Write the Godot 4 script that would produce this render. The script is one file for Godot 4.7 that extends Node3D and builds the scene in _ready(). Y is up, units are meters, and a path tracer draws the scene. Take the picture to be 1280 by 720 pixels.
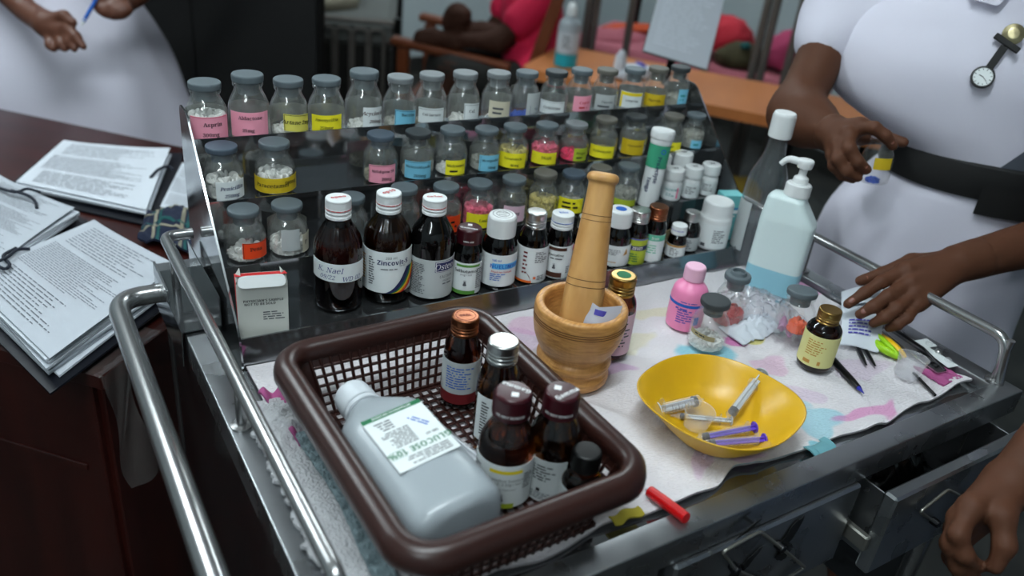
extends Node3D
# A medicine trolley on a hospital ward: a steel rack of jars and bottles, a basket, a mortar, a yellow bowl, nurses at work round it.
# Metres, y up, floor at y = 0; the trolley's tray is at y = 0.85.

const TY := 0.85
const EYE := Vector3(0, 1.45, 0)
const RACK_AT := Vector3(0.201, 0.85, -0.85)   # front left foot of the stepped rack
const RACK_TURN := -0.022754
const LEVEL := [0.0, 1.055, 1.0, 0.936, 0.88]   # tread heights: top, second, third, bottom

var M := {}
var used := {}
var boxes := {}
var fonts := {}
var rng := RandomNumberGenerator.new()


func _ready() -> void:
	rng.seed = 20
	# ---- camera, air, lamps
	var cam := Camera3D.new()
	cam.name = "camera"
	cam.position = EYE
	cam.rotation_degrees = Vector3(-28.543, -34.286, 6.599)
	var lens := CameraAttributesPhysical.new()
	lens.frustum_focal_length = 34.45
	lens.frustum_focus_distance = 1.04
	lens.exposure_aperture = 3.6
	lens.frustum_near = 0.05
	lens.frustum_far = 60.0
	cam.attributes = lens
	cam.fov = 38.41
	add_child(cam)
	cam.current = true
	var we := WorldEnvironment.new()
	we.name = "environment"
	var env := Environment.new()
	env.background_mode = Environment.BG_COLOR
	env.background_color = Color(0.02, 0.021, 0.023)
	env.tonemap_mode = Environment.TONE_MAPPER_LINEAR
	env.tonemap_exposure = 1.2
	env.sdfgi_enabled = true
	env.ssao_enabled = true
	env.ssil_enabled = true
	we.environment = env
	add_child(we)
	setup_fonts()
	setup_materials()
	tube_lamp(Vector3(0.1, 2.74, -0.35), 12.0, 1.6, "fluorescent tube fitting on the ceiling nearest above the trolley")
	tube_lamp(Vector3(-0.65, 2.74, -2.7), 4.0, 2.2, "fluorescent tube fitting on the ceiling above the desk")
	tube_lamp(Vector3(-1.2, 2.74, 0.9), 12.0, 1.2, "fluorescent tube fitting on the ceiling behind the camera")
	tube_lamp(Vector3(2.5, 2.74, -3.3), 0.0, 1.7, "fluorescent tube fitting on the ceiling above the ward cot")
	build_room()
	build_trolley()
	build_rack()
	build_cloths()
	build_jars()
	build_rack_bottles()
	build_tray_things()
	build_basket()
	build_desk()
	build_back()
	build_people()


func tube_lamp(p: Vector3, turn: float, energy: float, label: String) -> void:
	var t := thing("tube_lamp", label, "ceiling lamp", p, deg_to_rad(turn), "fluorescent tube fittings on the ceiling")
	part(t, "housing", box(1.26, 0.06, 0.1, 0.01), M.enamel, at(0, 0.12, 0))
	for s in [-1.0, 1.0]:
		part(t, "lamp_holder", box(0.025, 0.085, 0.035, 0.004), M.enamel, at(0.615 * s, 0.05, 0))
	part(t, "tube", lathe(soft([Vector2(0, -0.6), Vector2(0.013, -0.6), Vector2(0.013, 0.6), Vector2(0, 0.6)], 0.006), 16), M.tube_glow, turned(0, 0.03, 0, 0, 0, 90))
	var l := AreaLight3D.new()
	l.name = "tube_light"
	l.area_size = Vector2(1.2, 0.05)
	l.area_normalize_energy = true
	l.light_energy = energy
	l.light_color = Color(0.93, 0.98, 1.0)
	l.shadow_enabled = true
	l.area_range = 12.0
	l.rotation_degrees = Vector3(-90, 0, 0)
	l.position = Vector3(0, 0.012, 0)
	t.add_child(l)
	for e in [-1.0, 1.0]:   # a bare tube shines to the sides as well
		var q := l.duplicate() as AreaLight3D
		q.light_energy = energy * 0.8
		q.rotation_degrees = Vector3(0, 0, 0)
		q.basis = Basis(Vector3(1, 0, 0), Vector3(0, 0.94, -0.34 * e), Vector3(0, -0.34, -0.94 * e)) if e > 0 else Basis(Vector3(-1, 0, 0), Vector3(0, 0.94, 0.34), Vector3(0, -0.34, 0.94))
		q.position = Vector3(0, 0.032, 0.018 * e)
		t.add_child(q, true)


func setup_fonts() -> void:
	for e in [["sans", "Droid Sans", 400], ["bold", "Droid Sans", 700], ["serif", "Droid Serif", 400], ["serifb", "Droid Serif", 700], ["mono", "Droid Sans Mono", 400]]:
		var f := SystemFont.new()
		f.font_names = PackedStringArray([e[1]])
		f.font_weight = e[2]
		fonts[e[0]] = f


func setup_materials() -> void:
	var fine := noise_tex(0.06, 256, Color(0.25, 0.25, 0.25), Color(0.75, 0.75, 0.75), 3)
	var smear := noise_tex(0.012, 256, Color(0.45, 0.45, 0.45), Color(1, 1, 1), 7, 5)
	var st := mat("steel", Color(0.60, 0.61, 0.62), 0.42, 0.93)
	st.roughness_texture = smear
	st.uv1_triplanar = true
	st.uv1_world_triplanar = true
	st.uv1_scale = Vector3.ONE * 3.0
	var st2 := mat("mirror_steel", Color(0.60, 0.61, 0.62), 0.13, 0.94)
	st2.roughness_texture = smear
	st2.uv1_triplanar = true
	st2.uv1_world_triplanar = true
	st2.uv1_scale = Vector3.ONE * 4.0
	mat("tube_steel", Color(0.64, 0.64, 0.64), 0.24, 0.88)
	mat("wire_steel", Color(0.62, 0.61, 0.58), 0.3, 0.85)
	mat("dark_steel", Color(0.25, 0.25, 0.26), 0.35, 1.0)
	mat("aluminium", Color(0.78, 0.78, 0.77), 0.28, 1.0)
	mat("gold_tin", Color(0.66, 0.53, 0.30), 0.3, 1.0)
	mat("badge_tin", Color(0.62, 0.58, 0.45), 0.3, 0.9)
	mat("copper_tin", Color(0.62, 0.38, 0.26), 0.32, 1.0)
	mat("grease", Color(0.03, 0.028, 0.025), 0.5)
	pane("jar_glass", Color(0.80, 0.82, 0.80), 0.05, 0.03)
	pane("jar_inner", Color(0.80, 0.82, 0.80), 0.04, 0.06)
	pane("clear_plastic", Color(0.9, 0.9, 0.92), 0.16, 0.12)
	pane("film", Color(0.75, 0.72, 0.70), 0.05, 0.12)
	pane("spirit_glass", Color(0.45, 0.47, 0.48), 0.22, 0.04)
	solid_glass("amber_glass", Color(0.42, 0.17, 0.05), 0.03)
	solid_glass("green_amber_glass", Color(0.40, 0.23, 0.07), 0.03)
	mat("syrup", Color(0.03, 0.011, 0.007), 0.25)
	mat("red_syrup", Color(0.27, 0.06, 0.025), 0.3)
	mat("brown_residue", Color(0.23, 0.125, 0.04), 0.4)
	mat("black_bottle", Color(0.018, 0.016, 0.016), 0.045)
	mat("rubber_grey", Color(0.34, 0.38, 0.40), 0.62)
	mat("rubber_blue", Color(0.27, 0.32, 0.37), 0.6)
	mat("rubber_dark", Color(0.19, 0.21, 0.22), 0.6)
	mat("rubber_brown", Color(0.37, 0.36, 0.33), 0.65)
	mat("rubber_light", Color(0.46, 0.48, 0.49), 0.6)
	mat("tablet", Color(0.86, 0.86, 0.84), 0.7)
	mat("tablet_grey", Color(0.62, 0.62, 0.58), 0.75)
	mat("tablet_pink", Color(0.90, 0.36, 0.48), 0.6)
	mat("tablet_hot", Color(0.95, 0.16, 0.38), 0.5)
	mat("tablet_red", Color(0.70, 0.14, 0.14), 0.5)
	mat("tablet_orange", Color(0.92, 0.35, 0.16), 0.5)
	mat("tablet_yellow", Color(0.78, 0.72, 0.42), 0.6)
	mat("tablet_blue", Color(0.2, 0.35, 0.75), 0.5)
	mat("powder", Color(0.60, 0.57, 0.48), 0.9)
	for e in [["paper_pink", Color(0.93, 0.60, 0.68)], ["paper_yellow", Color(0.93, 0.88, 0.12)], ["paper_mustard", Color(0.80, 0.68, 0.07)], ["paper_lemon", Color(0.86, 0.82, 0.36)], ["paper_blue", Color(0.46, 0.74, 0.84)], ["paper_white", Color(0.86, 0.88, 0.88)],
			["paper_beige", Color(0.80, 0.77, 0.68)], ["paper_lime", Color(0.66, 0.72, 0.16)], ["paper_orange", Color(0.94, 0.27, 0.05)], ["paper_rose", Color(0.86, 0.72, 0.78)], ["paper_grey", Color(0.70, 0.72, 0.72)], ["paper_rear", Color(0.47, 0.47, 0.44)], ["paper_cream", Color(0.84, 0.82, 0.55)], ["paper_mint", Color(0.20, 0.58, 0.44)], ["paper_aged", Color(0.62, 0.57, 0.42)]]:
		mat(e[0], e[1], 0.62)
	for e in [["ink", Color(0.04, 0.04, 0.05)], ["ink_grey", Color(0.30, 0.31, 0.33)], ["ink_pale", Color(0.42, 0.43, 0.46)], ["ink_blue", Color(0.10, 0.13, 0.45)], ["ink_navy", Color(0.05, 0.09, 0.32)], ["ink_red", Color(0.75, 0.10, 0.12)], ["ink_green", Color(0.06, 0.42, 0.25)], ["ink_teal", Color(0.15, 0.55, 0.55)],
			["ink_brown", Color(0.28, 0.14, 0.07)], ["ink_white", Color(0.9, 0.9, 0.9)], ["ink_maroon", Color(0.42, 0.05, 0.08)], ["ink_sky", Color(0.35, 0.68, 0.88)], ["ink_cyan", Color(0.05, 0.35, 0.72)], ["ink_orange", Color(0.92, 0.42, 0.08)], ["ink_yellow", Color(0.93, 0.83, 0.10)],
			["ink_leaf", Color(0.32, 0.55, 0.20)], ["ink_pink", Color(0.90, 0.42, 0.58)], ["ink_mint", Color(0.36, 0.70, 0.58)], ["ink_lime", Color(0.62, 0.68, 0.10)], ["ink_ochre", Color(0.72, 0.52, 0.22)], ["ink_violet", Color(0.30, 0.28, 0.66)]]:
		mat(e[0], e[1], 0.6)
	mat("cap_white", Color(0.86, 0.87, 0.87), 0.4)
	mat("cap_milky", Color(0.76, 0.78, 0.80), 0.45)
	mat("cap_black", Color(0.03, 0.03, 0.032), 0.4)
	mat("cap_maroon", Color(0.22, 0.035, 0.075), 0.3)
	mat("pink_plastic", Color(0.93, 0.53, 0.70), 0.35)
	mat("pink_pale", Color(0.93, 0.72, 0.82), 0.35)
	mat("tub_white", Color(0.84, 0.85, 0.85), 0.42)
	var gl := mat("frosted_plastic", Color(0.64, 0.67, 0.69), 0.28)
	gl.backlight_enabled = true
	gl.backlight = Color(0.55, 0.57, 0.58)
	mat("sanitizer_plastic", Color(0.80, 0.86, 0.86), 0.4)
	mat("sanitizer_liquid", Color(0.54, 0.74, 0.80), 0.35)
	mat("carton_white", Color(0.76, 0.77, 0.74), 0.6)
	mat("carton_red", Color(0.78, 0.06, 0.10), 0.55)
	mat("carton_teal", Color(0.42, 0.72, 0.73), 0.55)
	mat("basket_brown", Color(0.185, 0.09, 0.072), 0.34)
	mat("bowl_yellow", Color(0.84, 0.65, 0.09), 0.33)
	mat("red_plastic", Color(0.75, 0.03, 0.06), 0.35)
	mat("violet_plastic", Color(0.40, 0.28, 0.78), 0.35)
	mat("lime_plastic", Color(0.60, 0.80, 0.06), 0.4)
	mat("yellow_plastic", Color(0.93, 0.72, 0.05), 0.4)
	mat("black_plastic", Color(0.02, 0.02, 0.022), 0.35)
	mat("blue_plastic", Color(0.05, 0.08, 0.55), 0.35)
	var wood := mat("turned_wood", Color(1, 1, 1), 0.42)
	wood.albedo_texture = noise_tex(0.03, 256, Color(0.62, 0.41, 0.20), Color(0.84, 0.63, 0.37), 11, 4, 5.0)
	wood.uv1_triplanar = true
	wood.uv1_scale = Vector3(6, 6, 6)
	var wood2 := mat("pale_wood", Color(1, 1, 1), 0.45)
	wood2.albedo_texture = noise_tex(0.03, 256, Color(0.70, 0.50, 0.27), Color(0.83, 0.64, 0.40), 12, 4, 0.25)
	wood2.uv1_triplanar = true
	wood2.uv1_scale = Vector3(5, 5, 5)
	mat("wood_groove", Color(0.30, 0.16, 0.06), 0.7)
	var dw := mat("desk_wood", Color(1, 1, 1), 0.32)
	dw.albedo_texture = noise_tex(0.02, 256, Color(0.15, 0.04, 0.028), Color(0.25, 0.085, 0.06), 13, 4, 0.15)
	dw.uv1_triplanar = true
	dw.uv1_scale = Vector3(2, 2, 2)
	var ow := mat("orange_wood", Color(1, 1, 1), 0.45)
	ow.albedo_texture = noise_tex(0.02, 256, Color(0.70, 0.41, 0.21), Color(0.78, 0.48, 0.26), 14, 4, 0.2)
	ow.uv1_triplanar = true
	mat("chair_wood", Color(0.40, 0.19, 0.075), 0.4)
	mat("enamel", Color(0.82, 0.83, 0.82), 0.45)
	var tg := mat("tube_glow", Color(0.9, 0.95, 1.0), 0.4)
	tg.emission_enabled = true
	tg.emission = Color(0.93, 0.98, 1.0)
	tg.emission_energy_multiplier = 9.0
	bumped(mat("wall_paint", Color(0.64, 0.68, 0.69), 0.75), fine, 0.06, 3.0)
	mat("ceiling_paint", Color(0.78, 0.79, 0.78), 0.85)
	var fl := mat("floor_cement", Color(1, 1, 1), 0.5)
	fl.albedo_texture = noise_tex(0.015, 256, Color(0.10, 0.10, 0.095), Color(0.20, 0.195, 0.18), 17)
	fl.uv1_triplanar = true
	fl.uv1_world_triplanar = true
	var sk := mat("skin_dark", Color(0.33, 0.20, 0.135), 0.62, 0.0, 0.35)
	sk.subsurf_scatter_enabled = true
	sk.subsurf_scatter_strength = 0.08
	mat("skin_deep", Color(0.24, 0.14, 0.10), 0.75, 0.0, 0.3)
	mat("nail", Color(0.46, 0.27, 0.22), 0.35)
	mat("hair", Color(0.018, 0.015, 0.014), 0.5)
	bumped(mat("uniform_white", Color(0.82, 0.81, 0.86), 0.85), fine, 0.03, 40.0)
	mat("uniform_grey", Color(0.32, 0.34, 0.38), 0.85)
	mat("belt_black", Color(0.012, 0.012, 0.013), 0.7)
	mat("gown_blue", Color(0.40, 0.44, 0.52), 0.85)
	mat("shirt_pink", Color(0.80, 0.07, 0.26), 0.85)
	mat("shirt_rose", Color(0.55, 0.24, 0.32), 0.85)
	mat("navy_board", Color(0.018, 0.028, 0.075), 0.45)
	mat("sheet", Color(0.80, 0.82, 0.85), 0.75)
	mat("sheet_edge", Color(0.70, 0.72, 0.75), 0.8)
	mat("cord_blue", Color(0.03, 0.07, 0.14), 0.7)
	mat("black_board", Color(0.006, 0.006, 0.007), 0.8)
	mat("iron_dark", Color(0.10, 0.095, 0.09), 0.4, 0.6)
	mat("iron_grey", Color(0.40, 0.38, 0.36), 0.45, 0.3)
	for e in [["cloth_red", Color(0.72, 0.13, 0.20)], ["cloth_pink", Color(0.62, 0.20, 0.35)], ["cloth_dark", Color(0.07, 0.065, 0.05)], ["cloth_olive", Color(0.22, 0.20, 0.10)], ["cloth_yellow", Color(0.55, 0.45, 0.10)], ["cloth_orange", Color(0.70, 0.26, 0.10)], ["cloth_grey", Color(0.35, 0.36, 0.35)], ["cloth_teal", Color(0.05, 0.30, 0.30)], ["cloth_rose", Color(0.62, 0.33, 0.38)], ["cloth_pale", Color(0.55, 0.53, 0.46)], ["cloth_navy", Color(0.06, 0.10, 0.20)]]:
		mat(e[0], e[1], 0.9)
	var tw := mat("terry", Color(1, 1, 1), 0.95)
	tw.albedo_texture = towel_print()
	tw.heightmap_enabled = true
	tw.heightmap_texture = noise_tex(0.25, 512, Color(0, 0, 0), Color(1, 1, 1), 31, 3)
	tw.heightmap_scale = 0.12
	tw.uv1_scale = Vector3(1, 1, 1)
	bumped(mat("fluff", Color(0.74, 0.74, 0.75), 0.95), noise_tex(0.12, 256, Color(0, 0, 0), Color(1, 1, 1), 32, 3), 0.3, 8.0)
	bumped(mat("fluff_teal", Color(0.50, 0.57, 0.59), 0.95), noise_tex(0.12, 256, Color(0, 0, 0), Color(1, 1, 1), 33, 3), 0.3, 8.0)
	mat("magenta_cloth", Color(0.64, 0.30, 0.50), 0.9)
	mat("teal_cloth", Color(0.42, 0.64, 0.68), 0.9)


func towel_print() -> ImageTexture:   # printed cotton: pale ground with soft aqua, pink, lemon and lilac shapes (x right, y towards the back)
	var w := 512
	var h := 256
	var im := Image.create(w, h, false, Image.FORMAT_RGB8)
	var n := FastNoiseLite.new()
	n.seed = 9
	n.frequency = 0.012
	n.fractal_octaves = 3
	var aqua := Color(0.50, 0.74, 0.80)
	var pink := Color(0.80, 0.42, 0.66)
	var lemon := Color(0.82, 0.78, 0.42)
	var lilac := Color(0.76, 0.62, 0.76)
	var blobs := PRINT_BLOBS
	for y in h:
		for x in w:
			var px := 0.15 + 0.98 * x / w
			var pz := -0.83 + 0.42 * y / h
			var c := Color(0.83, 0.81, 0.82)
			var wx := n.get_noise_2d(x, y) * 0.03
			var wz := n.get_noise_2d(x + 900, y) * 0.03
			for b in blobs:
				var d := Vector2((px + wx - b[0]) / b[2], (pz + wz - b[1]) / b[3]).rotated(b[4]).length()
				var col: Color = [aqua, pink, lemon, lilac][b[5]]
				c = c.lerp(col, b[6] * (1.0 - smoothstep(0.82, 1.08, d)))
			im.set_pixel(x, y, c)
	return ImageTexture.create_from_image(im)
# ---------------------------------------------------------------- helpers: names
func numbered(called: String) -> String:
	var k: int = used.get(called, 0)
	used[called] = k + 1
	return called if k == 0 else "%s_%03d" % [called, k]


func tag(o: Node3D, label: String, category: String, group := "") -> void:
	o.set_meta("label", label)
	o.set_meta("category", category)
	if group != "":
		o.set_meta("group", group)


func thing(called: String, label: String, category: String, at := Vector3.ZERO, turn := 0.0, group := "") -> Node3D:
	var o := Node3D.new()
	o.name = numbered(called)
	add_child(o)
	o.position = at
	o.rotation.y = turn
	tag(o, label, category, group)
	return o


func part(parent: Node3D, called: String, mesh: Mesh, m: Material, xf := Transform3D()) -> MeshInstance3D:
	var i := MeshInstance3D.new()
	i.name = called
	i.mesh = mesh
	i.material_override = m
	i.transform = xf

	parent.add_child(i, true)
	return i


func single(called: String, mesh: Mesh, m: Material, label: String, category: String, xf := Transform3D(), group := "") -> MeshInstance3D:
	var i := part(self, numbered(called), mesh, m, xf)
	tag(i, label, category, group)
	return i


func struct(called: String, mesh: Mesh, m: Material, at := Vector3.ZERO) -> MeshInstance3D:
	var i := part(self, called, mesh, m, Transform3D(Basis(), at))
	i.set_meta("kind", "structure")
	return i


func at(x: float, y: float, z: float) -> Transform3D:
	return Transform3D(Basis(), Vector3(x, y, z))


func turned(x: float, y: float, z: float, rx := 0.0, ry := 0.0, rz := 0.0) -> Transform3D:
	return Transform3D(Basis.from_euler(Vector3(deg_to_rad(rx), deg_to_rad(ry), deg_to_rad(rz))), Vector3(x, y, z))


func aim(origin: Vector3, up: Vector3, front := Vector3.ZERO) -> Transform3D:   # y axis along up, z axis as near to front as can be
	var y := up.normalized()
	var f := front if front.length() > 0.001 else (Vector3(0, 0, 1) if absf(y.z) < 0.9 else Vector3(1, 0, 0))
	var x := y.cross(f).normalized()
	return Transform3D(Basis(x, y, x.cross(y)), origin)


# ---------------------------------------------------------------- helpers: materials
func mat(called: String, color: Color, rough := 0.6, metal := 0.0, spec := 0.5) -> StandardMaterial3D:
	var m := StandardMaterial3D.new()
	m.resource_name = called
	m.albedo_color = color
	m.roughness = rough
	m.metallic = metal
	m.metallic_specular = spec
	M[called] = m
	return m


func pane(called: String, color: Color, alpha: float, rough := 0.04) -> StandardMaterial3D:
	var m := mat(called, Color(color.r, color.g, color.b, alpha), rough)
	m.transparency = BaseMaterial3D.TRANSPARENCY_ALPHA
	m.cull_mode = BaseMaterial3D.CULL_DISABLED
	return m


func solid_glass(called: String, color: Color, rough := 0.03, scale := 0.05) -> StandardMaterial3D:
	var m := mat(called, Color(color.r, color.g, color.b, 0.0), rough)
	m.refraction_enabled = true
	m.refraction_scale = scale
	return m


func noise_tex(freq: float, size: int, lo: Color, hi: Color, seed_: int, oct := 4, stretch := 1.0) -> ImageTexture:
	var n := FastNoiseLite.new()
	n.seed = seed_
	n.frequency = freq
	n.fractal_octaves = oct
	var im := Image.create(size, size, false, Image.FORMAT_RGB8)
	for y in size:
		for x in size:
			# four-way blend so that the tile repeats without a seam
			var fx := float(x) / size
			var fy := float(y) / size
			var ys := y * stretch
			var a := n.get_noise_2d(x, ys)
			var b := n.get_noise_2d(x - size, ys)
			var c := n.get_noise_2d(x, ys - size * stretch)
			var d := n.get_noise_2d(x - size, ys - size * stretch)
			var v := lerpf(lerpf(a, b, fx), lerpf(c, d, fx), fy)
			im.set_pixel(x, y, lo.lerp(hi, clampf(v * 1.1 + 0.5, 0, 1)))
	return ImageTexture.create_from_image(im)


func bumped(m: StandardMaterial3D, tex: Texture2D, relief_cm: float, scale: float) -> StandardMaterial3D:
	m.heightmap_enabled = true
	m.heightmap_texture = tex
	m.heightmap_scale = relief_cm
	m.uv1_triplanar = true
	m.uv1_world_triplanar = true
	m.uv1_scale = Vector3.ONE * scale
	return m


# ---------------------------------------------------------------- helpers: meshes
func raw(v: PackedVector3Array, n: PackedVector3Array, uv: PackedVector2Array, idx: PackedInt32Array) -> ArrayMesh:
	var arr := []
	arr.resize(Mesh.ARRAY_MAX)
	arr[Mesh.ARRAY_VERTEX] = v
	arr[Mesh.ARRAY_NORMAL] = n
	if uv.size() == v.size():
		arr[Mesh.ARRAY_TEX_UV] = uv
	arr[Mesh.ARRAY_INDEX] = idx
	var me := ArrayMesh.new()
	me.add_surface_from_arrays(Mesh.PRIMITIVE_TRIANGLES, arr)
	return me


# rows of points; the outside is on the side of (next row) x (next column)
func grid(rows: Array, wrap := false, cap_a := false, cap_b := false, flip := false) -> ArrayMesh:
	var n: int = rows[0].size()
	var m: int = rows.size()
	var cols: int = n + (1 if wrap else 0)
	var v := PackedVector3Array()
	var uv := PackedVector2Array()
	for j in m:
		var row: PackedVector3Array = rows[j]
		for i in cols:
			v.append(row[i % n])
			uv.append(Vector2(float(i) / (cols - 1), float(j) / maxi(m - 1, 1)))
	var nm := PackedVector3Array()
	nm.resize(v.size())
	var idx := PackedInt32Array()
	var s := -1.0 if flip else 1.0
	for j in m - 1:
		for i in cols - 1:
			var a := j * cols + i
			var b := a + 1
			var c := a + cols
			var d := c + 1
			var fn := (v[d] - v[a]).cross(v[b] - v[c]) * s
			if fn.length_squared() < 1e-22:
				continue
			nm[a] += fn
			nm[b] += fn
			nm[c] += fn
			nm[d] += fn
			if flip:
				idx.append_array([a, c, b, b, c, d])
			else:
				idx.append_array([a, b, c, b, d, c])
	for j in m:
		if wrap:
			var t := nm[j * cols] + nm[j * cols + cols - 1]
			nm[j * cols] = t
			nm[j * cols + cols - 1] = t
	for k in nm.size():
		nm[k] = nm[k].normalized() if nm[k].length_squared() > 0 else Vector3.UP
	for e in 2:
		if not (cap_a if e == 0 else cap_b):
			continue
		var r: PackedVector3Array = rows[0 if e == 0 else m - 1]
		var c0 := Vector3.ZERO
		for p in r:
			c0 += p
		c0 /= r.size()
		var fn := Vector3.ZERO
		for i in n:
			fn += (r[i] - c0).cross(r[(i + 1) % n] - c0)
		fn = fn.normalized()
		var out := fn if (e == 0) != flip else -fn
		var start := v.size()
		v.append(c0)
		nm.append(out)
		uv.append(Vector2(0.5, 0.5))
		for i in n:
			v.append(r[i])
			nm.append(out)
			uv.append(Vector2(0.5, 0.5))
		for i in n:
			var p := start + 1 + i
			var q := start + 1 + (i + 1) % n
			if (e == 0) != flip:
				idx.append_array([start, q, p])
			else:
				idx.append_array([start, p, q])
	return raw(v, nm, uv, idx)


func ring(r: float, y: float, segs: int, sx := 1.0, sz := 1.0) -> PackedVector3Array:
	var o := PackedVector3Array()
	for i in segs:
		var a := TAU * i / segs
		o.append(Vector3(r * cos(a) * sx, y, r * sin(a) * sz))
	return o


# a profile of (radius, height) turned round y; corners sharper than 38 degrees stay sharp
func lathe(prof: Array, segs := 32, sx := 1.0, sz := 1.0) -> ArrayMesh:
	var rows := []
	for k in prof.size():
		var p: Vector2 = prof[k]
		var rr := ring(maxf(p.x, 0.00002), p.y, segs, sx, sz)
		rows.append(rr)
		if k > 0 and k < prof.size() - 1:
			var d1: Vector2 = (p - prof[k - 1]).normalized()
			var d2: Vector2 = (prof[k + 1] - p).normalized()
			if d1.dot(d2) < 0.78:
				rows.append(rr)
	return grid(rows, true)


# rounds the corners of a profile
func soft(prof: Array, r: float, n := 3) -> Array:
	var o := [prof[0]]
	for k in range(1, prof.size() - 1):
		var p: Vector2 = prof[k]
		var a: Vector2 = prof[k - 1] - p
		var b: Vector2 = prof[k + 1] - p
		var ra := minf(r, a.length() * 0.45)
		var rb := minf(r, b.length() * 0.45)
		var pa := p + a.normalized() * ra
		var pb := p + b.normalized() * rb
		for i in n + 1:
			var t := float(i) / n
			o.append(pa.lerp(p, t).lerp(p.lerp(pb, t), t))
	o.append(prof[-1])
	return o


func polys(list: Array, inside: Vector3) -> ArrayMesh:   # flat convex faces round a point inside
	var v := PackedVector3Array()
	var nm := PackedVector3Array()
	var uv := PackedVector2Array()
	var idx := PackedInt32Array()
	for f in list:
		var c := Vector3.ZERO
		for p in f:
			c += p
		c /= f.size()
		var fn: Vector3 = ((f[1] - f[0]).cross(f[2] - f[0])).normalized()
		var ccw := fn.dot(c - inside) > 0
		if not ccw:
			fn = -fn
		var s := v.size()
		for p in f:
			v.append(p)
			nm.append(fn)
			uv.append(Vector2(p.x + p.z, p.y))
		for i in range(1, f.size() - 1):
			if ccw:
				idx.append_array([s, s + i + 1, s + i])
			else:
				idx.append_array([s, s + i, s + i + 1])
	return raw(v, nm, uv, idx)


func box(x: float, y: float, z: float, bev := 0.002) -> ArrayMesh:   # centred, chamfered
	var key := "%.5f %.5f %.5f %.5f" % [x, y, z, bev]
	if boxes.has(key):
		return boxes[key]
	var h := Vector3(x, y, z) / 2.0
	var b := minf(bev, minf(h.x, minf(h.y, h.z)) * 0.49)
	var list := []
	for ax in 3:
		var u := (ax + 1) % 3
		var w := (ax + 2) % 3
		for s in [-1.0, 1.0]:
			var f := []
			for q in [[-1, -1], [1, -1], [1, 1], [-1, 1]]:
				var p := Vector3.ZERO
				p[ax] = h[ax] * s
				p[u] = (h[u] - b) * q[0]
				p[w] = (h[w] - b) * q[1]
				f.append(p)
			list.append(f)
		for s in [-1.0, 1.0]:
			for t in [-1.0, 1.0]:
				var f := []
				for q in [[0, -1], [0, 1], [1, 1], [1, -1]]:
					var p := Vector3.ZERO
					p[u] = (h[u] if q[0] == 0 else h[u] - b) * s
					p[w] = (h[w] - b if q[0] == 0 else h[w]) * t
					p[ax] = (h[ax] - b) * q[1]
					f.append(p)
				list.append(f)
	for sx in [-1.0, 1.0]:
		for sy in [-1.0, 1.0]:
			for sz in [-1.0, 1.0]:
				list.append([Vector3(h.x * sx, (h.y - b) * sy, (h.z - b) * sz), Vector3((h.x - b) * sx, h.y * sy, (h.z - b) * sz), Vector3((h.x - b) * sx, (h.y - b) * sy, h.z * sz)])
	boxes[key] = polys(list, Vector3.ZERO)
	return boxes[key]


func prism(outline: Array, depth: float) -> ArrayMesh:   # outline in x, y; from z = 0 to depth
	var pts := PackedVector2Array(outline)
	if Geometry2D.is_polygon_clockwise(pts):
		pts.reverse()
	var tri := Geometry2D.triangulate_polygon(pts)
	var v := PackedVector3Array()
	var nm := PackedVector3Array()
	var idx := PackedInt32Array()
	var n := pts.size()
	for e in 2:
		var s := v.size()
		for p in pts:
			v.append(Vector3(p.x, p.y, depth * e))
			nm.append(Vector3(0, 0, 1 if e == 1 else -1))
		for k in range(0, tri.size(), 3):
			var a := tri[k]
			var b := tri[k + 1]
			var c := tri[k + 2]
			if (pts[b] - pts[a]).cross(pts[c] - pts[a]) < 0:
				var t := b
				b = c
				c = t
			if e == 1:
				idx.append_array([s + a, s + c, s + b])
			else:
				idx.append_array([s + a, s + b, s + c])
	for i in n:
		var p := pts[i]
		var q := pts[(i + 1) % n]
		var d := (q - p).normalized()
		var fn := Vector3(d.y, -d.x, 0)
		var s := v.size()
		v.append_array([Vector3(p.x, p.y, 0), Vector3(q.x, q.y, 0), Vector3(q.x, q.y, depth), Vector3(p.x, p.y, depth)])
		nm.append_array([fn, fn, fn, fn])
		idx.append_array([s, s + 2, s + 1, s, s + 3, s + 2])
	return raw(v, nm, PackedVector2Array(), idx)


func curve(pts: Array, sub := 6, closed := false) -> Array:   # Catmull-Rom through the points
	var o := []
	var n := pts.size()
	for i in (n if closed else n - 1):
		var p0: Vector3 = pts[(i - 1 + n) % n] if closed or i > 0 else pts[0] * 2.0 - pts[1]
		var p1: Vector3 = pts[i]
		var p2: Vector3 = pts[(i + 1) % n]
		var p3: Vector3 = pts[(i + 2) % n] if closed or i < n - 2 else pts[n - 1] * 2.0 - pts[n - 2]
		for k in sub:
			o.append(p1.cubic_interpolate(p2, p0, p3, float(k) / sub))
	if not closed:
		o.append(pts[n - 1])
	return o


func bend_path(pts: Array, r: float, sub := 6) -> Array:   # straight runs with rounded corners
	var o := [pts[0]]
	for k in range(1, pts.size() - 1):
		var p: Vector3 = pts[k]
		var a: Vector3 = pts[k - 1] - p
		var b: Vector3 = pts[k + 1] - p
		var pa := p + a.normalized() * minf(r, a.length() * 0.48)
		var pb := p + b.normalized() * minf(r, b.length() * 0.48)
		for i in sub + 1:
			var t := float(i) / sub
			o.append(pa.lerp(p, t).lerp(p.lerp(pb, t), t))
	o.append(pts[-1])
	return o


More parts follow.
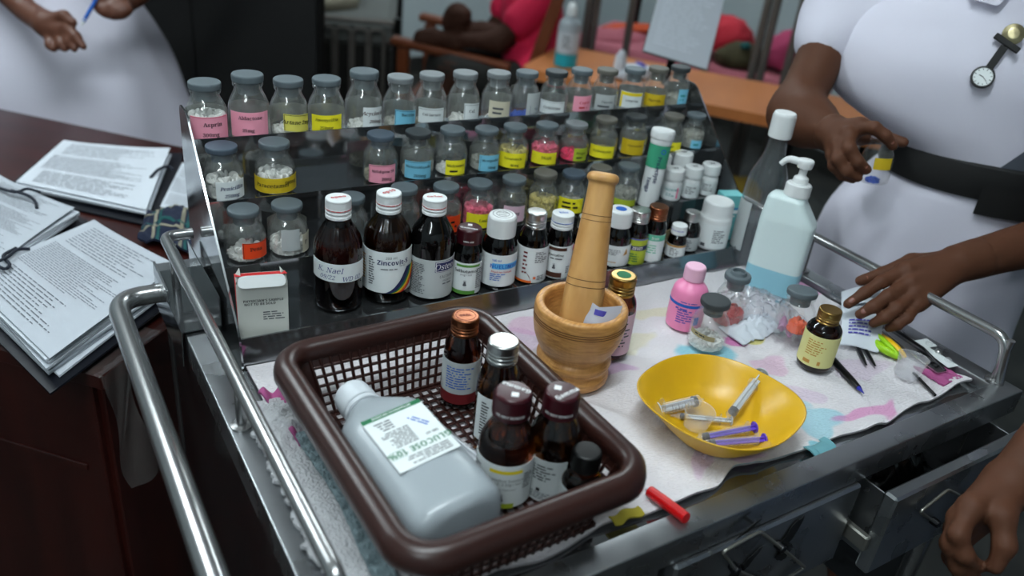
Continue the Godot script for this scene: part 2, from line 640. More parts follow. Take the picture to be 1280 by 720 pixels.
# a tube along a path; radius is a number or one per point; flat squeezes it along the frame's second axis
func sweep(path: Array, radius, segs := 12, closed := false, flat := 1.0, up := Vector3.ZERO) -> ArrayMesh:
	var n := path.size()
	var rows := []
	var nrm := Vector3.ZERO
	for i in n:
		var a: Vector3 = path[(i - 1 + n) % n] if closed or i > 0 else path[0]
		var b: Vector3 = path[(i + 1) % n] if closed or i < n - 1 else path[n - 1]
		var t := (b - a).normalized()
		if up != Vector3.ZERO:
			nrm = up
		elif nrm == Vector3.ZERO:
			nrm = Vector3.UP if absf(t.y) < 0.9 else Vector3.RIGHT
		nrm = (nrm - t * nrm.dot(t)).normalized()
		var bn := nrm.cross(t)
		var r: float = radius[i] if radius is Array else radius
		var row := PackedVector3Array()
		for k in segs:
			var ang := TAU * k / segs
			row.append(path[i] + nrm * (r * cos(ang) * flat) + bn * (r * sin(ang)))
		rows.append(row)
	if closed:
		rows.append(rows[0])
	return grid(rows, true, not closed, not closed)


func ribbon(path: Array, sect: Array, ups: Array, closed := false) -> ArrayMesh:   # sweeps an outline of (side, up) points
	var rows := []
	var n := path.size()
	for i in n:
		var a: Vector3 = path[(i - 1 + n) % n] if closed or i > 0 else path[0]
		var b: Vector3 = path[(i + 1) % n] if closed or i < n - 1 else path[n - 1]
		var t := (b - a).normalized()
		var up: Vector3 = ups[i] if ups.size() > 1 else ups[0]
		var side := t.cross(up).normalized()
		var row := PackedVector3Array()
		for s in sect:
			row.append(path[i] + side * s.x + up * s.y)
		rows.append(row)
	if closed:
		rows.append(rows[0])
	return grid(rows, true, not closed, not closed)


func join(list: Array) -> ArrayMesh:   # [mesh, transform] pairs into one part
	var st := SurfaceTool.new()
	st.begin(Mesh.PRIMITIVE_TRIANGLES)
	for e in list:
		st.append_from(e[0], 0, e[1])
	return st.commit()


func moved(mesh: ArrayMesh, f: Callable) -> ArrayMesh:   # the same mesh with each vertex moved, normals found again
	var st := SurfaceTool.new()
	st.create_from(mesh, 0)
	var a := st.commit_to_arrays()
	var v: PackedVector3Array = a[Mesh.ARRAY_VERTEX]
	for k in v.size():
		v[k] = f.call(v[k])
	a[Mesh.ARRAY_VERTEX] = v
	var me := ArrayMesh.new()
	me.add_surface_from_arrays(Mesh.PRIMITIVE_TRIANGLES, a)
	st.create_from(me, 0)
	st.generate_normals()
	return st.commit()


# ---------------------------------------------------------------- helpers: labels and print
func words(s: String, h: float, face := "sans", slant := 0.0) -> ArrayMesh:   # lettering in x, y facing +z, about h tall capitals
	var t := TextMesh.new()
	t.text = s
	t.font = fonts[face]
	t.font_size = 24
	t.pixel_size = h / 24.0 * 1.45
	t.depth = 0.0
	t.curve_step = 3.0
	t.horizontal_alignment = HORIZONTAL_ALIGNMENT_CENTER
	t.vertical_alignment = VERTICAL_ALIGNMENT_CENTER
	var a := t.get_mesh_arrays()
	var v: PackedVector3Array = a[Mesh.ARRAY_VERTEX]
	for k in v.size():
		v[k].x += v[k].y * slant
	var n: PackedVector3Array = a[Mesh.ARRAY_NORMAL]
	return raw(v, n, PackedVector2Array(), a[Mesh.ARRAY_INDEX])


func rects(list: Array) -> ArrayMesh:   # flat patches [x0, y0, x1, y1] facing +z, cut fine enough to bend
	var v := PackedVector3Array()
	var n := PackedVector3Array()
	var idx := PackedInt32Array()
	for r in list:
		var steps := maxi(1, int(absf(r[2] - r[0]) / 0.004))
		for k in steps:
			var x0 := lerpf(r[0], r[2], float(k) / steps)
			var x1 := lerpf(r[0], r[2], float(k + 1) / steps)
			var s := v.size()
			v.append_array([Vector3(x0, r[1], 0), Vector3(x1, r[1], 0), Vector3(x1, r[3], 0), Vector3(x0, r[3], 0)])
			n.append_array([Vector3.BACK, Vector3.BACK, Vector3.BACK, Vector3.BACK])
			idx.append_array([s, s + 2, s + 1, s, s + 3, s + 2])
	return raw(v, n, PackedVector2Array(), idx)


func print_lines(x0: float, y0: float, x1: float, y1: float, lines: int, fill := 0.45) -> ArrayMesh:   # too small to read: strokes of word length
	var list := []
	var dy := (y1 - y0) / lines
	for k in lines:
		var y := y0 + dy * (k + 0.3)
		var x := x0
		var stop := lerpf(x0, x1, rng.randf_range(0.6, 1.0))
		while x < stop:
			var w := minf(rng.randf_range(0.8, 3.6) * dy, stop - x)
			list.append([x, y, x + w, y + dy * fill])
			x += w + dy * 0.45
	return rects(list)


func wrapped(me: ArrayMesh, r: float, turn := 0.0, dy := 0.0) -> ArrayMesh:   # flat print bent round a cylinder about y
	var a := me.surface_get_arrays(0)
	var v: PackedVector3Array = a[Mesh.ARRAY_VERTEX]
	var n := PackedVector3Array()
	for k in v.size():
		var ang := v[k].x / r + turn
		v[k] = Vector3(sin(ang) * r, v[k].y + dy, cos(ang) * r)
		n.append(Vector3(sin(ang), 0, cos(ang)))
	return raw(v, n, PackedVector2Array(), a[Mesh.ARRAY_INDEX])


func patch(r: float, y0: float, y1: float, half: float, turn := 0.0, tilt := 0.0) -> ArrayMesh:   # a label on a cylinder, with the thickness of paper
	var rows := []
	var k := maxi(6, int(half * 14))
	for e in [[r, y0], [r + 0.0003, y0], [r + 0.0003, y1], [r, y1]]:
		var row := PackedVector3Array()
		for i in k + 1:
			var ang := turn + lerpf(-half, half, float(i) / k)
			row.append(Vector3(sin(ang) * e[0], e[1] + tilt * (ang - turn) * r, cos(ang) * e[0]))
		rows.append(row)
		if e[0] > r:
			rows.append(row)
	return grid(rows, false, false, false, true)


# label spec: [y0, y1, half width in degrees, turn in degrees, paper material, prints, tilt]
# print spec: ["t", text, y, x, height, ink, face, slant] | ["l", x0, y0, x1, y1, lines, ink] | ["r", x0, y0, x1, y1, ink] (y from the label's foot, x from its middle)
func put_label(o: Node3D, r: float, spec: Array, called := "label") -> void:
	var turn := deg_to_rad(spec[3])
	var tilt: float = spec[6] if spec.size() > 6 else 0.0
	var l := part(o, called, patch(r + 0.0003, spec[0], spec[1], deg_to_rad(spec[2]), turn, tilt), M[spec[4]])
	var off := 0.0007
	for p in spec[5]:
		off += 0.00012
		var me: ArrayMesh
		var ink: Material
		var nm := "print"
		if p[0] == "t":
			me = words(p[1], p[4], p[6] if p.size() > 6 else "sans", p[7] if p.size() > 7 else 0.0)
			me = wrapped(shifted(me, p[3], p[2]), r + off, turn, spec[0])
			ink = M[p[5]]
			nm = "lettering"
		elif p[0] == "l":
			me = wrapped(print_lines(p[1], p[2], p[3], p[4], p[5]), r + off, turn, spec[0])
			ink = M[p[6]]
		elif p[0] == "m":
			me = wrapped(p[1], r + off, turn, spec[0])
			ink = M[p[2]]
		else:
			me = wrapped(rects([[p[1], p[2], p[3], p[4]]]), r + off, turn, spec[0])
			ink = M[p[5]]
		if tilt != 0.0:
			var a := me.surface_get_arrays(0)
			var v: PackedVector3Array = a[Mesh.ARRAY_VERTEX]
			for k in v.size():
				v[k].y += tilt * angle_difference(turn, atan2(v[k].x, v[k].z)) * r
			a[Mesh.ARRAY_VERTEX] = v
			me = raw(v, a[Mesh.ARRAY_NORMAL], PackedVector2Array(), a[Mesh.ARRAY_INDEX])
		part(l, nm, me, ink)


func shifted(me: ArrayMesh, dx: float, dy: float, dz := 0.0) -> ArrayMesh:
	var a := me.surface_get_arrays(0)
	var v: PackedVector3Array = a[Mesh.ARRAY_VERTEX]
	for k in v.size():
		v[k] += Vector3(dx, dy, dz)
	return raw(v, a[Mesh.ARRAY_NORMAL], PackedVector2Array(), a[Mesh.ARRAY_INDEX])


func shape2d(pts: Array) -> ArrayMesh:   # a flat printed shape facing +z
	var p := PackedVector2Array(pts)
	var tri := Geometry2D.triangulate_polygon(p)
	var v := PackedVector3Array()
	var n := PackedVector3Array()
	for q in p:
		v.append(Vector3(q.x, q.y, 0))
		n.append(Vector3.BACK)
	var idx := PackedInt32Array()
	for k in range(0, tri.size(), 3):
		if (p[tri[k + 1]] - p[tri[k]]).cross(p[tri[k + 2]] - p[tri[k]]) > 0:
			idx.append_array([tri[k], tri[k + 2], tri[k + 1]])
		else:
			idx.append_array([tri[k], tri[k + 1], tri[k + 2]])
	return raw(v, n, PackedVector2Array(), idx)


func faces_eye(p: Vector3, off := 0.0) -> float:   # a turn that shows a label to the side the camera stands on
	return atan2(EYE.x - p.x, EYE.z - p.z) + deg_to_rad(off)


# ---------------------------------------------------------------- helpers: bodies (smoothly joined tapered limbs, meshed as surface nets)
func body(bones: Array, cell: float, k: float, wob := 0.0) -> ArrayMesh:
	var lo := Vector3.ONE * 1e9
	var hi := -lo
	for b in bones:
		for e in [[b[0], b[2]], [b[1], b[3]]]:
			lo = lo.min(e[0] - Vector3.ONE * e[1])
			hi = hi.max(e[0] + Vector3.ONE * e[1])
	lo -= Vector3.ONE * (cell * 3.0 + k)
	hi += Vector3.ONE * (cell * 3.0 + k)
	var nx := int((hi.x - lo.x) / cell) + 1
	var ny := int((hi.y - lo.y) / cell) + 1
	var nz := int((hi.z - lo.z) / cell) + 1
	var f := PackedFloat32Array()
	f.resize(nx * ny * nz)
	f.fill(9.0)
	for b in bones:
		var A: Vector3 = b[0]
		var B: Vector3 = b[1]
		var ra: float = b[2]
		var rb: float = b[3]
		var sq: Vector3 = b[4] if b.size() > 4 else Vector3.ONE   # squeeze per axis (elliptic sections)
		var reach := Vector3.ONE * (maxf(ra, rb) + k + cell * 2.0)
		var l := ((A.min(B) - reach) - lo) / cell
		var h := ((A.max(B) + reach) - lo) / cell
		var ab := (B - A) / sq
		var len2 := maxf(ab.length_squared(), 1e-9)
		for z in range(maxi(0, int(l.z)), mini(nz, int(h.z) + 2)):
			for y in range(maxi(0, int(l.y)), mini(ny, int(h.y) + 2)):
				var at0 := (z * ny + y) * nx
				for x in range(maxi(0, int(l.x)), mini(nx, int(h.x) + 2)):
					var p := (lo + Vector3(x, y, z) * cell - A) / sq
					var t := clampf(p.dot(ab) / len2, 0.0, 1.0)
					var d := p.distance_to(ab * t) - lerpf(ra, rb, t)
					var o := f[at0 + x]
					var q := maxf(k - absf(o - d), 0.0) / k
					f[at0 + x] = minf(o, d) - q * q * k * 0.25
	if wob > 0.0:
		var nz_ := FastNoiseLite.new()
		nz_.seed = 5
		nz_.frequency = 1.0
		nz_.fractal_octaves = 2
		for z in nz:
			for y in ny:
				for x in nx:
					var i := (z * ny + y) * nx + x
					if absf(f[i]) < 0.05:
						var p := lo + Vector3(x, y, z) * cell
						f[i] += wob * nz_.get_noise_3d(p.x * 16.0, p.y * 4.0, p.z * 16.0)
	var v := PackedVector3Array()
	var nm := PackedVector3Array()
	var cellv := {}
	var off := [0, 1, nx, nx + 1, nx * ny, nx * ny + 1, nx * ny + nx, nx * ny + nx + 1]
	var corner := [Vector3(0, 0, 0), Vector3(1, 0, 0), Vector3(0, 1, 0), Vector3(1, 1, 0), Vector3(0, 0, 1), Vector3(1, 0, 1), Vector3(0, 1, 1), Vector3(1, 1, 1)]
	var edges := [[0, 1], [2, 3], [4, 5], [6, 7], [0, 2], [1, 3], [4, 6], [5, 7], [0, 4], [1, 5], [2, 6], [3, 7]]
	for z in nz - 1:
		for y in ny - 1:
			var base := (z * ny + y) * nx
			for x in nx - 1:
				var i := base + x
				var s0 := f[i] < 0.0
				if s0 == (f[i + 1] < 0.0) and s0 == (f[i + nx] < 0.0) and s0 == (f[i + off[3]] < 0.0) and s0 == (f[i + off[4]] < 0.0) and s0 == (f[i + off[5]] < 0.0) and s0 == (f[i + off[6]] < 0.0) and s0 == (f[i + off[7]] < 0.0):
					continue
				var c := Vector3.ZERO
				var m := 0
				for e in edges:
					var a := f[i + off[e[0]]]
					var b := f[i + off[e[1]]]
					if (a < 0.0) != (b < 0.0):
						c += (corner[e[0]] as Vector3).lerp(corner[e[1]], a / (a - b))
						m += 1
				c /= m
				cellv[i] = v.size()
				v.append(lo + (Vector3(x, y, z) + c) * cell)
				var g := Vector3(f[i + 1] - f[i] + f[i + off[3]] - f[i + nx] + f[i + off[5]] - f[i + off[4]] + f[i + off[7]] - f[i + off[6]],
					f[i + nx] - f[i] + f[i + off[3]] - f[i + 1] + f[i + off[6]] - f[i + off[4]] + f[i + off[7]] - f[i + off[5]],
					f[i + off[4]] - f[i] + f[i + off[5]] - f[i + 1] + f[i + off[6]] - f[i + nx] + f[i + off[7]] - f[i + off[3]])
				nm.append(g.normalized())
	var idx := PackedInt32Array()
	var step := [1, nx, nx * ny]
	for i in cellv:
		for ax in 3:
			var u: int = step[(ax + 1) % 3]
			var w: int = step[(ax + 2) % 3]
			var s: int = step[ax]
			if (f[i] < 0.0) == (f[i + s] < 0.0):
				continue
			if not (cellv.has(i - u) and cellv.has(i - w) and cellv.has(i - u - w)):
				continue
			var a: int = cellv[i]
			var b: int = cellv[i - u]
			var c: int = cellv[i - u - w]
			var d: int = cellv[i - w]
			if f[i] < 0.0:
				idx.append_array([a, c, b, a, d, c])
			else:
				idx.append_array([a, b, c, a, c, d])
	return raw(v, nm, PackedVector2Array(), idx)


func chain(o: Array, pts: Array, radii: Array) -> void:
	for k in pts.size() - 1:
		o.append([pts[k], pts[k + 1], radii[k], radii[k + 1]])
const PRINT_BLOBS := [
	[0.7854, -0.6226, 0.050, 0.030, 0.3, 0, 0.85], [0.8586, -0.6447, 0.020, 0.016, 0.2, 1, 0.8], [0.8915, -0.6450, 0.012, 0.010, 0.0, 2, 0.8], [0.8093, -0.5090, 0.020, 0.050, 0.5, 0, 0.45], [0.8142, -0.4373, 0.040, 0.024, -0.3, 0, 0.6],
	[0.7577, -0.4148, 0.02, 0.012, 0.0, 0, 0.9], [0.8973, -0.4294, 0.07, 0.010, 0.05, 1, 0.55], [0.7872, -0.7508, 0.05, 0.02, 0.2, 2, 0.25], [0.6901, -0.6872, 0.05, 0.02, 0.4, 2, 0.22], [0.6165, -0.6418, 0.035, 0.02, 0.3, 3, 0.7],
	[0.8470, -0.5019, 0.03, 0.03, 0.0, 3, 0.35], [0.9923, -0.4988, 0.05, 0.03, 0.2, 3, 0.3], [0.5262, -0.7545, 0.04, 0.03, 0.2, 3, 0.4], [0.3156, -0.8410, 0.05, 0.025, 0.1, 0, 0.4], [0.2345, -0.8272, 0.03, 0.02, 0.1, 1, 0.4],
	[0.6699, -0.4324, 0.025, 0.012, 0.0, 3, 0.6], [0.5977, -0.4346, 0.03, 0.012, 0.0, 3, 0.5], [0.8677, -0.5822, 0.03, 0.02, 0.4, 1, 0.25], [0.5675, -0.7803, 0.04, 0.03, 0.0, 1, 0.25], [1.1443, -0.7358, 0.05, 0.03, 0.0, 1, 0.55]]


func build_room() -> void:
	struct("floor", box(7.6, 0.1, 8.8, 0.001), M.floor_cement, Vector3(1.3, -0.05, -1.8))
	struct("ceiling", box(7.6, 0.1, 8.8, 0.001), M.ceiling_paint, Vector3(1.3, 2.95, -1.8))
	struct("wall_back", box(7.6, 2.9, 0.12, 0.001), M.wall_paint, Vector3(1.3, 1.45, -5.06))
	struct("wall_front", box(7.6, 2.9, 0.12, 0.001), M.wall_paint, Vector3(1.3, 1.45, 2.56))
	struct("wall_left", box(0.12, 2.9, 7.5, 0.001), M.wall_paint, Vector3(-2.46, 1.45, -1.25))
	struct("wall_right", box(0.12, 2.9, 7.5, 0.001), M.wall_paint, Vector3(3.9, 1.45, -1.25))
	struct("baseboard_back", box(6.2, 0.11, 0.02, 0.003), M.floor_cement, Vector3(0.72, 0.056, -4.99))
	struct("baseboard_right", box(0.02, 0.11, 7.4, 0.003), M.floor_cement, Vector3(3.83, 0.056, -1.25))


# ---------------------------------------------------------------- the trolley
func build_trolley() -> void:
	var t := thing("medicine_trolley", "stainless steel medicine trolley with a raised tray rim, push handle, side rails and two drawers", "trolley", Vector3(0, TY, 0))
	var xl := 0.153
	var xr := 1.118
	var zb := -1.135
	var zf := -0.392
	# tray: a sunk floor, walls that rise to a folded rim and a skirt below it
	var tray := []
	tray.append([box(xr - xl - 0.06, 0.003, zf - zb - 0.05, 0.001), at((xl + xr) / 2, -0.0017, (zf + zb) / 2)])
	part(t, "tray_floor", join(tray), M.mirror_steel)
	var rim := [Vector2(-0.032, -0.002), Vector2(-0.0305, 0.0125), Vector2(-0.028, 0.0152), Vector2(-0.002, 0.0152), Vector2(0.0, 0.0135), Vector2(0.0, -0.02), Vector2(-0.0015, -0.02), Vector2(-0.0015, 0.0125), Vector2(-0.0285, 0.0125), Vector2(-0.030, -0.002)]
	var c := [Vector3(xl, 0, zb), Vector3(xr, 0, zb), Vector3(xr, 0, zf), Vector3(xl, 0, zf)]
	for k in 4:
		var a: Vector3 = c[k]
		var b: Vector3 = c[(k + 1) % 4]
		var dir := (b - a).normalized()
		var inw := Vector3.UP.cross(dir)
		inw = -inw if inw.dot(Vector3(0.63, 0, -0.76) - (a + b) / 2.0) < 0 else inw
		var out := -inw
		var rows := []
		for e in [a, b]:
			var row := PackedVector3Array()
			for s in rim:
				var mitre: Vector3 = dir * (s.x if e == b else -s.x)
				row.append(e + out * s.x + Vector3(0, s.y, 0) + mitre)
			rows.append(row)
		part(t, "rim", grid(rows, true, true, true, out.cross(Vector3.UP).dot(dir) > 0), M.steel)
	# cabinet below the tray
	part(t, "side_panel", box(0.004, 0.44, 0.70, 0.001), M.mirror_steel, at(xl + 0.012, -0.245, -0.765))
	part(t, "side_panel", box(0.004, 0.44, 0.70, 0.001), M.mirror_steel, at(xr - 0.012, -0.245, -0.765))
	part(t, "back_panel", box(xr - xl - 0.03, 0.44, 0.004, 0.001), M.steel, at((xl + xr) / 2, -0.245, -1.118))
	part(t, "divider", box(0.012, 0.135, 0.69, 0.001), M.steel, at(0.795, -0.09, -0.765))
	part(t, "front_panel", box(0.33, 0.135, 0.004, 0.001), M.steel, at(0.33, -0.09, -0.405))
	part(t, "under_shelf", box(xr - xl - 0.03, 0.004, 0.70, 0.001), M.steel, at((xl + xr) / 2, -0.163, -0.765))
	part(t, "bottom_shelf", box(xr - xl - 0.03, 0.02, 0.70, 0.003), M.steel, at((xl + xr) / 2, -0.60, -0.765))
	for x in [xl + 0.02, xr - 0.02]:
		for z in [zb + 0.02, zf - 0.03]:
			part(t, "leg", lathe([Vector2(0.0, -0.74), Vector2(0.0135, -0.74), Vector2(0.0135, -0.022), Vector2(0, -0.022)], 16), M.tube_steel, at(x, 0, z))
			var w := part(t, "castor", lathe(soft([Vector2(0, -0.012), Vector2(0.052, -0.012), Vector2(0.052, 0.012), Vector2(0, 0.012)], 0.006), 24), M.black_plastic, turned(x, -0.797, z, 90, 90, 0))
			part(w, "fork", box(0.05, 0.042, 0.07, 0.004), M.dark_steel, at(0, 0, -0.052))
	# drawers
	var h1 := drawer(t, 0.50, 0.79, -0.386)
	var bail := [Vector3(0.5541, 0.8333, -0.3790), Vector3(0.6065, 0.8395, -0.3790), Vector3(0.6538, 0.7953, -0.3760), Vector3(0.7185, 0.7330, -0.3790), Vector3(0.6699, 0.7251, -0.3790), Vector3(0.5838, 0.7955, -0.3760)]
	bail_handle(h1, bail)
	for p in [[Vector3(0.6717, 0.7964, -0.3845), 0.010, 0.030, 0.5], [Vector3(0.6740, 0.7730, -0.3845), 0.015, 0.017, 0.2], [Vector3(0.6095, 0.7832, -0.3845), 0.007, 0.028, 0.75], [Vector3(0.5969, 0.7770, -0.3845), 0.012, 0.013, 0.0], [Vector3(0.5953, 0.8439, -0.3845), 0.020, 0.004, -0.45]]:
		var q: Vector3 = p[0] - Vector3(0, TY, 0)
		var pts := []
		for k in 14:
			var a := TAU * k / 14
			pts.append(Vector2(cos(a) * p[1] * rng.randf_range(0.6, 1.1), sin(a) * p[2] * rng.randf_range(0.6, 1.1)).rotated(-p[3]))
		part(h1, "grease_stain", prism(pts, 0.0004), M.grease, at(q.x, q.y, q.z))
	var h2 := drawer(t, 0.805, 1.10, -0.350)
	bail_handle(h2, [Vector3(0.8553, 0.7956, -0.3430), Vector3(0.9013, 0.8131, -0.3430), Vector3(0.9685, 0.7707, -0.3400), Vector3(1.0547, 0.7134, -0.3430), Vector3(0.9980, 0.6966, -0.3430), Vector3(0.9089, 0.7561, -0.3400)])
	# drawer runners
	for x in [0.801, 1.102]:
		part(t, "drawer_runner", box(0.010, 0.022, 0.30, 0.002), M.wire_steel, at(x, -0.10, -0.51))
	# a crumpled black bag in the open drawer
	var n0 := FastNoiseLite.new()
	n0.seed = 55
	var bagf := func(u: float, v: float) -> Vector3:
		var e := sin(u * PI) * sin(v * PI)
		return Vector3(lerpf(0.84, 1.02, u), TY - 0.128 + 0.085 * pow(maxf(e, 0.0), 0.5) + 0.018 * n0.get_noise_2d(u * 900.0, v * 900.0), lerpf(-0.56, -0.385, v))
	single("black_bag", sheet_mesh(24, 24, bagf, 0.001), mat("black_film", Color(0.025, 0.025, 0.027), 0.22), "crumpled shiny black plastic bag in the open drawer", "plastic bag")
	# guard rails: a tube on posts
	var y := 0.085
	var lx := 0.163
	var left := part(t, "guard_rail", sweep(bend_path([Vector3(0.199, y, -1.072), Vector3(lx, y, -1.072), Vector3(lx, y, -0.43), Vector3(lx, 0.012, -0.405)], 0.014), 0.0075, 14), M.tube_steel)
	for z in [-1.045, -0.728]:
		part(left, "rail_post", lathe([Vector2(0, 0.014), Vector2(0.0115, 0.0145), Vector2(0.0115, 0.018), Vector2(0.0055, 0.019), Vector2(0.0055, y), Vector2(0, y)], 14), M.tube_steel, at(lx + 0.004, 0, z))
	var rx := 1.099
	var right := part(t, "guard_rail", sweep(bend_path([Vector3(rx, 0.014, -1.10), Vector3(rx, y - 0.005, -1.09), Vector3(rx, y - 0.005, -0.43), Vector3(rx, 0.014, -0.418)], 0.02), 0.0075, 14), M.tube_steel)
	for z in [-0.425, -0.765]:
		part(right, "rail_post", lathe([Vector2(0, 0.014), Vector2(0.0115, 0.0145), Vector2(0.0115, 0.018), Vector2(0.0055, 0.019), Vector2(0.0055, y - 0.005), Vector2(0, y - 0.005)], 14), M.tube_steel, at(rx, 0, z))
	# push handle
	part(t, "push_handle", sweep(bend_path([Vector3(0.166, 0.0, -1.075), Vector3(0.093, 0.0, -1.075), Vector3(0.093, 0.0, -0.30), Vector3(0.166, 0.0, -0.30)], 0.045, 10), 0.0135, 20), M.tube_steel)
	part(t, "handle_bracket", box(0.003, 0.075, 0.09, 0.001), M.steel, turned(0.150, 0.0, -1.055))
	part(t, "handle_bracket", box(0.003, 0.04, 0.10, 0.001), M.steel, turned(0.150, -0.02, -0.34))
	# the folded strap that holds the rack on the rim
	var strap := []
	for e in [Vector2(0.198, 0.060), Vector2(0.198, 0.0185), Vector2(0.150, 0.0185), Vector2(0.148, -0.030), Vector2(0.1466, -0.030), Vector2(0.1486, 0.020), Vector2(0.1966, 0.020), Vector2(0.1966, 0.060)]:
		strap.append(e)
	part(t, "mounting_strap", prism(strap, 0.17), M.mirror_steel, at(0, 0, -1.10))


func drawer(t: Node3D, x0: float, x1: float, z: float) -> Node3D:
	var w := x1 - x0
	var cx := (x0 + x1) / 2
	var d := part(t, "drawer", box(w, 0.122, 0.018, 0.003), M.steel, at(0, 0, 0))
	d.transform = at(0, 0, 0)
	d.mesh = join([[box(w, 0.122, 0.018, 0.003), at(cx, -0.083, z - 0.009)],
		[box(0.002, 0.10, 0.55, 0.0005), at(x0 + 0.014, -0.085, z - 0.29)], [box(0.002, 0.10, 0.55, 0.0005), at(x1 - 0.014, -0.085, z - 0.29)],
		[box(w - 0.03, 0.002, 0.55, 0.0005), at(cx, -0.134, z - 0.29)], [box(w - 0.03, 0.10, 0.002, 0.0005), at(cx, -0.085, z - 0.565)]])
	return d


func bail_handle(d: Node3D, loop: Array) -> void:
	var pts := []
	for p in loop:
		pts.append(p - Vector3(0, TY, 0))
	var path := []
	var n := pts.size()
	for k in n:
		var p: Vector3 = pts[k]
		var a: Vector3 = (pts[(k - 1 + n) % n] - p)
		var b: Vector3 = (pts[(k + 1) % n] - p)
		for i in 5:
			var t := i / 4.0
			path.append((p + a.normalized() * 0.006).lerp(p, t).lerp(p.lerp(p + b.normalized() * 0.006, t), t))
	part(d, "handle", sweep(path, 0.0021, 10, true), M.wire_steel)
	for k in [2, 5]:
		part(d, "handle_clip", lathe(soft([Vector2(0, 0), Vector2(0.0055, 0), Vector2(0.005, 0.012), Vector2(0, 0.012)], 0.002), 12), M.dark_steel, aim(pts[k] - Vector3(0, 0, 0.009), Vector3(0, 0, 1)))


# ---------------------------------------------------------------- the stepped rack
func on_rack(u: float, w: float, y: float) -> Vector3:   # u along the rack, w negative towards its back; y above the floor
	var p := Vector3(u, 0, w).rotated(Vector3.UP, RACK_TURN)
	return Vector3(RACK_AT.x + p.x, y, RACK_AT.z + p.z)


func build_rack() -> void:
	var t := thing("stepped_rack", "polished steel rack of four steps with sloping end plates on the trolley tray", "rack", RACK_AT, RACK_TURN)
	var path := [[Vector2(0.0, 0.0005), Vector2(-0.011, 0.0375), Vector2(-0.0135, 0.0375), Vector2(-0.0145, 0.0305), Vector2(-0.1005, 0.030)],
		[Vector2(-0.1005, 0.030), Vector2(-0.1005, 0.0885), Vector2(-0.1025, 0.0885), Vector2(-0.104, 0.0865), Vector2(-0.1565, 0.0865)],
		[Vector2(-0.1565, 0.0865), Vector2(-0.1565, 0.148), Vector2(-0.1545, 0.149), Vector2(-0.1545, 0.156), Vector2(-0.1565, 0.156), Vector2(-0.158, 0.150), Vector2(-0.2155, 0.150)],
		[Vector2(-0.2155, 0.150), Vector2(-0.2155, 0.199), Vector2(-0.2125, 0.200), Vector2(-0.2125, 0.2195), Vector2(-0.2145, 0.2195), Vector2(-0.2160, 0.205), Vector2(-0.268, 0.205), Vector2(-0.270, 0.0)]]
	for k in 4:
		# a bent sheet 1.2 mm thick
		var p: Array = path[k]
		var outline := []
		for q in p:
			outline.append(q)
		var back := []
		for i in p.size():
			var d1: Vector2 = (p[i] - p[maxi(i - 1, 0)]).normalized() if i > 0 else (p[1] - p[0]).normalized()
			var d2: Vector2 = (p[mini(i + 1, p.size() - 1)] - p[i]).normalized() if i < p.size() - 1 else d1
			var nn := Vector2(-(d1 + d2).y, (d1 + d2).x).normalized()
			back.append(p[i] + nn * 0.0011)
		var rows_a := []
		var rows_b := []
		var me := []
		for i in p.size() - 1:
			var a: Vector2 = p[i]
			var b: Vector2 = p[i + 1]
			var c: Vector2 = back[i + 1]
			var d: Vector2 = back[i]
			var f := []
			for x in [0.0012, 0.8538]:
				f.append([Vector3(x, a.y, a.x), Vector3(x, b.y, b.x), Vector3(x, c.y, c.x), Vector3(x, d.y, d.x)])
			var inside := Vector3(0.42, (a.y + b.y + c.y + d.y) / 4, (a.x + b.x + c.x + d.x) / 4)
			me.append([polys([f[0], f[1], [f[0][0], f[0][1], f[1][1], f[1][0]], [f[0][2], f[0][3], f[1][3], f[1][2]], [f[0][1], f[0][2], f[1][2], f[1][1]], [f[0][3], f[0][0], f[1][0], f[1][3]]], inside), Transform3D()])
		part(t, "step", join(me), M.mirror_steel)
	var outline := soft2([Vector2(0.004, 0.0005), Vector2(-0.004, 0.046), Vector2(-0.226, 0.250), Vector2(-0.272, 0.250), Vector2(-0.274, 0.0005)], 0.012)
	for x in [-0.0015, 0.854]:
		# the outline lies in (depth, height): turn it to stand across the rack
		part(t, "end_plate", prism(outline, 0.0025), M.mirror_steel, Transform3D(Basis(Vector3(0, 0, 1), Vector3(0, 1, 0), Vector3(-1, 0, 0)), Vector3(x + 0.0025, 0, 0)))


func soft2(pts: Array, r: float) -> Array:   # a closed outline with rounded corners
	var o := []
	var n := pts.size()
	for k in n:
		var p: Vector2 = pts[k]
		var a: Vector2 = (pts[(k - 1 + n) % n] - p)
		var b: Vector2 = (pts[(k + 1) % n] - p)
		var pa := p + a.normalized() * minf(r, a.length() * 0.45)
		var pb := p + b.normalized() * minf(r, b.length() * 0.45)
		for i in 5:
			var t := i / 4.0
			o.append(pa.lerp(p, t).lerp(p.lerp(pb, t), t))
	return o


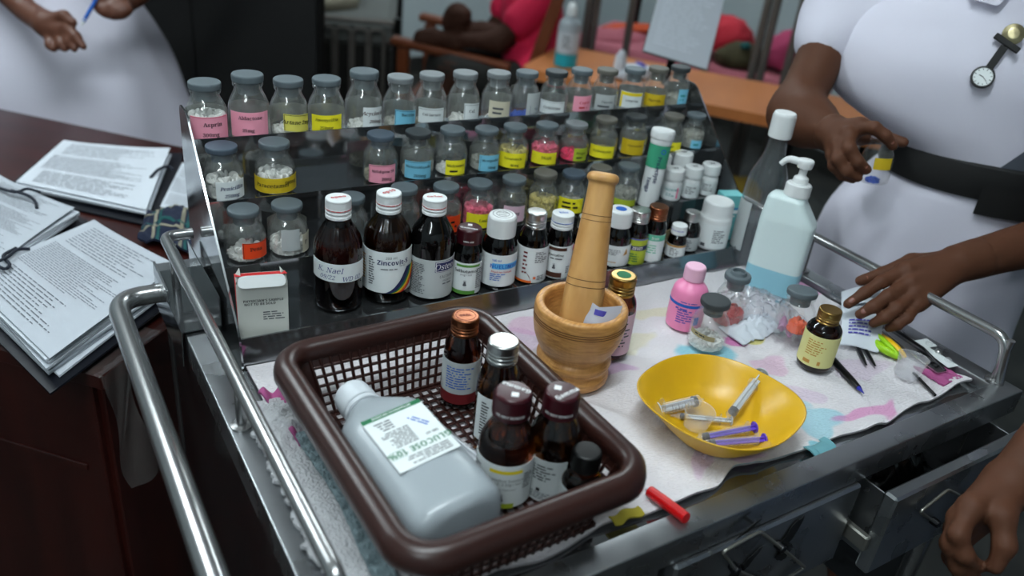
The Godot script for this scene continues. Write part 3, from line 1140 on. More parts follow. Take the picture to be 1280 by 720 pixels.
# ---------------------------------------------------------------- cloths on the tray
func sheet_mesh(nx: int, nz: int, f: Callable, thick := 0.003) -> ArrayMesh:   # f(u, v) gives the top point; the underside lies thick below, edges closed
	var rows := []
	for j in nz + 1:
		var row := PackedVector3Array()
		for i in nx + 1:
			row.append(f.call(float(i) / nx, float(j) / nz))
		rows.append(row)
	var v := PackedVector3Array()
	var top := grid(rows, false, false, false, false)
	var a := top.surface_get_arrays(0)
	var n: PackedVector3Array = a[Mesh.ARRAY_NORMAL]
	var up := n[n.size() / 2].y > 0
	if not up:
		top = grid(rows, false, false, false, true)
	var low := []
	for r in rows:
		var q := PackedVector3Array()
		for p in r:
			q.append(p - Vector3(0, thick, 0))
		low.append(q)
	var under := grid(low, false, false, false, up)
	var loop := PackedVector3Array()
	for i in nx + 1:
		loop.append(rows[0][i])
	for j in range(1, nz + 1):
		loop.append(rows[j][nx])
	for i in range(nx - 1, -1, -1):
		loop.append(rows[nz][i])
	for j in range(nz - 1, 0, -1):
		loop.append(rows[j][0])
	var lo := PackedVector3Array()
	for p in loop:
		lo.append(p - Vector3(0, thick, 0))
	var side := grid([lo, loop], true)
	return join([[top, Transform3D()], [under, Transform3D()], [side, Transform3D()]])


func build_cloths() -> void:
	var n := FastNoiseLite.new()
	n.seed = 4
	n.frequency = 1.0
	n.fractal_octaves = 3
	var main := func(u: float, v: float) -> Vector3:
		var x := lerpf(0.205, 1.082, u)
		var zf := -0.441 + 0.003 * sin(x * 23.0) + 0.003 * sin(x * 51.0 + 1.0) - 0.018 * exp(-pow((x - 0.635) / 0.03, 2)) + 0.004 * exp(-pow((x - 0.56) / 0.05, 2)) + 0.005 * exp(-pow((x - 0.84) / 0.08, 2))
		var z := lerpf(-0.849 + 0.0228 * (x - 0.2), zf, v)
		var y := 0.0055 + 0.0022 * n.get_noise_2d(x * 14.0, z * 14.0)
		y += 0.010 * exp(-pow((x - 0.545 - (z + 0.6) * 0.7) / 0.018, 2)) * smoothstep(-0.72, -0.62, z) * (1.0 - smoothstep(-0.60, -0.52, z))
		y += 0.008 * (0.5 + 0.5 * sin(x * 60.0)) * smoothstep(0.93, 1.0, v) * (0.4 + n.get_noise_2d(x * 9.0, 3.0))
		y += 0.006 * exp(-pow((z + 0.618 + 0.25 * (x - 0.9)) / 0.007, 2)) * smoothstep(0.82, 0.9, x) * (1.0 - smoothstep(0.98, 1.05, x))
		return Vector3(x, TY + maxf(y, 0.0042), z)
	single("printed_towel", sheet_mesh(220, 90, main, 0.003), M.terry, "pale printed cotton towel with aqua and pink shapes lining the trolley tray", "towel")
	# left: fluffy scrap with a frayed edge hanging over the rim, teal quilted strip beside the basket
	var fl := func(u: float, v: float) -> Vector3:
		var z := lerpf(-0.755, -0.43, v)
		var x := lerpf(0.181 + 0.012 * n.get_noise_2d(z * 30.0, 1.0) + 0.006 * n.get_noise_2d(z * 110.0, 4.0) - 0.010 * sin(v * PI), 0.243, u)
		var y := 0.0215 + 0.006 * n.get_noise_2d(x * 40.0, z * 40.0) + 0.014 * exp(-pow((z + 0.715) / 0.035, 2)) * sin(u * PI) - 0.006 * u
		return Vector3(x, TY + maxf(y, 0.0200), z)
	single("frayed_cloth", sheet_mesh(24, 110, fl, 0.004), M.fluff, "fluffy white cloth scrap with a frayed edge between basket and left guard rail", "cloth")
	var q := func(u: float, v: float) -> Vector3:
		var z := lerpf(-0.68, -0.425, v)
		var x := lerpf(0.212, 0.231, u)
		var y := 0.0275 + 0.0025 * sin(z * 420.0) * sin(u * PI) + 0.003 * n.get_noise_2d(x * 60.0, z * 60.0)
		return Vector3(x + 0.003 * sin(z * 30.0), TY + y, z)
	single("quilted_strip", sheet_mesh(10, 120, q, 0.003), M.fluff_teal, "grey teal ribbed strip of cloth lying along the left side of the brown basket", "cloth")
	var mg := func(u: float, v: float) -> Vector3:
		var z := lerpf(-0.77, -0.665, v)
		var x := lerpf(0.197, 0.222, u) + 0.012 * v
		return Vector3(x, TY + 0.023 + 0.006 * sin(u * 7.0 + v * 9.0) + 0.003 * n.get_noise_2d(x * 60.0, z * 60.0), z)
	single("magenta_scrap", sheet_mesh(12, 30, mg, 0.003), M.magenta_cloth, "crumpled magenta cloth scrap at the back left corner of the brown basket", "cloth")
	var m2 := func(u: float, v: float) -> Vector3:
		var x := lerpf(1.030, 1.074, u)
		var z := lerpf(-0.50, -0.452, v) + 0.02 * sin(u * 3.0) * (1.0 - v)
		return Vector3(x, TY + 0.010 + 0.003 * n.get_noise_2d(x * 60.0, z * 60.0), z)
	single("magenta_scrap", sheet_mesh(16, 12, m2, 0.003), M.magenta_cloth, "flat magenta cloth corner at the right front corner of the tray", "cloth")
	var tl := func(u: float, v: float) -> Vector3:
		var a := u * PI
		return Vector3(lerpf(0.738, 0.776, v) + 0.003 * sin(v * 20.0), TY + 0.007 + 0.007 * sin(a) * (0.7 + 0.3 * sin(v * 5.0)), -0.434 + 0.010 * cos(a) + 0.004 * sin(v * 4.0))
	single("teal_hem", sheet_mesh(10, 40, tl, 0.002), M.teal_cloth, "rolled teal cloth hem sticking out by the tray rim in front of the yellow bowl", "cloth")
	var lm := func(u: float, v: float) -> Vector3:
		return Vector3(lerpf(0.455, 0.492, u), TY + 0.0120 + 0.001 * sin(v * 4.0), lerpf(-0.449, -0.437, v) + 0.002 * sin(u * 9.0))
	single("lemon_hem", sheet_mesh(20, 8, lm, 0.002), mat("lemon_cloth", Color(0.66, 0.60, 0.18), 0.9), "lemon yellow cloth hem beside the right front foot of the basket", "cloth")


# ---------------------------------------------------------------- jars: clear glass vials with rubber stoppers
func jar_profile(r: float, h: float) -> Array:   # glass only; the stopper's top is at h
	return soft([Vector2(0, 0.0012), Vector2(r * 0.80, 0.0003), Vector2(r * 0.97, 0.0035), Vector2(r, 0.009), Vector2(r, h * 0.50), Vector2(r * 0.93, h * 0.60), Vector2(r * 0.70, h * 0.74), Vector2(r * 0.645, h * 0.79), Vector2(r * 0.645, h * 0.815), Vector2(r * 0.735, h * 0.825), Vector2(r * 0.735, h * 0.885), Vector2(r * 0.46, h * 0.888)], 0.006, 3)


func stopper_mesh(r: float, h: float) -> ArrayMesh:
	return lathe(soft([Vector2(0, h * 0.70), Vector2(r * 0.50, h * 0.70), Vector2(r * 0.53, h * 0.882), Vector2(r * 0.76, h * 0.89), Vector2(r * 0.77, h * 0.975), Vector2(r * 0.73, h * 0.998), Vector2(0, h)], 0.0012, 2), 36)


func tablets(r: float, top: float, size: float, seed_: int, round_ := false) -> ArrayMesh:   # a heap of small tablets filling a jar to a height
	var g := RandomNumberGenerator.new()
	g.seed = seed_
	var list := []
	var one := lathe(soft([Vector2(0, -size * 0.32), Vector2(size * 0.85, -size * 0.32), Vector2(size, 0), Vector2(size * 0.85, size * 0.32), Vector2(0, size * 0.32)], size * 0.2, 1), 10)
	if round_:
		one = lathe([Vector2(0, -size * 0.8), Vector2(size * 0.7, -size * 0.5), Vector2(size * 0.9, 0), Vector2(size * 0.7, size * 0.5), Vector2(0, size * 0.8)], 10)
	var heap := lathe([Vector2(0, 0.003), Vector2(r * 0.86, 0.003), Vector2(r * 0.90, top * 0.4), Vector2(r * 0.84, top * 0.75), Vector2(0, top * 0.8)], 20)
	list.append([heap, Transform3D()])
	var rim_n := int(r / size * 4.2)
	var layers := maxi(1, int(top / (size * 1.25)))
	for l in layers:
		for k in rim_n:
			var a := TAU * (k + g.randf()) / rim_n
			var rr := r * 0.93 - size * 0.75
			list.append([one, Transform3D(Basis.from_euler(Vector3(g.randf() * 3, g.randf() * 3, g.randf() * 3)), Vector3(cos(a) * rr, minf(0.004 + size * 0.5 + l * size * 1.25, top), sin(a) * rr))])
	var tops := int(pow(r / size, 2) * 1.1)
	for k in tops:
		var a := g.randf() * TAU
		var rr := sqrt(g.randf()) * (r * 0.9 - size)
		list.append([one, Transform3D(Basis.from_euler(Vector3(g.randf() * 2, g.randf() * 3, g.randf() * 2)), Vector3(cos(a) * rr, top * 0.82 + g.randf() * size * 1.2, sin(a) * rr))])
	return join(list)


# [level, u, diameter, height, stopper, contents material or "", fill height, tablet size, label list, description]
func jar(level: int, u: float, d: float, h: float, stop: String, content: String, fill: float, size: float, labels: Array, text: String, w := 0.0) -> void:
	var ws := [0.0, -0.241, -0.1855, -0.1295]
	var p := on_rack(u, ws[level] if w == 0.0 else w, LEVEL[level] + 0.0004)
	var t := thing("glass_jar", text, "glass jar", p, faces_eye(p), ["", "stoppered jars on the top step", "stoppered jars on the second step", "stoppered jars on the third step"][level])
	for l in labels:
		if level == 1:
			l[0] += 0.004
			l[1] += 0.004
	glass_jar(t, d / 2, h, stop, content, fill, size, labels, "paper_rear" if level == 1 or int(u * 1000.0) % 2 == 0 else "")


func glass_jar(t: Node3D, r: float, h: float, stop: String, content: String, fill: float, size: float, labels: Array, back_paper := "") -> void:
	part(t, "glass", lathe(jar_profile(r, h), 40), M.jar_glass)
	part(t, "inner_wall", lathe(soft([Vector2(0, 0.0042), Vector2(r * 0.86, 0.0045), Vector2(r * 0.93, 0.010), Vector2(r * 0.93, h * 0.50), Vector2(r * 0.86, h * 0.60), Vector2(r * 0.62, h * 0.735), Vector2(r * 0.56, h * 0.80), Vector2(r * 0.56, h * 0.88)], 0.006, 3), 32), M.jar_inner)
	part(t, "stopper", stopper_mesh(r, h), M[stop])
	if back_paper != "" and labels.size() > 0:
		var l0: Array = labels[0]
		part(t, "label_back", patch(r + 0.0003, l0[0], l0[1] + 0.002, deg_to_rad(72), PI + deg_to_rad(l0[3] * 0.5)), M[back_paper])
	if content != "":
		var c := part(t, "tablets", tablets(r * 0.95, fill, size, int(fill * 90000.0) + int(r * 99999.0) + t.get_index()), M[content])
		c.set_meta("kind", "stuff")
	for l in labels:
		put_label(t, r, l)


func build_jars() -> void:
	var hand := "serifb"
	# top step
	jar(1, 0.027, 0.0535, 0.081, "rubber_grey", "tablet", 0.036, 0.0048, [[0.006, 0.0375, 56, 8, "paper_pink", [["t", "Asprin", 0.0215, 0.003, 0.0050, "ink", "serifb"], ["t", "300mg", 0.008, 0.0, 0.0045, "ink", "serifb"], ["r", -0.026, 0.0305, 0.026, 0.0309, "ink_red"]]]], "stoppered glass jar with a pink Asprin label, first from the left on the top step")
	jar(1, 0.0815, 0.0535, 0.089, "rubber_grey", "powder", 0.010, 0.003, [[0.006, 0.040, 58, 0, "paper_pink", [["t", "Aldactone", 0.0265, 0.001, 0.0043, "ink", "serifb"], ["t", "25mg", 0.010, -0.002, 0.0041, "ink", "serifb"]]]], "tall stoppered glass jar with a pink Aldactone label on the top step")
	jar(1, 0.135, 0.0520, 0.080, "rubber_grey", "tablet", 0.014, 0.004, [[0.010, 0.0330, 42, 26, "paper_lemon", [["t", "Artane 2mg", 0.0125, 0.0, 0.0051, "ink", "serifb", 0.25], ["r", -0.019, 0.0216, 0.019, 0.0222, "ink"], ["r", -0.0188, 0.001, -0.0182, 0.022, "ink"]], -0.10]], "stoppered glass jar with a lemon hand-lettered Artane label on the top step")
	jar(1, 0.188, 0.0510, 0.079, "rubber_grey", "tablet_grey", 0.008, 0.004, [[0.006, 0.0290, 50, 0, "paper_yellow", [["t", "Amoxycillin", 0.0165, 0.0, 0.0037, "ink", "serifb", 0.15], ["t", "250mg", 0.0055, 0.0, 0.0040, "ink", "serifb"]], 0.04]], "stoppered glass jar with a bright yellow Amoxycillin label on the top step")
	jar(1, 0.243, 0.0530, 0.087, "rubber_grey", "tablet", 0.009, 0.004, [[0.008, 0.0370, 34, 32, "paper_white", [["t", "Acyclovir", 0.0205, 0.0, 0.0050, "ink_brown", "serifb", 0.3], ["t", "200mg", 0.0090, 0.003, 0.0043, "ink_brown", "serifb", 0.3]], -0.05]], "tall stoppered glass jar with a white Acyclovir label in brown handwriting")
	jar(1, 0.298, 0.0495, 0.077, "rubber_light", "tablet_grey", 0.010, 0.004, [[0.006, 0.0290, 40, 26, "paper_blue", [["t", "Bactrim", 0.0165, 0.003, 0.0038, "ink", "serifb"], ["r", -0.0172, 0.0, -0.0167, 0.022, "ink_navy"], ["r", -0.017, 0.0215, 0.016, 0.022, "ink_navy"]], -0.09]], "stoppered glass jar with a pale blue Bactrim label on the top step")
	jar(1, 0.348, 0.0485, 0.079, "rubber_light", "powder", 0.007, 0.003, [[0.006, 0.0290, 48, 4, "paper_white", [["t", "Cal-lactate", 0.0135, 0.001, 0.0037, "ink", "serifb"], ["r", -0.0195, 0.0207, 0.019, 0.0212, "ink"]]]], "stoppered glass jar with a white Cal-lactate label on the top step")
	jar(1, 0.403, 0.0490, 0.079, "rubber_light", "tablet", 0.008, 0.0038, [[0.006, 0.0330, 34, 38, "paper_white", [["t", "Cal", 0.0155, -0.002, 0.0045, "ink", "serifb"], ["r", -0.0142, 0.002, -0.0137, 0.025, "ink_grey"], ["r", -0.0142, 0.0245, 0.013, 0.025, "ink_grey"]], -0.06]], "stoppered glass jar with a white label round its right side, eighth on the top step")
	jar(1, 0.461, 0.0480, 0.077, "rubber_light", "", 0.0, 0.0, [[0.007, 0.0330, 42, 16, "paper_beige", [["l", -0.012, 0.004, 0.014, 0.018, 2, "ink_grey"]], -0.05]], "stoppered glass jar with a faded beige label on the top step")
	jar(1, 0.512, 0.0465, 0.076, "rubber_grey", "tablet_blue", 0.004, 0.004, [[0.006, 0.0430, 34, 44, "paper_grey", [["r", -0.008, 0.004, 0.012, 0.0045, "ink_navy"], ["r", -0.008, 0.004, -0.0075, 0.018, "ink_navy"], ["t", "Co", 0.012, 0.004, 0.0036, "ink_navy", "serifb"]]]], "stoppered glass jar with a tall greyish label at its right and blue dregs")
	jar(1, 0.567, 0.0475, 0.075, "rubber_dark", "", 0.0, 0.0, [[0.006, 0.0265, 52, -4, "paper_white", [["t", "Cetirizine", 0.010, 0.001, 0.0040, "ink", "serifb"], ["r", -0.021, 0.0185, 0.021, 0.0189, "ink_grey"]]]], "stoppered glass jar with a dark lid and a broad white label on the top step")
	jar(1, 0.616, 0.0460, 0.076, "rubber_grey", "powder", 0.014, 0.003, [[0.008, 0.0330, 40, 22, "paper_pink", [["t", "Capto", 0.0145, 0.003, 0.0043, "ink_red", "serifb", 0.1], ["l", -0.006, 0.003, 0.010, 0.009, 1, "ink_red"]], 0.05]], "stoppered glass jar with a rose pink label printed in red on the top step")
	jar(1, 0.668, 0.0465, 0.074, "rubber_brown", "", 0.0, 0.0, [[0.006, 0.0320, 42, 8, "paper_grey", [["t", "Digoxin", 0.0145, 0.004, 0.0034, "ink_grey", "serifb"], ["l", -0.012, 0.003, 0.010, 0.010, 1, "ink_grey"]]]], "stoppered glass jar with a brownish lid and a grey-white label on the top step")
	jar(1, 0.726, 0.0465, 0.073, "rubber_grey", "", 0.0, 0.0, [[0.006, 0.0330, 50, 2, "paper_white", [["r", -0.020, 0.021, 0.020, 0.0265, "ink_yellow"], ["r", -0.020, 0.0, -0.016, 0.021, "ink_yellow"], ["t", "Losartan", 0.0130, 0.002, 0.0034, "ink", "serifb"]]]], "stoppered glass jar with a white label edged in yellow on the top step")
	jar(1, 0.777, 0.0455, 0.073, "rubber_brown", "tablet_yellow", 0.012, 0.0036, [[0.006, 0.0270, 56, 0, "paper_mustard", [["t", "Thyroxin", 0.0105, 0.002, 0.0034, "ink_brown", "serifb"]]]], "stoppered glass jar with a mustard label, second from the right end of the top step")
	jar(1, 0.8265, 0.0450, 0.073, "rubber_dark", "tablet_grey", 0.022, 0.0036, [[0.008, 0.0340, 24, 36, "paper_blue", [["l", -0.006, 0.004, 0.007, 0.018, 2, "ink_teal"]]]], "stoppered glass jar with a small blue label at the right end of the top step")
	# second step
	jar(2, 0.031, 0.0520, 0.0695, "rubber_blue", "tablet", 0.024, 0.0062, [[0.004, 0.0290, 44, 22, "paper_white", [["t", "Penicillin", 0.0160, 0.001, 0.0046, "ink_navy", "serifb", 0.25], ["t", "250mg", 0.0060, 0.0, 0.0043, "ink_navy", "serifb", 0.25]], 0.03]], "squat stoppered jar of white tablets with a handwritten white Penicillin label")
	jar(2, 0.098, 0.0525, 0.0695, "rubber_grey", "tablet", 0.029, 0.0050, [[0.006, 0.0265, 88, 0, "paper_mustard", [["t", "Paracetamol", 0.0105, -0.005, 0.0051, "ink", "serifb", 0.2], ["t", "500mg", 0.0130, 0.0225, 0.0045, "ink", "serifb", 0.2]], 0.03]], "stoppered jar of white tablets with a mustard band reading Paracetamol")
	jar(2, 0.247, 0.0500, 0.0690, "rubber_blue", "powder", 0.012, 0.003, [[0.004, 0.0300, 46, 10, "paper_pink", [["t", "Nifidipine SR", 0.0170, 0.001, 0.0037, "ink", "bold"], ["t", "20mg", 0.0060, 0.006, 0.0041, "ink", "bold"], ["r", -0.0198, 0.0245, 0.0196, 0.0250, "ink_maroon"], ["r", -0.0198, 0.001, -0.0193, 0.025, "ink_maroon"]]]], "stoppered jar with a pink Nifidipine label on the second step")
	jar(2, 0.304, 0.0490, 0.0680, "rubber_dark", "tablet_grey", 0.012, 0.004, [[0.004, 0.0300, 48, 6, "paper_blue", [["t", "Metronidazole", 0.0180, 0.0, 0.0036, "ink", "serifb"], ["t", "200mg", 0.0050, 0.003, 0.0040, "ink", "serifb"], ["r", -0.0198, 0.0245, 0.0196, 0.0250, "ink"]]]], "stoppered jar with a blue Metronidazole label on the second step")
	jar(2, 0.359, 0.0480, 0.0680, "rubber_grey", "tablet", 0.008, 0.004, [[0.004, 0.0265, 38, 22, "paper_yellow", [["t", "Mefenamic", 0.0145, 0.0, 0.0036, "ink", "serifb"], ["l", -0.010, 0.003, 0.010, 0.009, 1, "ink"]]]], "stoppered jar with a yellow Mefenamic label on the second step")
	jar(2, 0.4165, 0.0470, 0.0640, "rubber_grey", "tablet_grey", 0.016, 0.004, [[0.004, 0.0290, 40, 22, "paper_blue", [["t", "Metoprolol", 0.0170, 0.001, 0.0034, "ink", "serifb"], ["t", "50mg", 0.0060, 0.004, 0.0036, "ink", "serifb"], ["r", -0.0150, 0.001, -0.0146, 0.024, "ink_navy"]]]], "stoppered jar with a blue Metoprolol label on the second step")
	jar(2, 0.466, 0.0475, 0.0650, "rubber_grey", "tablet_yellow", 0.028, 0.0042, [[0.004, 0.0275, 54, 2, "paper_yellow", [["t", "Levamisole", 0.0150, 0.001, 0.0034, "ink", "serifb"], ["t", "40mg", 0.0050, 0.004, 0.0036, "ink", "serifb"]]]], "stoppered jar with a yellow Levamisole label on the second step")
	jar(2, 0.524, 0.0465, 0.0635, "rubber_grey", "tablet_pink", 0.031, 0.0042, [[0.004, 0.0230, 54, 2, "paper_yellow", [["t", "INAH", 0.0110, 0.004, 0.0041, "ink", "serifb"], ["r", -0.021, 0.0, 0.021, 0.0004, "ink"]]]], "stoppered jar of dull pink tablets with a yellow INAH label")
	jar(2, 0.580, 0.0470, 0.0610, "rubber_light", "tablet_hot", 0.012, 0.0040, [[0.005, 0.0260, 30, 34, "paper_lime", [["t", "Propyl", 0.0130, 0.0, 0.0036, "ink", "serifb"], ["l", -0.008, 0.003, 0.008, 0.008, 1, "ink"]]]], "stoppered jar with hot pink tablets at the bottom and a lime label")
	jar(2, 0.638, 0.0470, 0.0655, "rubber_brown", "tablet_yellow", 0.010, 0.0040, [[0.004, 0.0240, 54, 0, "paper_yellow", [["t", "Hydroxyzine", 0.0115, 0.001, 0.0034, "ink", "serifb"]]]], "stoppered jar with a brown lid and a yellow Hydroxyzine label")
	jar(2, 0.700, 0.0470, 0.0655, "rubber_dark", "tablet", 0.008, 0.0040, [[0.004, 0.0300, 50, 4, "paper_mustard", [["t", "Frusemide", 0.0160, 0.004, 0.0032, "ink_brown", "serifb"]]]], "stoppered jar with a dark lid and a tall golden label left of the green tube")
	jar(2, 0.782, 0.0455, 0.0615, "rubber_brown", "", 0.0, 0.0, [[0.004, 0.0190, 56, 4, "paper_yellow", [["t", "Folic", 0.0080, 0.002, 0.0036, "ink_brown", "serifb"]]]], "stoppered jar with a brown lid and low yellow label right behind the green tube")
	jar(2, 0.833, 0.0440, 0.0600, "rubber_grey", "tablet_grey", 0.028, 0.0040, [[0.004, 0.0180, 26, 26, "paper_blue", [["l", -0.006, 0.003, 0.006, 0.010, 1, "ink_teal"]]]], "stoppered jar with a tiny blue label at the right end of the second step")
	# third step
	jar(3, 0.041, 0.0520, 0.0690, "rubber_grey", "tablet", 0.012, 0.0050, [[0.008, 0.0300, 42, 34, "paper_orange", [["t", "Pena", 0.0135, -0.002, 0.0049, "ink", "serifb"], ["r", -0.0180, 0.0215, 0.018, 0.0220, "ink"], ["r", -0.0188, 0.0, -0.0182, 0.022, "ink"]], -0.07]], "stoppered jar with a bright orange label behind the white carton")
	jar(3, 0.0965, 0.0520, 0.0695, "rubber_grey", "tablet", 0.020, 0.0044, [[0.012, 0.0420, 26, 8, "paper_grey", []], [0.006, 0.0320, 22, 66, "paper_beige", [["t", "P", 0.014, -0.004, 0.0054, "ink", "serifb"]]]], "stoppered jar a quarter full of round white tablets left of the first brown syrup bottle")
	jar(3, 0.184, 0.0480, 0.0690, "rubber_grey", "", 0.0, 0.0, [], "plain stoppered jar half hidden between the two tall brown syrup bottles")
	jar(3, 0.261, 0.0490, 0.0740, "rubber_grey", "", 0.0, 0.0, [[0.004, 0.024, 34, -30, "paper_grey", []]], "stoppered jar with a grey label half hidden behind the rainbow-label bottle")
	jar(3, 0.326, 0.0490, 0.0690, "rubber_grey", "tablet_red", 0.010, 0.0044, [[0.004, 0.0300, 40, 26, "paper_orange", [["l", -0.012, 0.006, 0.012, 0.020, 2, "ink"]]]], "stoppered jar with an orange label behind the black bottle on the third step")
	jar(3, 0.381, 0.0480, 0.0680, "rubber_grey", "tablet_pink", 0.030, 0.0044, [[0.004, 0.0260, 52, 12, "paper_yellow", [["t", "Lasix", 0.0120, 0.006, 0.0041, "ink", "serifb"]]]], "stoppered jar of pinkish tablets with a yellow label behind the maroon cap")
	jar(3, 0.439, 0.0470, 0.0685, "rubber_grey", "tablet", 0.010, 0.0044, [[0.006, 0.0310, 42, 14, "paper_rose", [["t", "1mg", 0.0140, 0.002, 0.0040, "ink", "serifb"], ["l", -0.010, 0.004, 0.010, 0.010, 1, "ink_grey"]]]], "stoppered jar with a pale rose label behind the silver capped bottles")
	jar(3, 0.494, 0.0470, 0.0720, "rubber_brown", "tablet_yellow", 0.030, 0.0044, [], "stoppered jar of yellowish tablets with a khaki lid on the third step")
	jar(3, 0.547, 0.0470, 0.0665, "rubber_blue", "tablet_grey", 0.022, 0.0044, [[0.006, 0.0300, 52, 4, "paper_yellow", [["l", -0.014, 0.006, 0.014, 0.020, 2, "ink"]]]], "stoppered jar with a slate lid and yellow label left of the wooden pestle")
	jar(3, 0.599, 0.0440, 0.0700, "rubber_brown", "", 0.0, 0.0, [], "stoppered jar with a tan lid hidden behind the wooden pestle top")
	jar(3, 0.655, 0.0460, 0.0680, "rubber_grey", "tablet_grey", 0.026, 0.0044, [[0.004, 0.0150, 50, 4, "paper_lime", []]], "stoppered jar with a low lime label left of the green tube on the third step")


# ---------------------------------------------------------------- bottles
func knurled(r: float, y0: float, y1: float, n := 48, depth := 0.0004) -> Array:   # a ridged skirt between two heights, as rows for a grid
	var rows := []
	for y in [y0, y0, y1, y1]:
		var row := PackedVector3Array()
		for k in n * 2:
			var a := TAU * k / (n * 2)
			var rr := r if k % 2 == 0 else r - depth
			row.append(Vector3(cos(a) * rr, y, sin(a) * rr))
		rows.append(row)
	return rows


func screw_cap(r: float, h: float) -> ArrayMesh:   # plastic cap with upright ridges
	return join([[lathe(soft([Vector2(0, 0), Vector2(r * 0.985, 0), Vector2(r * 0.985, h * 0.1), Vector2(r * 0.96, h * 0.12), Vector2(r * 0.96, h * 0.84), Vector2(r * 0.96, h * 0.9), Vector2(r * 0.88, h), Vector2(0, h)], 0.0012, 2), 36), Transform3D()], [grid(knurled(r, h * 0.12, h * 0.86, 44, r * 0.035), true), Transform3D()]])


func tin_cap(r: float, h: float) -> ArrayMesh:   # rolled aluminium cap: knurled band above, beads and a torn ring below
	return join([[lathe(soft([Vector2(0, 0), Vector2(r * 0.98, 0), Vector2(r, h * 0.03), Vector2(r, h * 0.16), Vector2(r * 0.93, h * 0.20), Vector2(r * 0.93, h * 0.25), Vector2(r, h * 0.29), Vector2(r, h * 0.36), Vector2(r * 0.94, h * 0.40), Vector2(r * 0.99, h * 0.45), Vector2(r * 0.99, h * 0.52), Vector2(r * 0.95, h * 0.56), Vector2(r * 0.95, h * 0.88), Vector2(r * 0.99, h * 0.90), Vector2(r * 0.96, h * 0.98), Vector2(r * 0.86, h), Vector2(0, h)], 0.0006, 2), 40), Transform3D()], [grid(knurled(r * 0.99, h * 0.57, h * 0.87, 60, r * 0.03), true), Transform3D()]])


func bottle_profile(r: float, hb: float, hs: float, rn: float, hn: float) -> Array:   # body to hb, shoulder to hs, neck of radius rn to hn
	return soft([Vector2(0, 0.002), Vector2(r * 0.82, 0.0), Vector2(r, r * 0.16), Vector2(r, hb), Vector2(r * 0.93, lerpf(hb, hs, 0.42)), Vector2(rn * 1.12, hs), Vector2(rn, hs + (hn - hs) * 0.25), Vector2(rn, hn), Vector2(0, hn)], r * 0.22, 4)


# cap: [kind, radius, height, material, prints on top]
func bottle(t: Node3D, r: float, h: float, hb: float, hs: float, rn: float, glass: String, cap: Array, labels: Array, fill := "", fill_h := 0.0) -> void:
	var hn: float = h - cap[2] * 0.35
	var bm := lathe(bottle_profile(r, hb, hs, rn, hn), 144 if r > 0.03 else 44)
	if r > 0.03 and glass != "black_bottle":   # fluted shoulder
		bm = moved(bm, func(p: Vector3) -> Vector3:
			var k := smoothstep(hb * 0.98, lerpf(hb, hs, 0.35), p.y) * (1.0 - smoothstep(lerpf(hb, hs, 0.75), hs, p.y))
			var q := 1.0 + 0.016 * k * cos(atan2(p.z, p.x) * 28.0)
			return Vector3(p.x * q, p.y, p.z * q))
	part(t, "bottle_body", bm, M[glass])
	if fill != "":
		part(t, "liquid", lathe(soft([Vector2(0, 0.0045), Vector2(r * 0.84, 0.0045), Vector2(r * 0.93, r * 0.25), Vector2(r * 0.93, minf(fill_h, hb)), Vector2(r * (0.93 if fill_h <= hb else 0.80), fill_h), Vector2(0, fill_h)], r * 0.1, 3), 32), M[fill])
	var c := part(t, "cap", tin_cap(cap[1], cap[2]) if cap[0] == "tin" else screw_cap(cap[1], cap[2]), M[cap[3]], at(0, h - cap[2], 0))
	for p in (cap[4] if cap.size() > 4 else []):
		# print that lies on the cap's top or runs round its side
		if p[0] == "top":
			part(c, "lettering", words(p[1], p[2], "bold"), M[p[3]], Transform3D(Basis.from_euler(Vector3(-PI / 2, deg_to_rad(p[4]), 0)), Vector3(0, cap[2] + 0.00035, 0)) * at(p[5], p[6], 0))
		elif p[0] == "disc":
			part(c, "print", lathe([Vector2(0, 0), Vector2(p[1], 0), Vector2(p[1], 0.0002), Vector2(0, 0.0002)], 24), M[p[2]], at(p[3], cap[2] + 0.0001, p[4]))
		elif p[0] == "circle":
			part(c, "print", sweep(circle_path(Vector3(0, cap[2] + 0.0001, 0), p[1], 36, Vector3.UP), 0.0003, 6, true), M[p[2]])
		elif p[0] == "square":
			part(c, "print", box(p[1], 0.0002, p[1], 0.00002), M[p[2]], at(p[3], cap[2] + 0.0002, p[4]))
		elif p[0] == "side":
			part(c, "lettering", wrapped(words(p[1], p[2], "bold"), cap[1] + 0.0004, 0.0, cap[2] * p[4]), M[p[3]])
		elif p[0] == "ring":
			part(c, "print", wrapped(print_lines(-cap[1] * 2.6, -0.0010, cap[1] * 2.6, 0.0010, 1, 0.6), cap[1] + 0.0003, 0.0, cap[2] * p[2]), M[p[1]])
	for l in labels:
		put_label(t, r, l)


func rack_bottle(called: String, label: String, cat: String, u: float, w: float, off: float, group := "") -> Node3D:
	var p := on_rack(u, w, LEVEL[4] + 0.0316 - 0.0306)
	return thing(called, label, cat, p, faces_eye(p, off), group)


func swoosh(x0: float, x1: float, y0: float, y1: float, lo: float, hi: float) -> ArrayMesh:   # a band of a curved rainbow
	var a := []
	var b := []
	for k in 13:
		var t := k / 12.0
		var x := lerpf(x0, x1, t)
		var c := y0 + (y1 - y0) * t * t
		a.append(Vector2(x + lo, c))
		b.append(Vector2(x + hi, c))
	b.reverse()
	return shape2d(a + b)


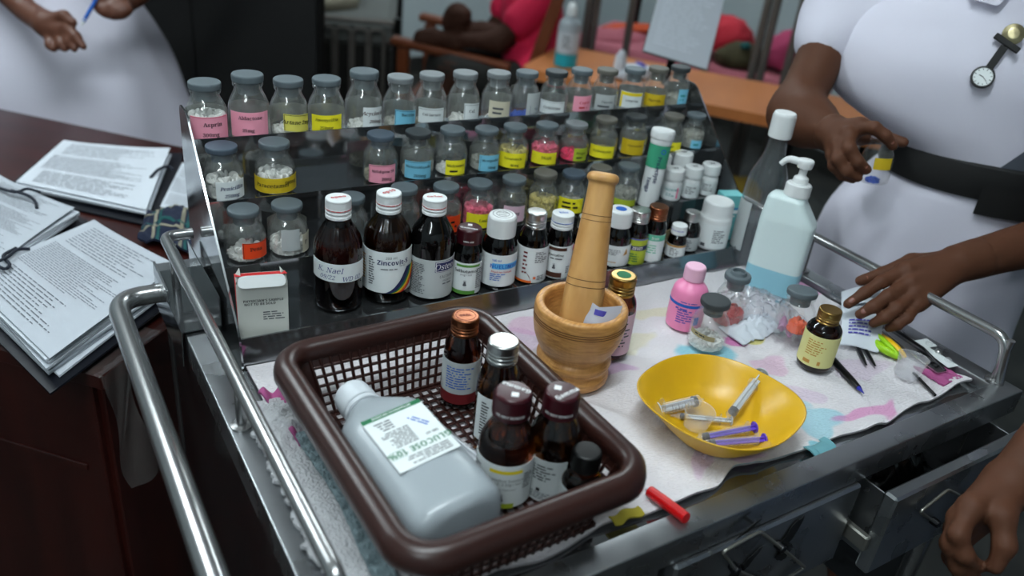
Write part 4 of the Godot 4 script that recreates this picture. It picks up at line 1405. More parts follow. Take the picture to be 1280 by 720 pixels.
func crest(s: float) -> ArrayMesh:   # a small emblem: a round shield on a base with a crown of dots
	var l := []
	l.append([shape2d([Vector2(-0.5, -1) * s, Vector2(0.5, -1) * s, Vector2(0.62, -0.55) * s, Vector2(0.35, -0.1) * s, Vector2(0.42, 0.35) * s, Vector2(0, 0.75) * s, Vector2(-0.42, 0.35) * s, Vector2(-0.35, -0.1) * s, Vector2(-0.62, -0.55) * s]), Transform3D()])
	for k in 3:
		var c := Vector2((k - 1) * 0.32, 0.85 + (0.12 if k == 1 else 0.0)) * s
		var pts := []
		for i in 8:
			pts.append(c + Vector2(cos(TAU * i / 8), sin(TAU * i / 8)) * 0.13 * s)
		l.append([shape2d(pts), Transform3D()])
	return join(l)


func build_rack_bottles() -> void:
	var red_top := [["top", "opeo", 0.0058, "ink_red", 20, 0.0, 0.001], ["ring", "ink_red", 0.48]]
	var b := rack_bottle("syrup_bottle", "tall brown glass syrup bottle with a handwritten white label reading Nael", "medicine bottle", 0.1435, -0.0665, 0)
	bottle(b, 0.0315, 0.1525, 0.082, 0.121, 0.0145, "amber_glass", ["tin", 0.0165, 0.026, "cap_white", red_top], [[0.048, 0.0735, 78, 2, "paper_white", [["t", "K. Nael", 0.0165, -0.012, 0.0070, "ink_blue", "serif", 0.25], ["t", "09/22", 0.0065, -0.015, 0.0058, "ink_blue", "serif", 0.25], ["t", "WD 02", 0.0050, 0.0175, 0.0062, "ink_blue", "serif", 0.2]], -0.05]], "syrup", 0.066)
	part(b, "liquid", lathe(soft([Vector2(0, 0.0668), Vector2(0.029, 0.0668), Vector2(0.029, 0.083), Vector2(0.024, 0.097), Vector2(0, 0.097)], 0.003), 32), M.red_syrup)
	b = rack_bottle("syrup_bottle", "tall brown glass bottle with a white Zincovit label and rainbow stripe", "medicine bottle", 0.2115, -0.0665, 0)
	bottle(b, 0.0320, 0.1520, 0.086, 0.122, 0.0145, "green_amber_glass", ["tin", 0.0165, 0.026, "cap_white", [["top", "op10", 0.0062, "ink_red", 40, 0.0, 0.001], ["ring", "ink_red", 0.48]]], [[0.020, 0.0800, 84, 0, "paper_white", [["t", "200 ml", 0.0520, 0.006, 0.0034, "ink"], ["t", "Zincovit-S", 0.0450, 0.009, 0.0066, "ink_navy", "bold"], ["t", "Syrup", 0.0400, 0.022, 0.0026, "ink_grey"], ["l", -0.008, 0.034, 0.024, 0.037, 1, "ink_grey"], ["l", -0.026, 0.010, -0.016, 0.052, 12, "ink_grey"], ["l", -0.042, 0.014, -0.030, 0.052, 9, "ink_ochre"],
		["m", swoosh(-0.006, 0.030, 0.0, 0.036, 0.0, 0.008), "ink_navy"], ["m", swoosh(-0.006, 0.030, 0.0, 0.036, 0.008, 0.013), "ink_green"], ["m", swoosh(-0.006, 0.030, 0.0, 0.036, 0.013, 0.017), "ink_yellow"], ["m", swoosh(-0.006, 0.030, 0.0, 0.036, 0.017, 0.021), "ink_orange"], ["m", swoosh(-0.006, 0.030, 0.0, 0.036, 0.021, 0.025), "ink_red"]]]], "syrup", 0.030)
	part(b, "liquid", lathe(soft([Vector2(0, 0.0310), Vector2(0.029, 0.0310), Vector2(0.029, 0.086), Vector2(0.022, 0.104), Vector2(0, 0.104)], 0.003), 32), M.brown_residue)
	b = rack_bottle("syrup_bottle", "black bottle with a white red-printed cap and a blue-boxed Osteo label", "medicine bottle", 0.2715, -0.0540, 0)
	bottle(b, 0.0305, 0.1430, 0.082, 0.115, 0.0150, "black_bottle", ["tin", 0.0165, 0.022, "cap_white", [["top", "ca1oc", 0.0055, "ink_red", 10, 0.0, 0.001], ["ring", "ink_red", 0.48]]], [[0.006, 0.0640, 90, 0, "paper_grey", [["r", 0.006, 0.040, 0.040, 0.056, "ink_navy"], ["r", 0.0068, 0.0408, 0.0392, 0.0552, "ink_white"], ["r", 0.0076, 0.0416, 0.0384, 0.0544, "ink_navy"], ["t", "Osteo", 0.0480, 0.0215, 0.0080, "ink_white", "serif", 0.2], ["t", "CALCIUM", 0.0330, 0.024, 0.0036, "ink"], ["t", "mineral", 0.0270, 0.026, 0.0032, "ink_grey"], ["l", 0.018, 0.020, 0.034, 0.024, 1, "ink_grey"], ["l", -0.032, 0.006, -0.006, 0.052, 18, "ink_grey"]]]], "", 0.0)
	b = rack_bottle("syrup_bottle", "small black bottle with a maroon cap and green and white Salbutamol label", "medicine bottle", 0.321, -0.0420, 0)
	bottle(b, 0.0205, 0.0985, 0.060, 0.078, 0.0120, "black_bottle", ["screw", 0.0175, 0.022, "cap_maroon", [["top", "Gamma", 0.0046, "ink_white", -10, 0.0, -0.006], ["square", 0.006, "ink_white", 0.0, -0.005], ["side", "ORAL USE", 0.0022, "ink_white", 0.3]]], [[0.004, 0.0520, 88, 8, "paper_white", [["r", -0.018, 0.042, 0.018, 0.0455, "ink_leaf"], ["r", -0.026, 0.0, 0.012, 0.0055, "ink_leaf"], ["t", "Salbutamol", 0.0360, -0.003, 0.0044, "ink", "bold"], ["t", "2mg / 5ml", 0.0305, -0.003, 0.0026, "ink_grey"], ["m", shifted(crest(0.0042), -0.004, 0.0175), "ink_grey"], ["l", 0.012, 0.008, 0.028, 0.040, 10, "ink_grey"]]]])
	b = rack_bottle("syrup_bottle", "black bottle with a wide white cap and blue Nuelin label", "medicine bottle", 0.372, -0.0430, 0)
	bottle(b, 0.0255, 0.1100, 0.064, 0.084, 0.0165, "black_bottle", ["screw", 0.0205, 0.032, "cap_white", [["circle", 0.0140, "ink_grey"], ["circle", 0.0090, "ink_grey"], ["top", "CLOSE", 0.0030, "ink_grey", 0, 0.0, 0.004], ["top", "PUSH", 0.0030, "ink_grey", 0, 0.0, -0.004]]], [[0.009, 0.0580, 84, 0, "paper_white", [["t", "100 ml", 0.0410, -0.002, 0.0030, "ink_cyan", "bold"], ["r", -0.008, 0.0275, 0.036, 0.0365, "ink_sky"], ["t", "NUELIN", 0.0320, 0.0045, 0.0058, "ink_cyan", "bold"], ["t", "SYRUP", 0.0320, 0.0255, 0.0050, "ink_cyan", "bold"], ["t", "Physician Sample", 0.0235, 0.007, 0.0026, "ink_red", "bold"], ["l", -0.010, 0.009, 0.014, 0.021, 4, "ink_cyan"]]]])
	b = rack_bottle("syrup_bottle", "black bottle with a ribbed silver cap and maroon and white label", "medicine bottle", 0.427, -0.0410, 0)
	bottle(b, 0.0230, 0.1085, 0.064, 0.086, 0.0130, "black_bottle", ["tin", 0.0150, 0.024, "aluminium"], [[0.005, 0.0600, 92, 4, "paper_white", [["l", -0.014, 0.012, -0.006, 0.050, 6, "ink_maroon"], ["l", 0.004, 0.032, 0.024, 0.050, 6, "ink_grey"], ["r", 0.004, 0.006, 0.008, 0.010, "ink_orange"], ["l", 0.010, 0.004, 0.024, 0.012, 3, "ink_grey"], ["m", shape2d([Vector2(-0.036, 0.004), Vector2(0.001, 0.004), Vector2(-0.002, 0.011), Vector2(-0.008, 0.018), Vector2(-0.018, 0.024), Vector2(-0.036, 0.027)]), "ink_maroon"], ["r", -0.036, 0.0, 0.002, 0.0035, "ink_orange"]]]])
	b = rack_bottle("syrup_bottle", "black bottle with a blue-printed white cap and brown-banded label", "medicine bottle", 0.471, -0.0380, 0)
	bottle(b, 0.0200, 0.1015, 0.064, 0.083, 0.0125, "black_bottle", ["tin", 0.0165, 0.022, "cap_white", [["top", "blu", 0.0060, "ink_cyan", 20, 0.0, 0.0], ["ring", "ink_cyan", 0.48]]], [[0.004, 0.0560, 88, 4, "paper_white", [["r", -0.030, 0.045, 0.012, 0.0500, "ink_brown"], ["t", "Amlodine", 0.0380, -0.004, 0.0036, "ink", "bold"], ["l", -0.012, 0.030, 0.010, 0.034, 1, "ink_grey"], ["m", shifted(crest(0.0042), -0.005, 0.0200), "ink_grey"], ["r", -0.030, 0.002, 0.008, 0.0100, "ink_brown"], ["l", 0.014, 0.008, 0.024, 0.020, 4, "ink_grey"]]]])
	b = rack_bottle("syrup_bottle", "black bottle with a silver cap and pink-headed label half behind the pestle", "medicine bottle", 0.516, -0.0380, 0)
	bottle(b, 0.0195, 0.0900, 0.055, 0.073, 0.0120, "black_bottle", ["tin", 0.0140, 0.020, "aluminium"], [[0.004, 0.0480, 88, 0, "paper_white", [["r", -0.030, 0.034, 0.030, 0.044, "ink_pink"], ["t", "CAL", 0.0385, -0.008, 0.0050, "ink_maroon", "bold"], ["l", -0.014, 0.008, 0.010, 0.030, 6, "ink_teal"]]]])
	b = rack_bottle("syrup_bottle", "brown bottle with a wide white cap bearing a blue spot right of the pestle", "medicine bottle", 0.580, -0.0420, 0)
	bottle(b, 0.0240, 0.0920, 0.050, 0.066, 0.0160, "black_bottle", ["screw", 0.0195, 0.026, "cap_white", [["disc", 0.0085, "ink_cyan", 0.0, 0.0]]], [[0.006, 0.0400, 84, 0, "paper_white", [["l", -0.010, 0.018, 0.012, 0.028, 4, "ink_grey"], ["r", -0.016, 0.006, 0.006, 0.0072, "ink_ochre"], ["m", shape2d([Vector2(0.016, 0.018), Vector2(0.024, 0.020), Vector2(0.021, 0.030)]), "ink_ochre"]]]])
	b = rack_bottle("syrup_bottle", "narrow brown bottle with a silver cap and lime green label", "medicine bottle", 0.6135, -0.0350, 0)
	bottle(b, 0.0185, 0.0900, 0.056, 0.070, 0.0130, "black_bottle", ["tin", 0.0155, 0.019, "aluminium"], [[0.004, 0.0480, 88, 0, "paper_lime", [["r", -0.010, 0.024, 0.026, 0.032, "ink_navy"], ["t", "ZEVIT", 0.0280, 0.006, 0.0046, "ink_white", "bold"], ["r", -0.026, 0.042, 0.026, 0.044, "ink_violet"], ["l", -0.010, 0.004, 0.012, 0.020, 4, "ink_green"]]]])
	b = rack_bottle("syrup_bottle", "narrow brown bottle with a copper cap and mint-banded white label", "medicine bottle", 0.647, -0.0330, 0)
	bottle(b, 0.0180, 0.0925, 0.058, 0.073, 0.0130, "black_bottle", ["tin", 0.0150, 0.021, "copper_tin"], [[0.004, 0.0500, 88, 0, "paper_white", [["r", -0.026, 0.036, 0.026, 0.046, "ink_mint"], ["t", "Iron", 0.0405, 0.004, 0.0040, "ink_white", "bold"], ["l", -0.010, 0.014, 0.012, 0.030, 4, "ink_mint"]]]])
	b = rack_bottle("dropper_bottle", "little brown bottle with a white cap, shortest of the front bottles", "medicine bottle", 0.695, -0.0290, 0)
	bottle(b, 0.0155, 0.0560, 0.030, 0.041, 0.0095, "amber_glass", ["tin", 0.0125, 0.015, "cap_white", [["ring", "ink_violet", 0.48]]], [[0.004, 0.0250, 84, 0, "paper_white", [["r", -0.024, 0.018, 0.024, 0.021, "ink_ochre"], ["l", -0.008, 0.003, 0.008, 0.016, 4, "ink_grey"]]]], "syrup", 0.030)
	b = rack_bottle("dropper_bottle", "black capped dark bottle standing behind the little brown bottle", "medicine bottle", 0.690, -0.0700, 0)
	bottle(b, 0.0185, 0.0760, 0.042, 0.058, 0.0130, "black_bottle", ["screw", 0.0160, 0.020, "cap_black"], [[0.006, 0.036, 80, 0, "paper_aged", []]])
	b = rack_bottle("dropper_bottle", "small black bottle with a beaded silver cap left of the white tub", "medicine bottle", 0.733, -0.0450, 0)
	bottle(b, 0.0185, 0.0670, 0.036, 0.050, 0.0110, "black_bottle", ["tin", 0.0125, 0.021, "aluminium"], [[0.004, 0.0270, 84, 0, "paper_grey", [["l", -0.012, 0.003, 0.012, 0.020, 5, "ink_grey"]]]])
	b = rack_bottle("pill_tub", "large white plastic tub with a white screw lid at the rack's right end", "pill bottle", 0.782, -0.0400, 0)
	bottle(b, 0.0270, 0.0830, 0.055, 0.062, 0.0220, "tub_white", ["screw", 0.0250, 0.024, "cap_white"], [[0.006, 0.0480, 80, 4, "paper_white", [["l", 0.000, 0.010, 0.022, 0.034, 7, "ink_grey"], ["r", -0.018, 0.002, -0.010, 0.008, "ink_grey"]]]])
	# the teal carton at the right end
	var p := on_rack(0.826, -0.060, LEVEL[4] + 0.001)
	var c := thing("medicine_carton", "teal and white medicine carton standing behind the large white tub", "carton", p, -0.32)
	part(c, "carton_body", box(0.036, 0.082, 0.026, 0.0008), M.carton_teal, at(0, 0.0415, 0))
	part(c, "print", rects([[-0.012, 0.05, 0.015, 0.056], [-0.012, 0.044, 0.009, 0.047]]), M.ink_white, at(0, 0, 0.0133))
	part(c, "print", shape2d([Vector2(-0.004, 0.016), Vector2(0.004, 0.018), Vector2(0.006, 0.026), Vector2(0.0, 0.030), Vector2(-0.005, 0.024)]), M.ink_ochre, at(0, 0, 0.0133))
	part(c, "print", rects([[-0.017, 0.058, 0.017, 0.060]]), M.ink_cyan, at(0, 0, 0.0133))
	# five small white pill bottles on the third step
	for e in [[0.7485, -0.1210, 0.0172, 0.0550, "small white pill bottle with teal print and a pink bar, front left of the five", true], [0.7880, -0.1180, 0.0165, 0.0560, "small white pill bottle in the middle of the front row of five", false], [0.8290, -0.1200, 0.0165, 0.0560, "small white pill bottle at the right end of the five", false],
			[0.7400, -0.1500, 0.0168, 0.0700, "white pill bottle at the back left of the five, by the green tube", false], [0.7890, -0.1510, 0.0168, 0.0690, "white pill bottle at the back right of the five", false]]:
		var q := on_rack(e[0], e[1], LEVEL[3] + 0.001)
		var pb := thing("pill_bottle", e[4], "pill bottle", q, faces_eye(q), "small white pill bottles on the third step")
		bottle(pb, e[2] * 0.96, e[3], e[3] * 0.56, e[3] * 0.66, e[2] * 0.78, "tub_white", ["screw", e[2], e[3] * 0.32, "cap_white", [["top", "W", 0.008, "ink_grey", 30, 0, 0]]], [[0.004, e[3] * 0.52, 78, 0, "paper_white", [["t", "CALCIUM", 0.018, -0.002, 0.0036, "ink_teal", "bold"], ["l", -0.008, 0.006, 0.006, 0.012, 2, "ink_teal"], ["r", 0.0095, 0.003, 0.0125, 0.022, "ink_pink"]] if e[5] else [["l", -0.008, 0.006, 0.010, 0.020, 4, "ink_grey"]]]])
	# the leaning tube of effervescent tablets
	var tb := thing("tablet_tube", "tall green and white tablet tube with a white lid leaning among the jars", "tablet tube", on_rack(0.689, -0.108, LEVEL[3] + 0.0025), 0.0)
	tb.transform = aim(on_rack(0.689, -0.108, LEVEL[3] + 0.0025), on_rack(0.6985, -0.113, LEVEL[3] + 0.1) - on_rack(0.690, -0.108, LEVEL[3]), EYE - on_rack(0.689, -0.108, LEVEL[3]))
	part(tb, "tube", lathe(soft([Vector2(0, 0), Vector2(0.0165, 0), Vector2(0.0165, 0.110), Vector2(0, 0.110)], 0.0015), 36), M.cap_white)
	put_label(tb, 0.0166, [0.0665, 0.1035, 170, 0, "paper_mint", []], "band")
	var up := Transform3D(Basis.from_euler(Vector3(0, 0, -PI / 2)), Vector3.ZERO)
	part(tb, "lettering", wrapped(xf_mesh(words("Prolectyte", 0.0062, "bold"), up * at(0, 0.004, 0)), 0.0174, 0.0, 0.064), M.ink_navy)
	part(tb, "lettering", wrapped(xf_mesh(words("Tonga", 0.0062, "bold"), up * at(0.012, -0.0065, 0)), 0.0174, 0.0, 0.050), M.ink_navy)
	var ringm := grid([ring(0.0042, 0, 24), ring(0.0026, 0, 24)], true)
	part(tb, "emblem", wrapped(xf_mesh(ringm, Transform3D(Basis.from_euler(Vector3(PI / 2, 0, 0)), Vector3(0.008, 0, 0))), 0.0174, 0.0, 0.094), M.ink_cyan)
	part(tb, "lid", lathe(soft([Vector2(0, 0.104), Vector2(0.0172, 0.104), Vector2(0.0176, 0.112), Vector2(0.0192, 0.114), Vector2(0.0194, 0.124), Vector2(0.0180, 0.1275), Vector2(0, 0.1275)], 0.0012), 40), M.cap_white)
	# the opened white carton at the left end
	var k := on_rack(0.0345, -0.0315, LEVEL[4] + 0.0008)
	var ct := thing("medicine_carton", "white medicine carton with its red-edged lid flap open, at the rack's left end", "carton", k, -0.20)
	var w := 0.0590
	var h := 0.0760
	part(ct, "carton_body", join([[box(w, h, 0.0006, 0.0001), at(0, h / 2, 0.0135)], [box(w, h, 0.0006, 0.0001), at(0, h / 2, -0.0135)], [box(0.0006, h, 0.027, 0.0001), at(w / 2, h / 2, 0)], [box(w, 0.0006, 0.027, 0.0001), at(0, 0.0004, 0)]]), M.carton_white)
	part(ct, "red_side", box(0.0006, h, 0.027, 0.0001), M.carton_red, at(-w / 2, h / 2, 0))
	part(ct, "side_flap", box(0.0006, 0.012, 0.020, 0.0001), M.carton_white, turned(-w / 2 + 0.003, h + 0.004, 0.0, 0, 0, -30))
	part(ct, "side_flap", box(0.0006, 0.012, 0.020, 0.0001), M.carton_white, turned(w / 2 - 0.003, h + 0.003, 0.0, 0, 0, 35))
	var fl := part(ct, "lid_flap", box(w, 0.0006, 0.029, 0.0001), M.carton_red, turned(0, h + 0.0052, 0.0005, -22))
	part(fl, "tuck_flap", prism(soft2([Vector2(-w / 2 + 0.002, 0.0), Vector2(w / 2 - 0.002, 0.0), Vector2(w / 2 - 0.002, -0.015), Vector2(-w / 2 + 0.002, -0.015)], 0.009), 0.0006), M.cap_white, turned(0, 0.0002, 0.0145, -8))
	part(ct, "lettering", words("PHYSICIAN'S SAMPLE", 0.0032, "bold"), M.ink, at(0.001, 0.052, 0.01395))
	part(ct, "lettering", words("NOT TO BE SOLD", 0.0032, "bold"), M.ink, at(-0.003, 0.0475, 0.01395))
	part(ct, "print", print_lines(0.000, 0.024, 0.026, 0.037, 4), M.ink_grey, at(0, 0, 0.01395))


func xf_mesh(me: ArrayMesh, xf: Transform3D) -> ArrayMesh:
	var a := me.surface_get_arrays(0)
	var v: PackedVector3Array = a[Mesh.ARRAY_VERTEX]
	for k in v.size():
		v[k] = xf * v[k]
	return raw(v, a[Mesh.ARRAY_NORMAL], PackedVector2Array(), a[Mesh.ARRAY_INDEX])


# ---------------------------------------------------------------- things on the tray
func on_tray(x: float, z: float, y := 0.0085) -> Vector3:
	return Vector3(x, TY + y, z)


func syringe(called: String, label: String, a: Vector3, b: Vector3, r: float, body: String, plunger: String, pull: float, needle := false, group := "") -> Node3D:   # nozzle at a, plunger head at b
	var ax := b - a
	var t := thing(called, label, "syringe", Vector3.ZERO, 0.0, group)
	t.transform = aim(a, ax)
	var l := ax.length()
	var bl := l * (1.0 - pull)
	part(t, "barrel", lathe(soft([Vector2(0.0009, 0.0), Vector2(0.0016, 0.0005), Vector2(0.0019, l * 0.09), Vector2(r * 0.6, l * 0.095), Vector2(r, l * 0.12), Vector2(r, bl)], 0.0006, 2), 24), M[body])
	part(t, "finger_flange", lathe(soft([Vector2(r * 0.9, bl), Vector2(r * 2.1, bl), Vector2(r * 2.1, bl + 0.0012), Vector2(r * 0.9, bl + 0.0012)], 0.0004, 1), 24, 1.0, 0.55), M[body])
	part(t, "rubber_tip", lathe(soft([Vector2(0, l * 0.15), Vector2(r * 0.9, l * 0.17), Vector2(r * 0.93, l * 0.24), Vector2(0, l * 0.24)], 0.0006, 2), 20), M.black_plastic)
	var p := part(t, "plunger", join([[box(r * 1.5, l * 0.75, r * 0.28, 0.0002), at(0, l * 0.61, 0)], [box(r * 0.28, l * 0.75, r * 1.5, 0.0002), at(0, l * 0.61, 0)], [lathe(soft([Vector2(0, l - 0.0015), Vector2(r * 1.35, l - 0.0015), Vector2(r * 1.35, l), Vector2(0, l)], 0.0004, 1), 20), Transform3D()]]), M[plunger])
	var marks := []
	for k in 9:
		marks.append([-r * 0.55, bl * (0.22 + 0.075 * k), r * (0.25 if k % 2 else 0.65), bl * (0.22 + 0.075 * k) + 0.0005])
	part(t, "scale", wrapped(rects(marks), r + 0.0002, 0.4), M.ink)
	if needle:
		part(t, "needle_cover", lathe(soft([Vector2(0, -l * 0.62), Vector2(0.0022, -l * 0.62), Vector2(0.0031, -0.004), Vector2(0.0033, 0.003), Vector2(0.0018, 0.003)], 0.0006, 2), 18), M.clear_plastic)
	return t


func build_tray_things() -> void:
	# mortar: turned wooden cup with a waisted foot
	var t := thing("mortar", "turned wooden mortar with grooved bands standing right behind the brown basket", "mortar", on_tray(0.566, -0.676), 0.4)
	part(t, "cup", lathe(soft([Vector2(0, 0), Vector2(0.043, 0), Vector2(0.0465, 0.004), Vector2(0.047, 0.012), Vector2(0.0435, 0.019), Vector2(0.0435, 0.022), Vector2(0.0475, 0.027), Vector2(0.047, 0.034), Vector2(0.043, 0.039), Vector2(0.0435, 0.042), Vector2(0.049, 0.050), Vector2(0.0545, 0.064), Vector2(0.0570, 0.080), Vector2(0.0575, 0.098), Vector2(0.0565, 0.104), Vector2(0.0535, 0.1055), Vector2(0.0475, 0.1055), Vector2(0.0455, 0.102), Vector2(0.044, 0.085), Vector2(0.038, 0.062), Vector2(0.026, 0.048), Vector2(0, 0.044)], 0.0035, 4), 72), M.turned_wood)
	for y in [[0.0884, 0.0573], [0.0855, 0.0572], [0.0915, 0.0574]]:
		part(t, "groove", lathe([Vector2(y[1] - 0.001, y[0] - 0.0003), Vector2(y[1] + 0.00035, y[0] - 0.0003), Vector2(y[1] + 0.00035, y[0] + 0.0003), Vector2(y[1] - 0.001, y[0] + 0.0003)], 64), M.wood_groove)
	var foot := on_tray(0.559, -0.668, 0.0595)
	var tip := on_tray(0.600, -0.716, 0.263)
	t = thing("pestle", "pale turned wooden pestle standing upright in the wooden mortar", "pestle", Vector3.ZERO)
	t.transform = aim(foot, tip - foot)
	var l := (tip - foot).length()
	part(t, "shaft", lathe(soft([Vector2(0, 0), Vector2(0.017, 0.001), Vector2(0.0235, 0.012), Vector2(0.0258, 0.030), Vector2(0.0245, l * 0.32), Vector2(0.0215, l * 0.52), Vector2(0.0172, l * 0.80), Vector2(0.0160, l * 0.935), Vector2(0.0172, l * 0.948), Vector2(0.0192, l * 0.958), Vector2(0.0192, l * 0.982), Vector2(0.0150, l), Vector2(0, l * 1.003)], 0.004, 4), 56), M.pale_wood)
	for e in [[0.40, 0.0234], [0.362, 0.0240], [0.765, 0.0178], [0.735, 0.0182]]:
		part(t, "groove", lathe([Vector2(e[1] - 0.001, l * e[0] - 0.0003), Vector2(e[1] + 0.0002, l * e[0] - 0.0003), Vector2(e[1] + 0.0002, l * e[0] + 0.0003), Vector2(e[1] - 0.001, l * e[0] + 0.0003)], 48), M.wood_groove)
	# the torn blister packet in the mortar
	var cx := func(u: float, v: float) -> Vector3:
		var s := (u - 0.5) * 0.052
		return Vector3(s, v * 0.034 + 0.008 * absf(u - 0.5) * 2.0 * v, 0.010 * cos((u - 0.5) * 3.0) + 0.002 * sin(v * 5.0))
	var pk := thing("foil_packet", "curled clear foil packet with violet print stuck in the mortar beside the pestle", "packet", Vector3(0.5643, 0.9480, -0.6612) + Vector3(0.002, -0.012, 0.012), -0.75)
	pk.rotation = Vector3(-0.35, -0.72, -0.10)
	var rows := []
	for j in 5:
		var row := PackedVector3Array()
		for i in 13:
			row.append(cx.call(i / 12.0, j / 4.0))
		rows.append(row)
	part(pk, "foil", grid(rows), mat("foil_paper", Color(0.70, 0.70, 0.74), 0.4))
	var pr := xf_mesh(print_lines(-0.012, -0.003, 0.014, 0.002, 2), Transform3D(Basis.from_euler(Vector3(0, 0, PI / 2)), Vector3(-0.012, 0.016, 0)))
	part(pk, "print", wrapped(shifted(pr, 0, 0.0), 0.0155, 0.0, 0.0), M.ink_violet, at(0, 0, -0.0048))
	part(pk, "print", wrapped(rects([[-0.006, 0.024, 0.016, 0.031]]), 0.0155, 0.1, 0.0), M.ink_violet, at(0, 0, -0.0048))
	# bottle with a gold cap behind the mortar
	var p := on_tray(0.645, -0.698)
	t = thing("syrup_bottle", "brown bottle with a gold and green cap standing behind the wooden mortar", "medicine bottle", p, faces_eye(p, 20))
	bottle(t, 0.0235, 0.1180, 0.076, 0.096, 0.0135, "amber_glass", ["tin", 0.0175, 0.026, "gold_tin", [["disc", 0.0095, "ink_green", 0.0, 0.0]]], [[0.010, 0.0700, 88, 0, "paper_rose", [["l", -0.012, 0.012, 0.016, 0.050, 8, "ink_grey"]]]], "syrup", 0.06)
	# pink lotion bottle
	p = on_tray(0.793, -0.717)
	t = thing("lotion_bottle", "pink plastic lotion bottle with a pale pink cap and violet print", "plastic bottle", p, faces_eye(p, 0))
	part(t, "bottle_body", lathe(soft([Vector2(0, 0), Vector2(0.0250, 0), Vector2(0.0255, 0.004), Vector2(0.0255, 0.052), Vector2(0.0240, 0.062), Vector2(0.0130, 0.073), Vector2(0.0120, 0.080), Vector2(0, 0.080)], 0.006, 4), 40), M.pink_plastic)
	part(t, "cap", screw_cap(0.0150, 0.021), M.pink_pale, at(0, 0.0745, 0))
	put_label(t, 0.0255, [0.010, 0.0500, 110, 0, "pink_plastic", [["r", -0.040, 0.0300, 0.040, 0.0345, "ink_cyan"], ["l", -0.012, 0.004, 0.014, 0.026, 6, "ink_violet"], ["r", 0.014, 0.003, 0.022, 0.016, "ink_cyan"], ["l", -0.010, 0.036, 0.018, 0.039, 1, "ink_violet"], ["l", -0.016, 0.024, 0.004, 0.029, 1, "ink_violet"]]])
	# jars on the tray
	p = on_tray(0.783, -0.660)
	t = thing("glass_jar", "stoppered glass jar of white tablets with a black lid beside the yellow bowl", "glass jar", p, faces_eye(p, -6))
	glass_jar(t, 0.0265, 0.0740, "rubber_dark", "tablet", 0.014, 0.0046, [[0.024, 0.0310, 40, -10, "paper_aged", [["l", -0.010, 0.002, 0.010, 0.006, 1, "ink"]], -0.12]])
	p = on_tray(0.860, -0.697)
	t = thing("glass_jar", "glass jar with a ringed grey lid and red tablets behind the pink bottle", "glass jar", p, faces_eye(p))
	glass_jar(t, 0.0245, 0.0800, "rubber_grey", "tablet_red", 0.020, 0.005, [])
	part(t, "lid_ring", lathe(soft([Vector2(0.0085, 0.079), Vector2(0.0085, 0.0845), Vector2(0.0105, 0.0845), Vector2(0.0125, 0.079)], 0.0008), 28), M.rubber_grey)
	p = on_tray(0.912, -0.620, 0.0125)
	t = thing("glass_jar", "tilted glass jar with orange and pink contents left of the yellow-labelled bottle", "glass jar", p)
	t.transform = aim(p, Vector3(0.06, 1.0, -0.10), EYE - p)
	glass_jar(t, 0.0275, 0.0760, "rubber_grey", "", 0.0, 0.0, [])
	var c := part(t, "tablets", join([[tablets(0.016, 0.018, 0.005, 5), at(0.005, 0.012, 0.004)]]), M.tablet_orange)
	c.set_meta("kind", "stuff")
	c = part(t, "wrapper", sheet_mesh(10, 10, func(u: float, v: float) -> Vector3: return Vector3(-0.004 + (u - 0.5) * 0.034, 0.016 + 0.010 * sin(u * 9.0) * cos(v * 7.0), (v - 0.5) * 0.034), 0.001), mat("lilac_foil", Color(0.72, 0.50, 0.66), 0.4))
	# small brown bottle with the yellow label
	p = on_tray(0.893, -0.562)
	t = thing("pill_bottle", "small brown glass bottle with a gold cap and plain yellow label", "medicine bottle", p, faces_eye(p, -4))
	bottle(t, 0.0235, 0.0890, 0.058, 0.070, 0.0140, "amber_glass", ["tin", 0.0152, 0.020, "gold_tin"], [[0.010, 0.0560, 84, 0, "paper_cream", [["l", -0.014, 0.016, 0.014, 0.040, 7, "ink_ochre"], ["r", -0.014, 0.004, -0.004, 0.009, "ink_ochre"], ["r", 0.006, 0.004, 0.010, 0.010, "ink_ochre"]]]], "syrup", 0.050)
	# pump bottle of hand rub
	p = on_tray(1.006, -0.750, 0.009)
	t = thing("pump_bottle", "white rectangular pump bottle, aqua at its foot, at the right end of the rack", "pump bottle", p)
	t.transform = aim(p, Vector3(0.055, 1.0, -0.03), (EYE - p).rotated(Vector3.UP, -0.12))
	var b := []
	for e in [[0.0, 0.039, 0.026, 0.0], [0.004, 0.0415, 0.028, 0.0], [0.114, 0.0415, 0.028, 0.0], [0.119, 0.0408, 0.0277, -0.0004], [0.149, 0.0285, 0.024, -0.0105], [0.1535, 0.0260, 0.022, -0.0090], [0.156, 0.018, 0.018, -0.002], [0.162, 0.017, 0.017, 0.0]]:
		var row := PackedVector3Array()
		for k in 40:
			var a := TAU * k / 40
			var q := Vector2(signf(cos(a)) * pow(absf(cos(a)), 0.42), signf(sin(a)) * pow(absf(sin(a)), 0.42)) if e[0] < 0.155 else Vector2(cos(a), sin(a))
			row.append(Vector3(q.x * e[1] + e[3], e[0], q.y * e[2]))
		b.append(row)
	var low := b.slice(0, 2)
	var mid := PackedVector3Array()
	for q in b[1]:
		mid.append(Vector3(q.x, 0.040, q.z))
	part(t, "liquid_level", grid([low[0], low[1], mid], true, true, false), M.sanitizer_liquid)
	part(t, "bottle_body", grid([mid, b[2], b[3], b[4], b[5], b[6], b[7]], true, false, true), M.sanitizer_plastic)
	part(t, "collar", screw_cap(0.0195, 0.020), M.cap_white, at(0, 0.157, 0))
	part(t, "pump_stem", lathe(soft([Vector2(0, 0.176), Vector2(0.0120, 0.176), Vector2(0.0110, 0.186), Vector2(0.0060, 0.189), Vector2(0.0060, 0.202), Vector2(0, 0.202)], 0.002), 24), M.cap_white)
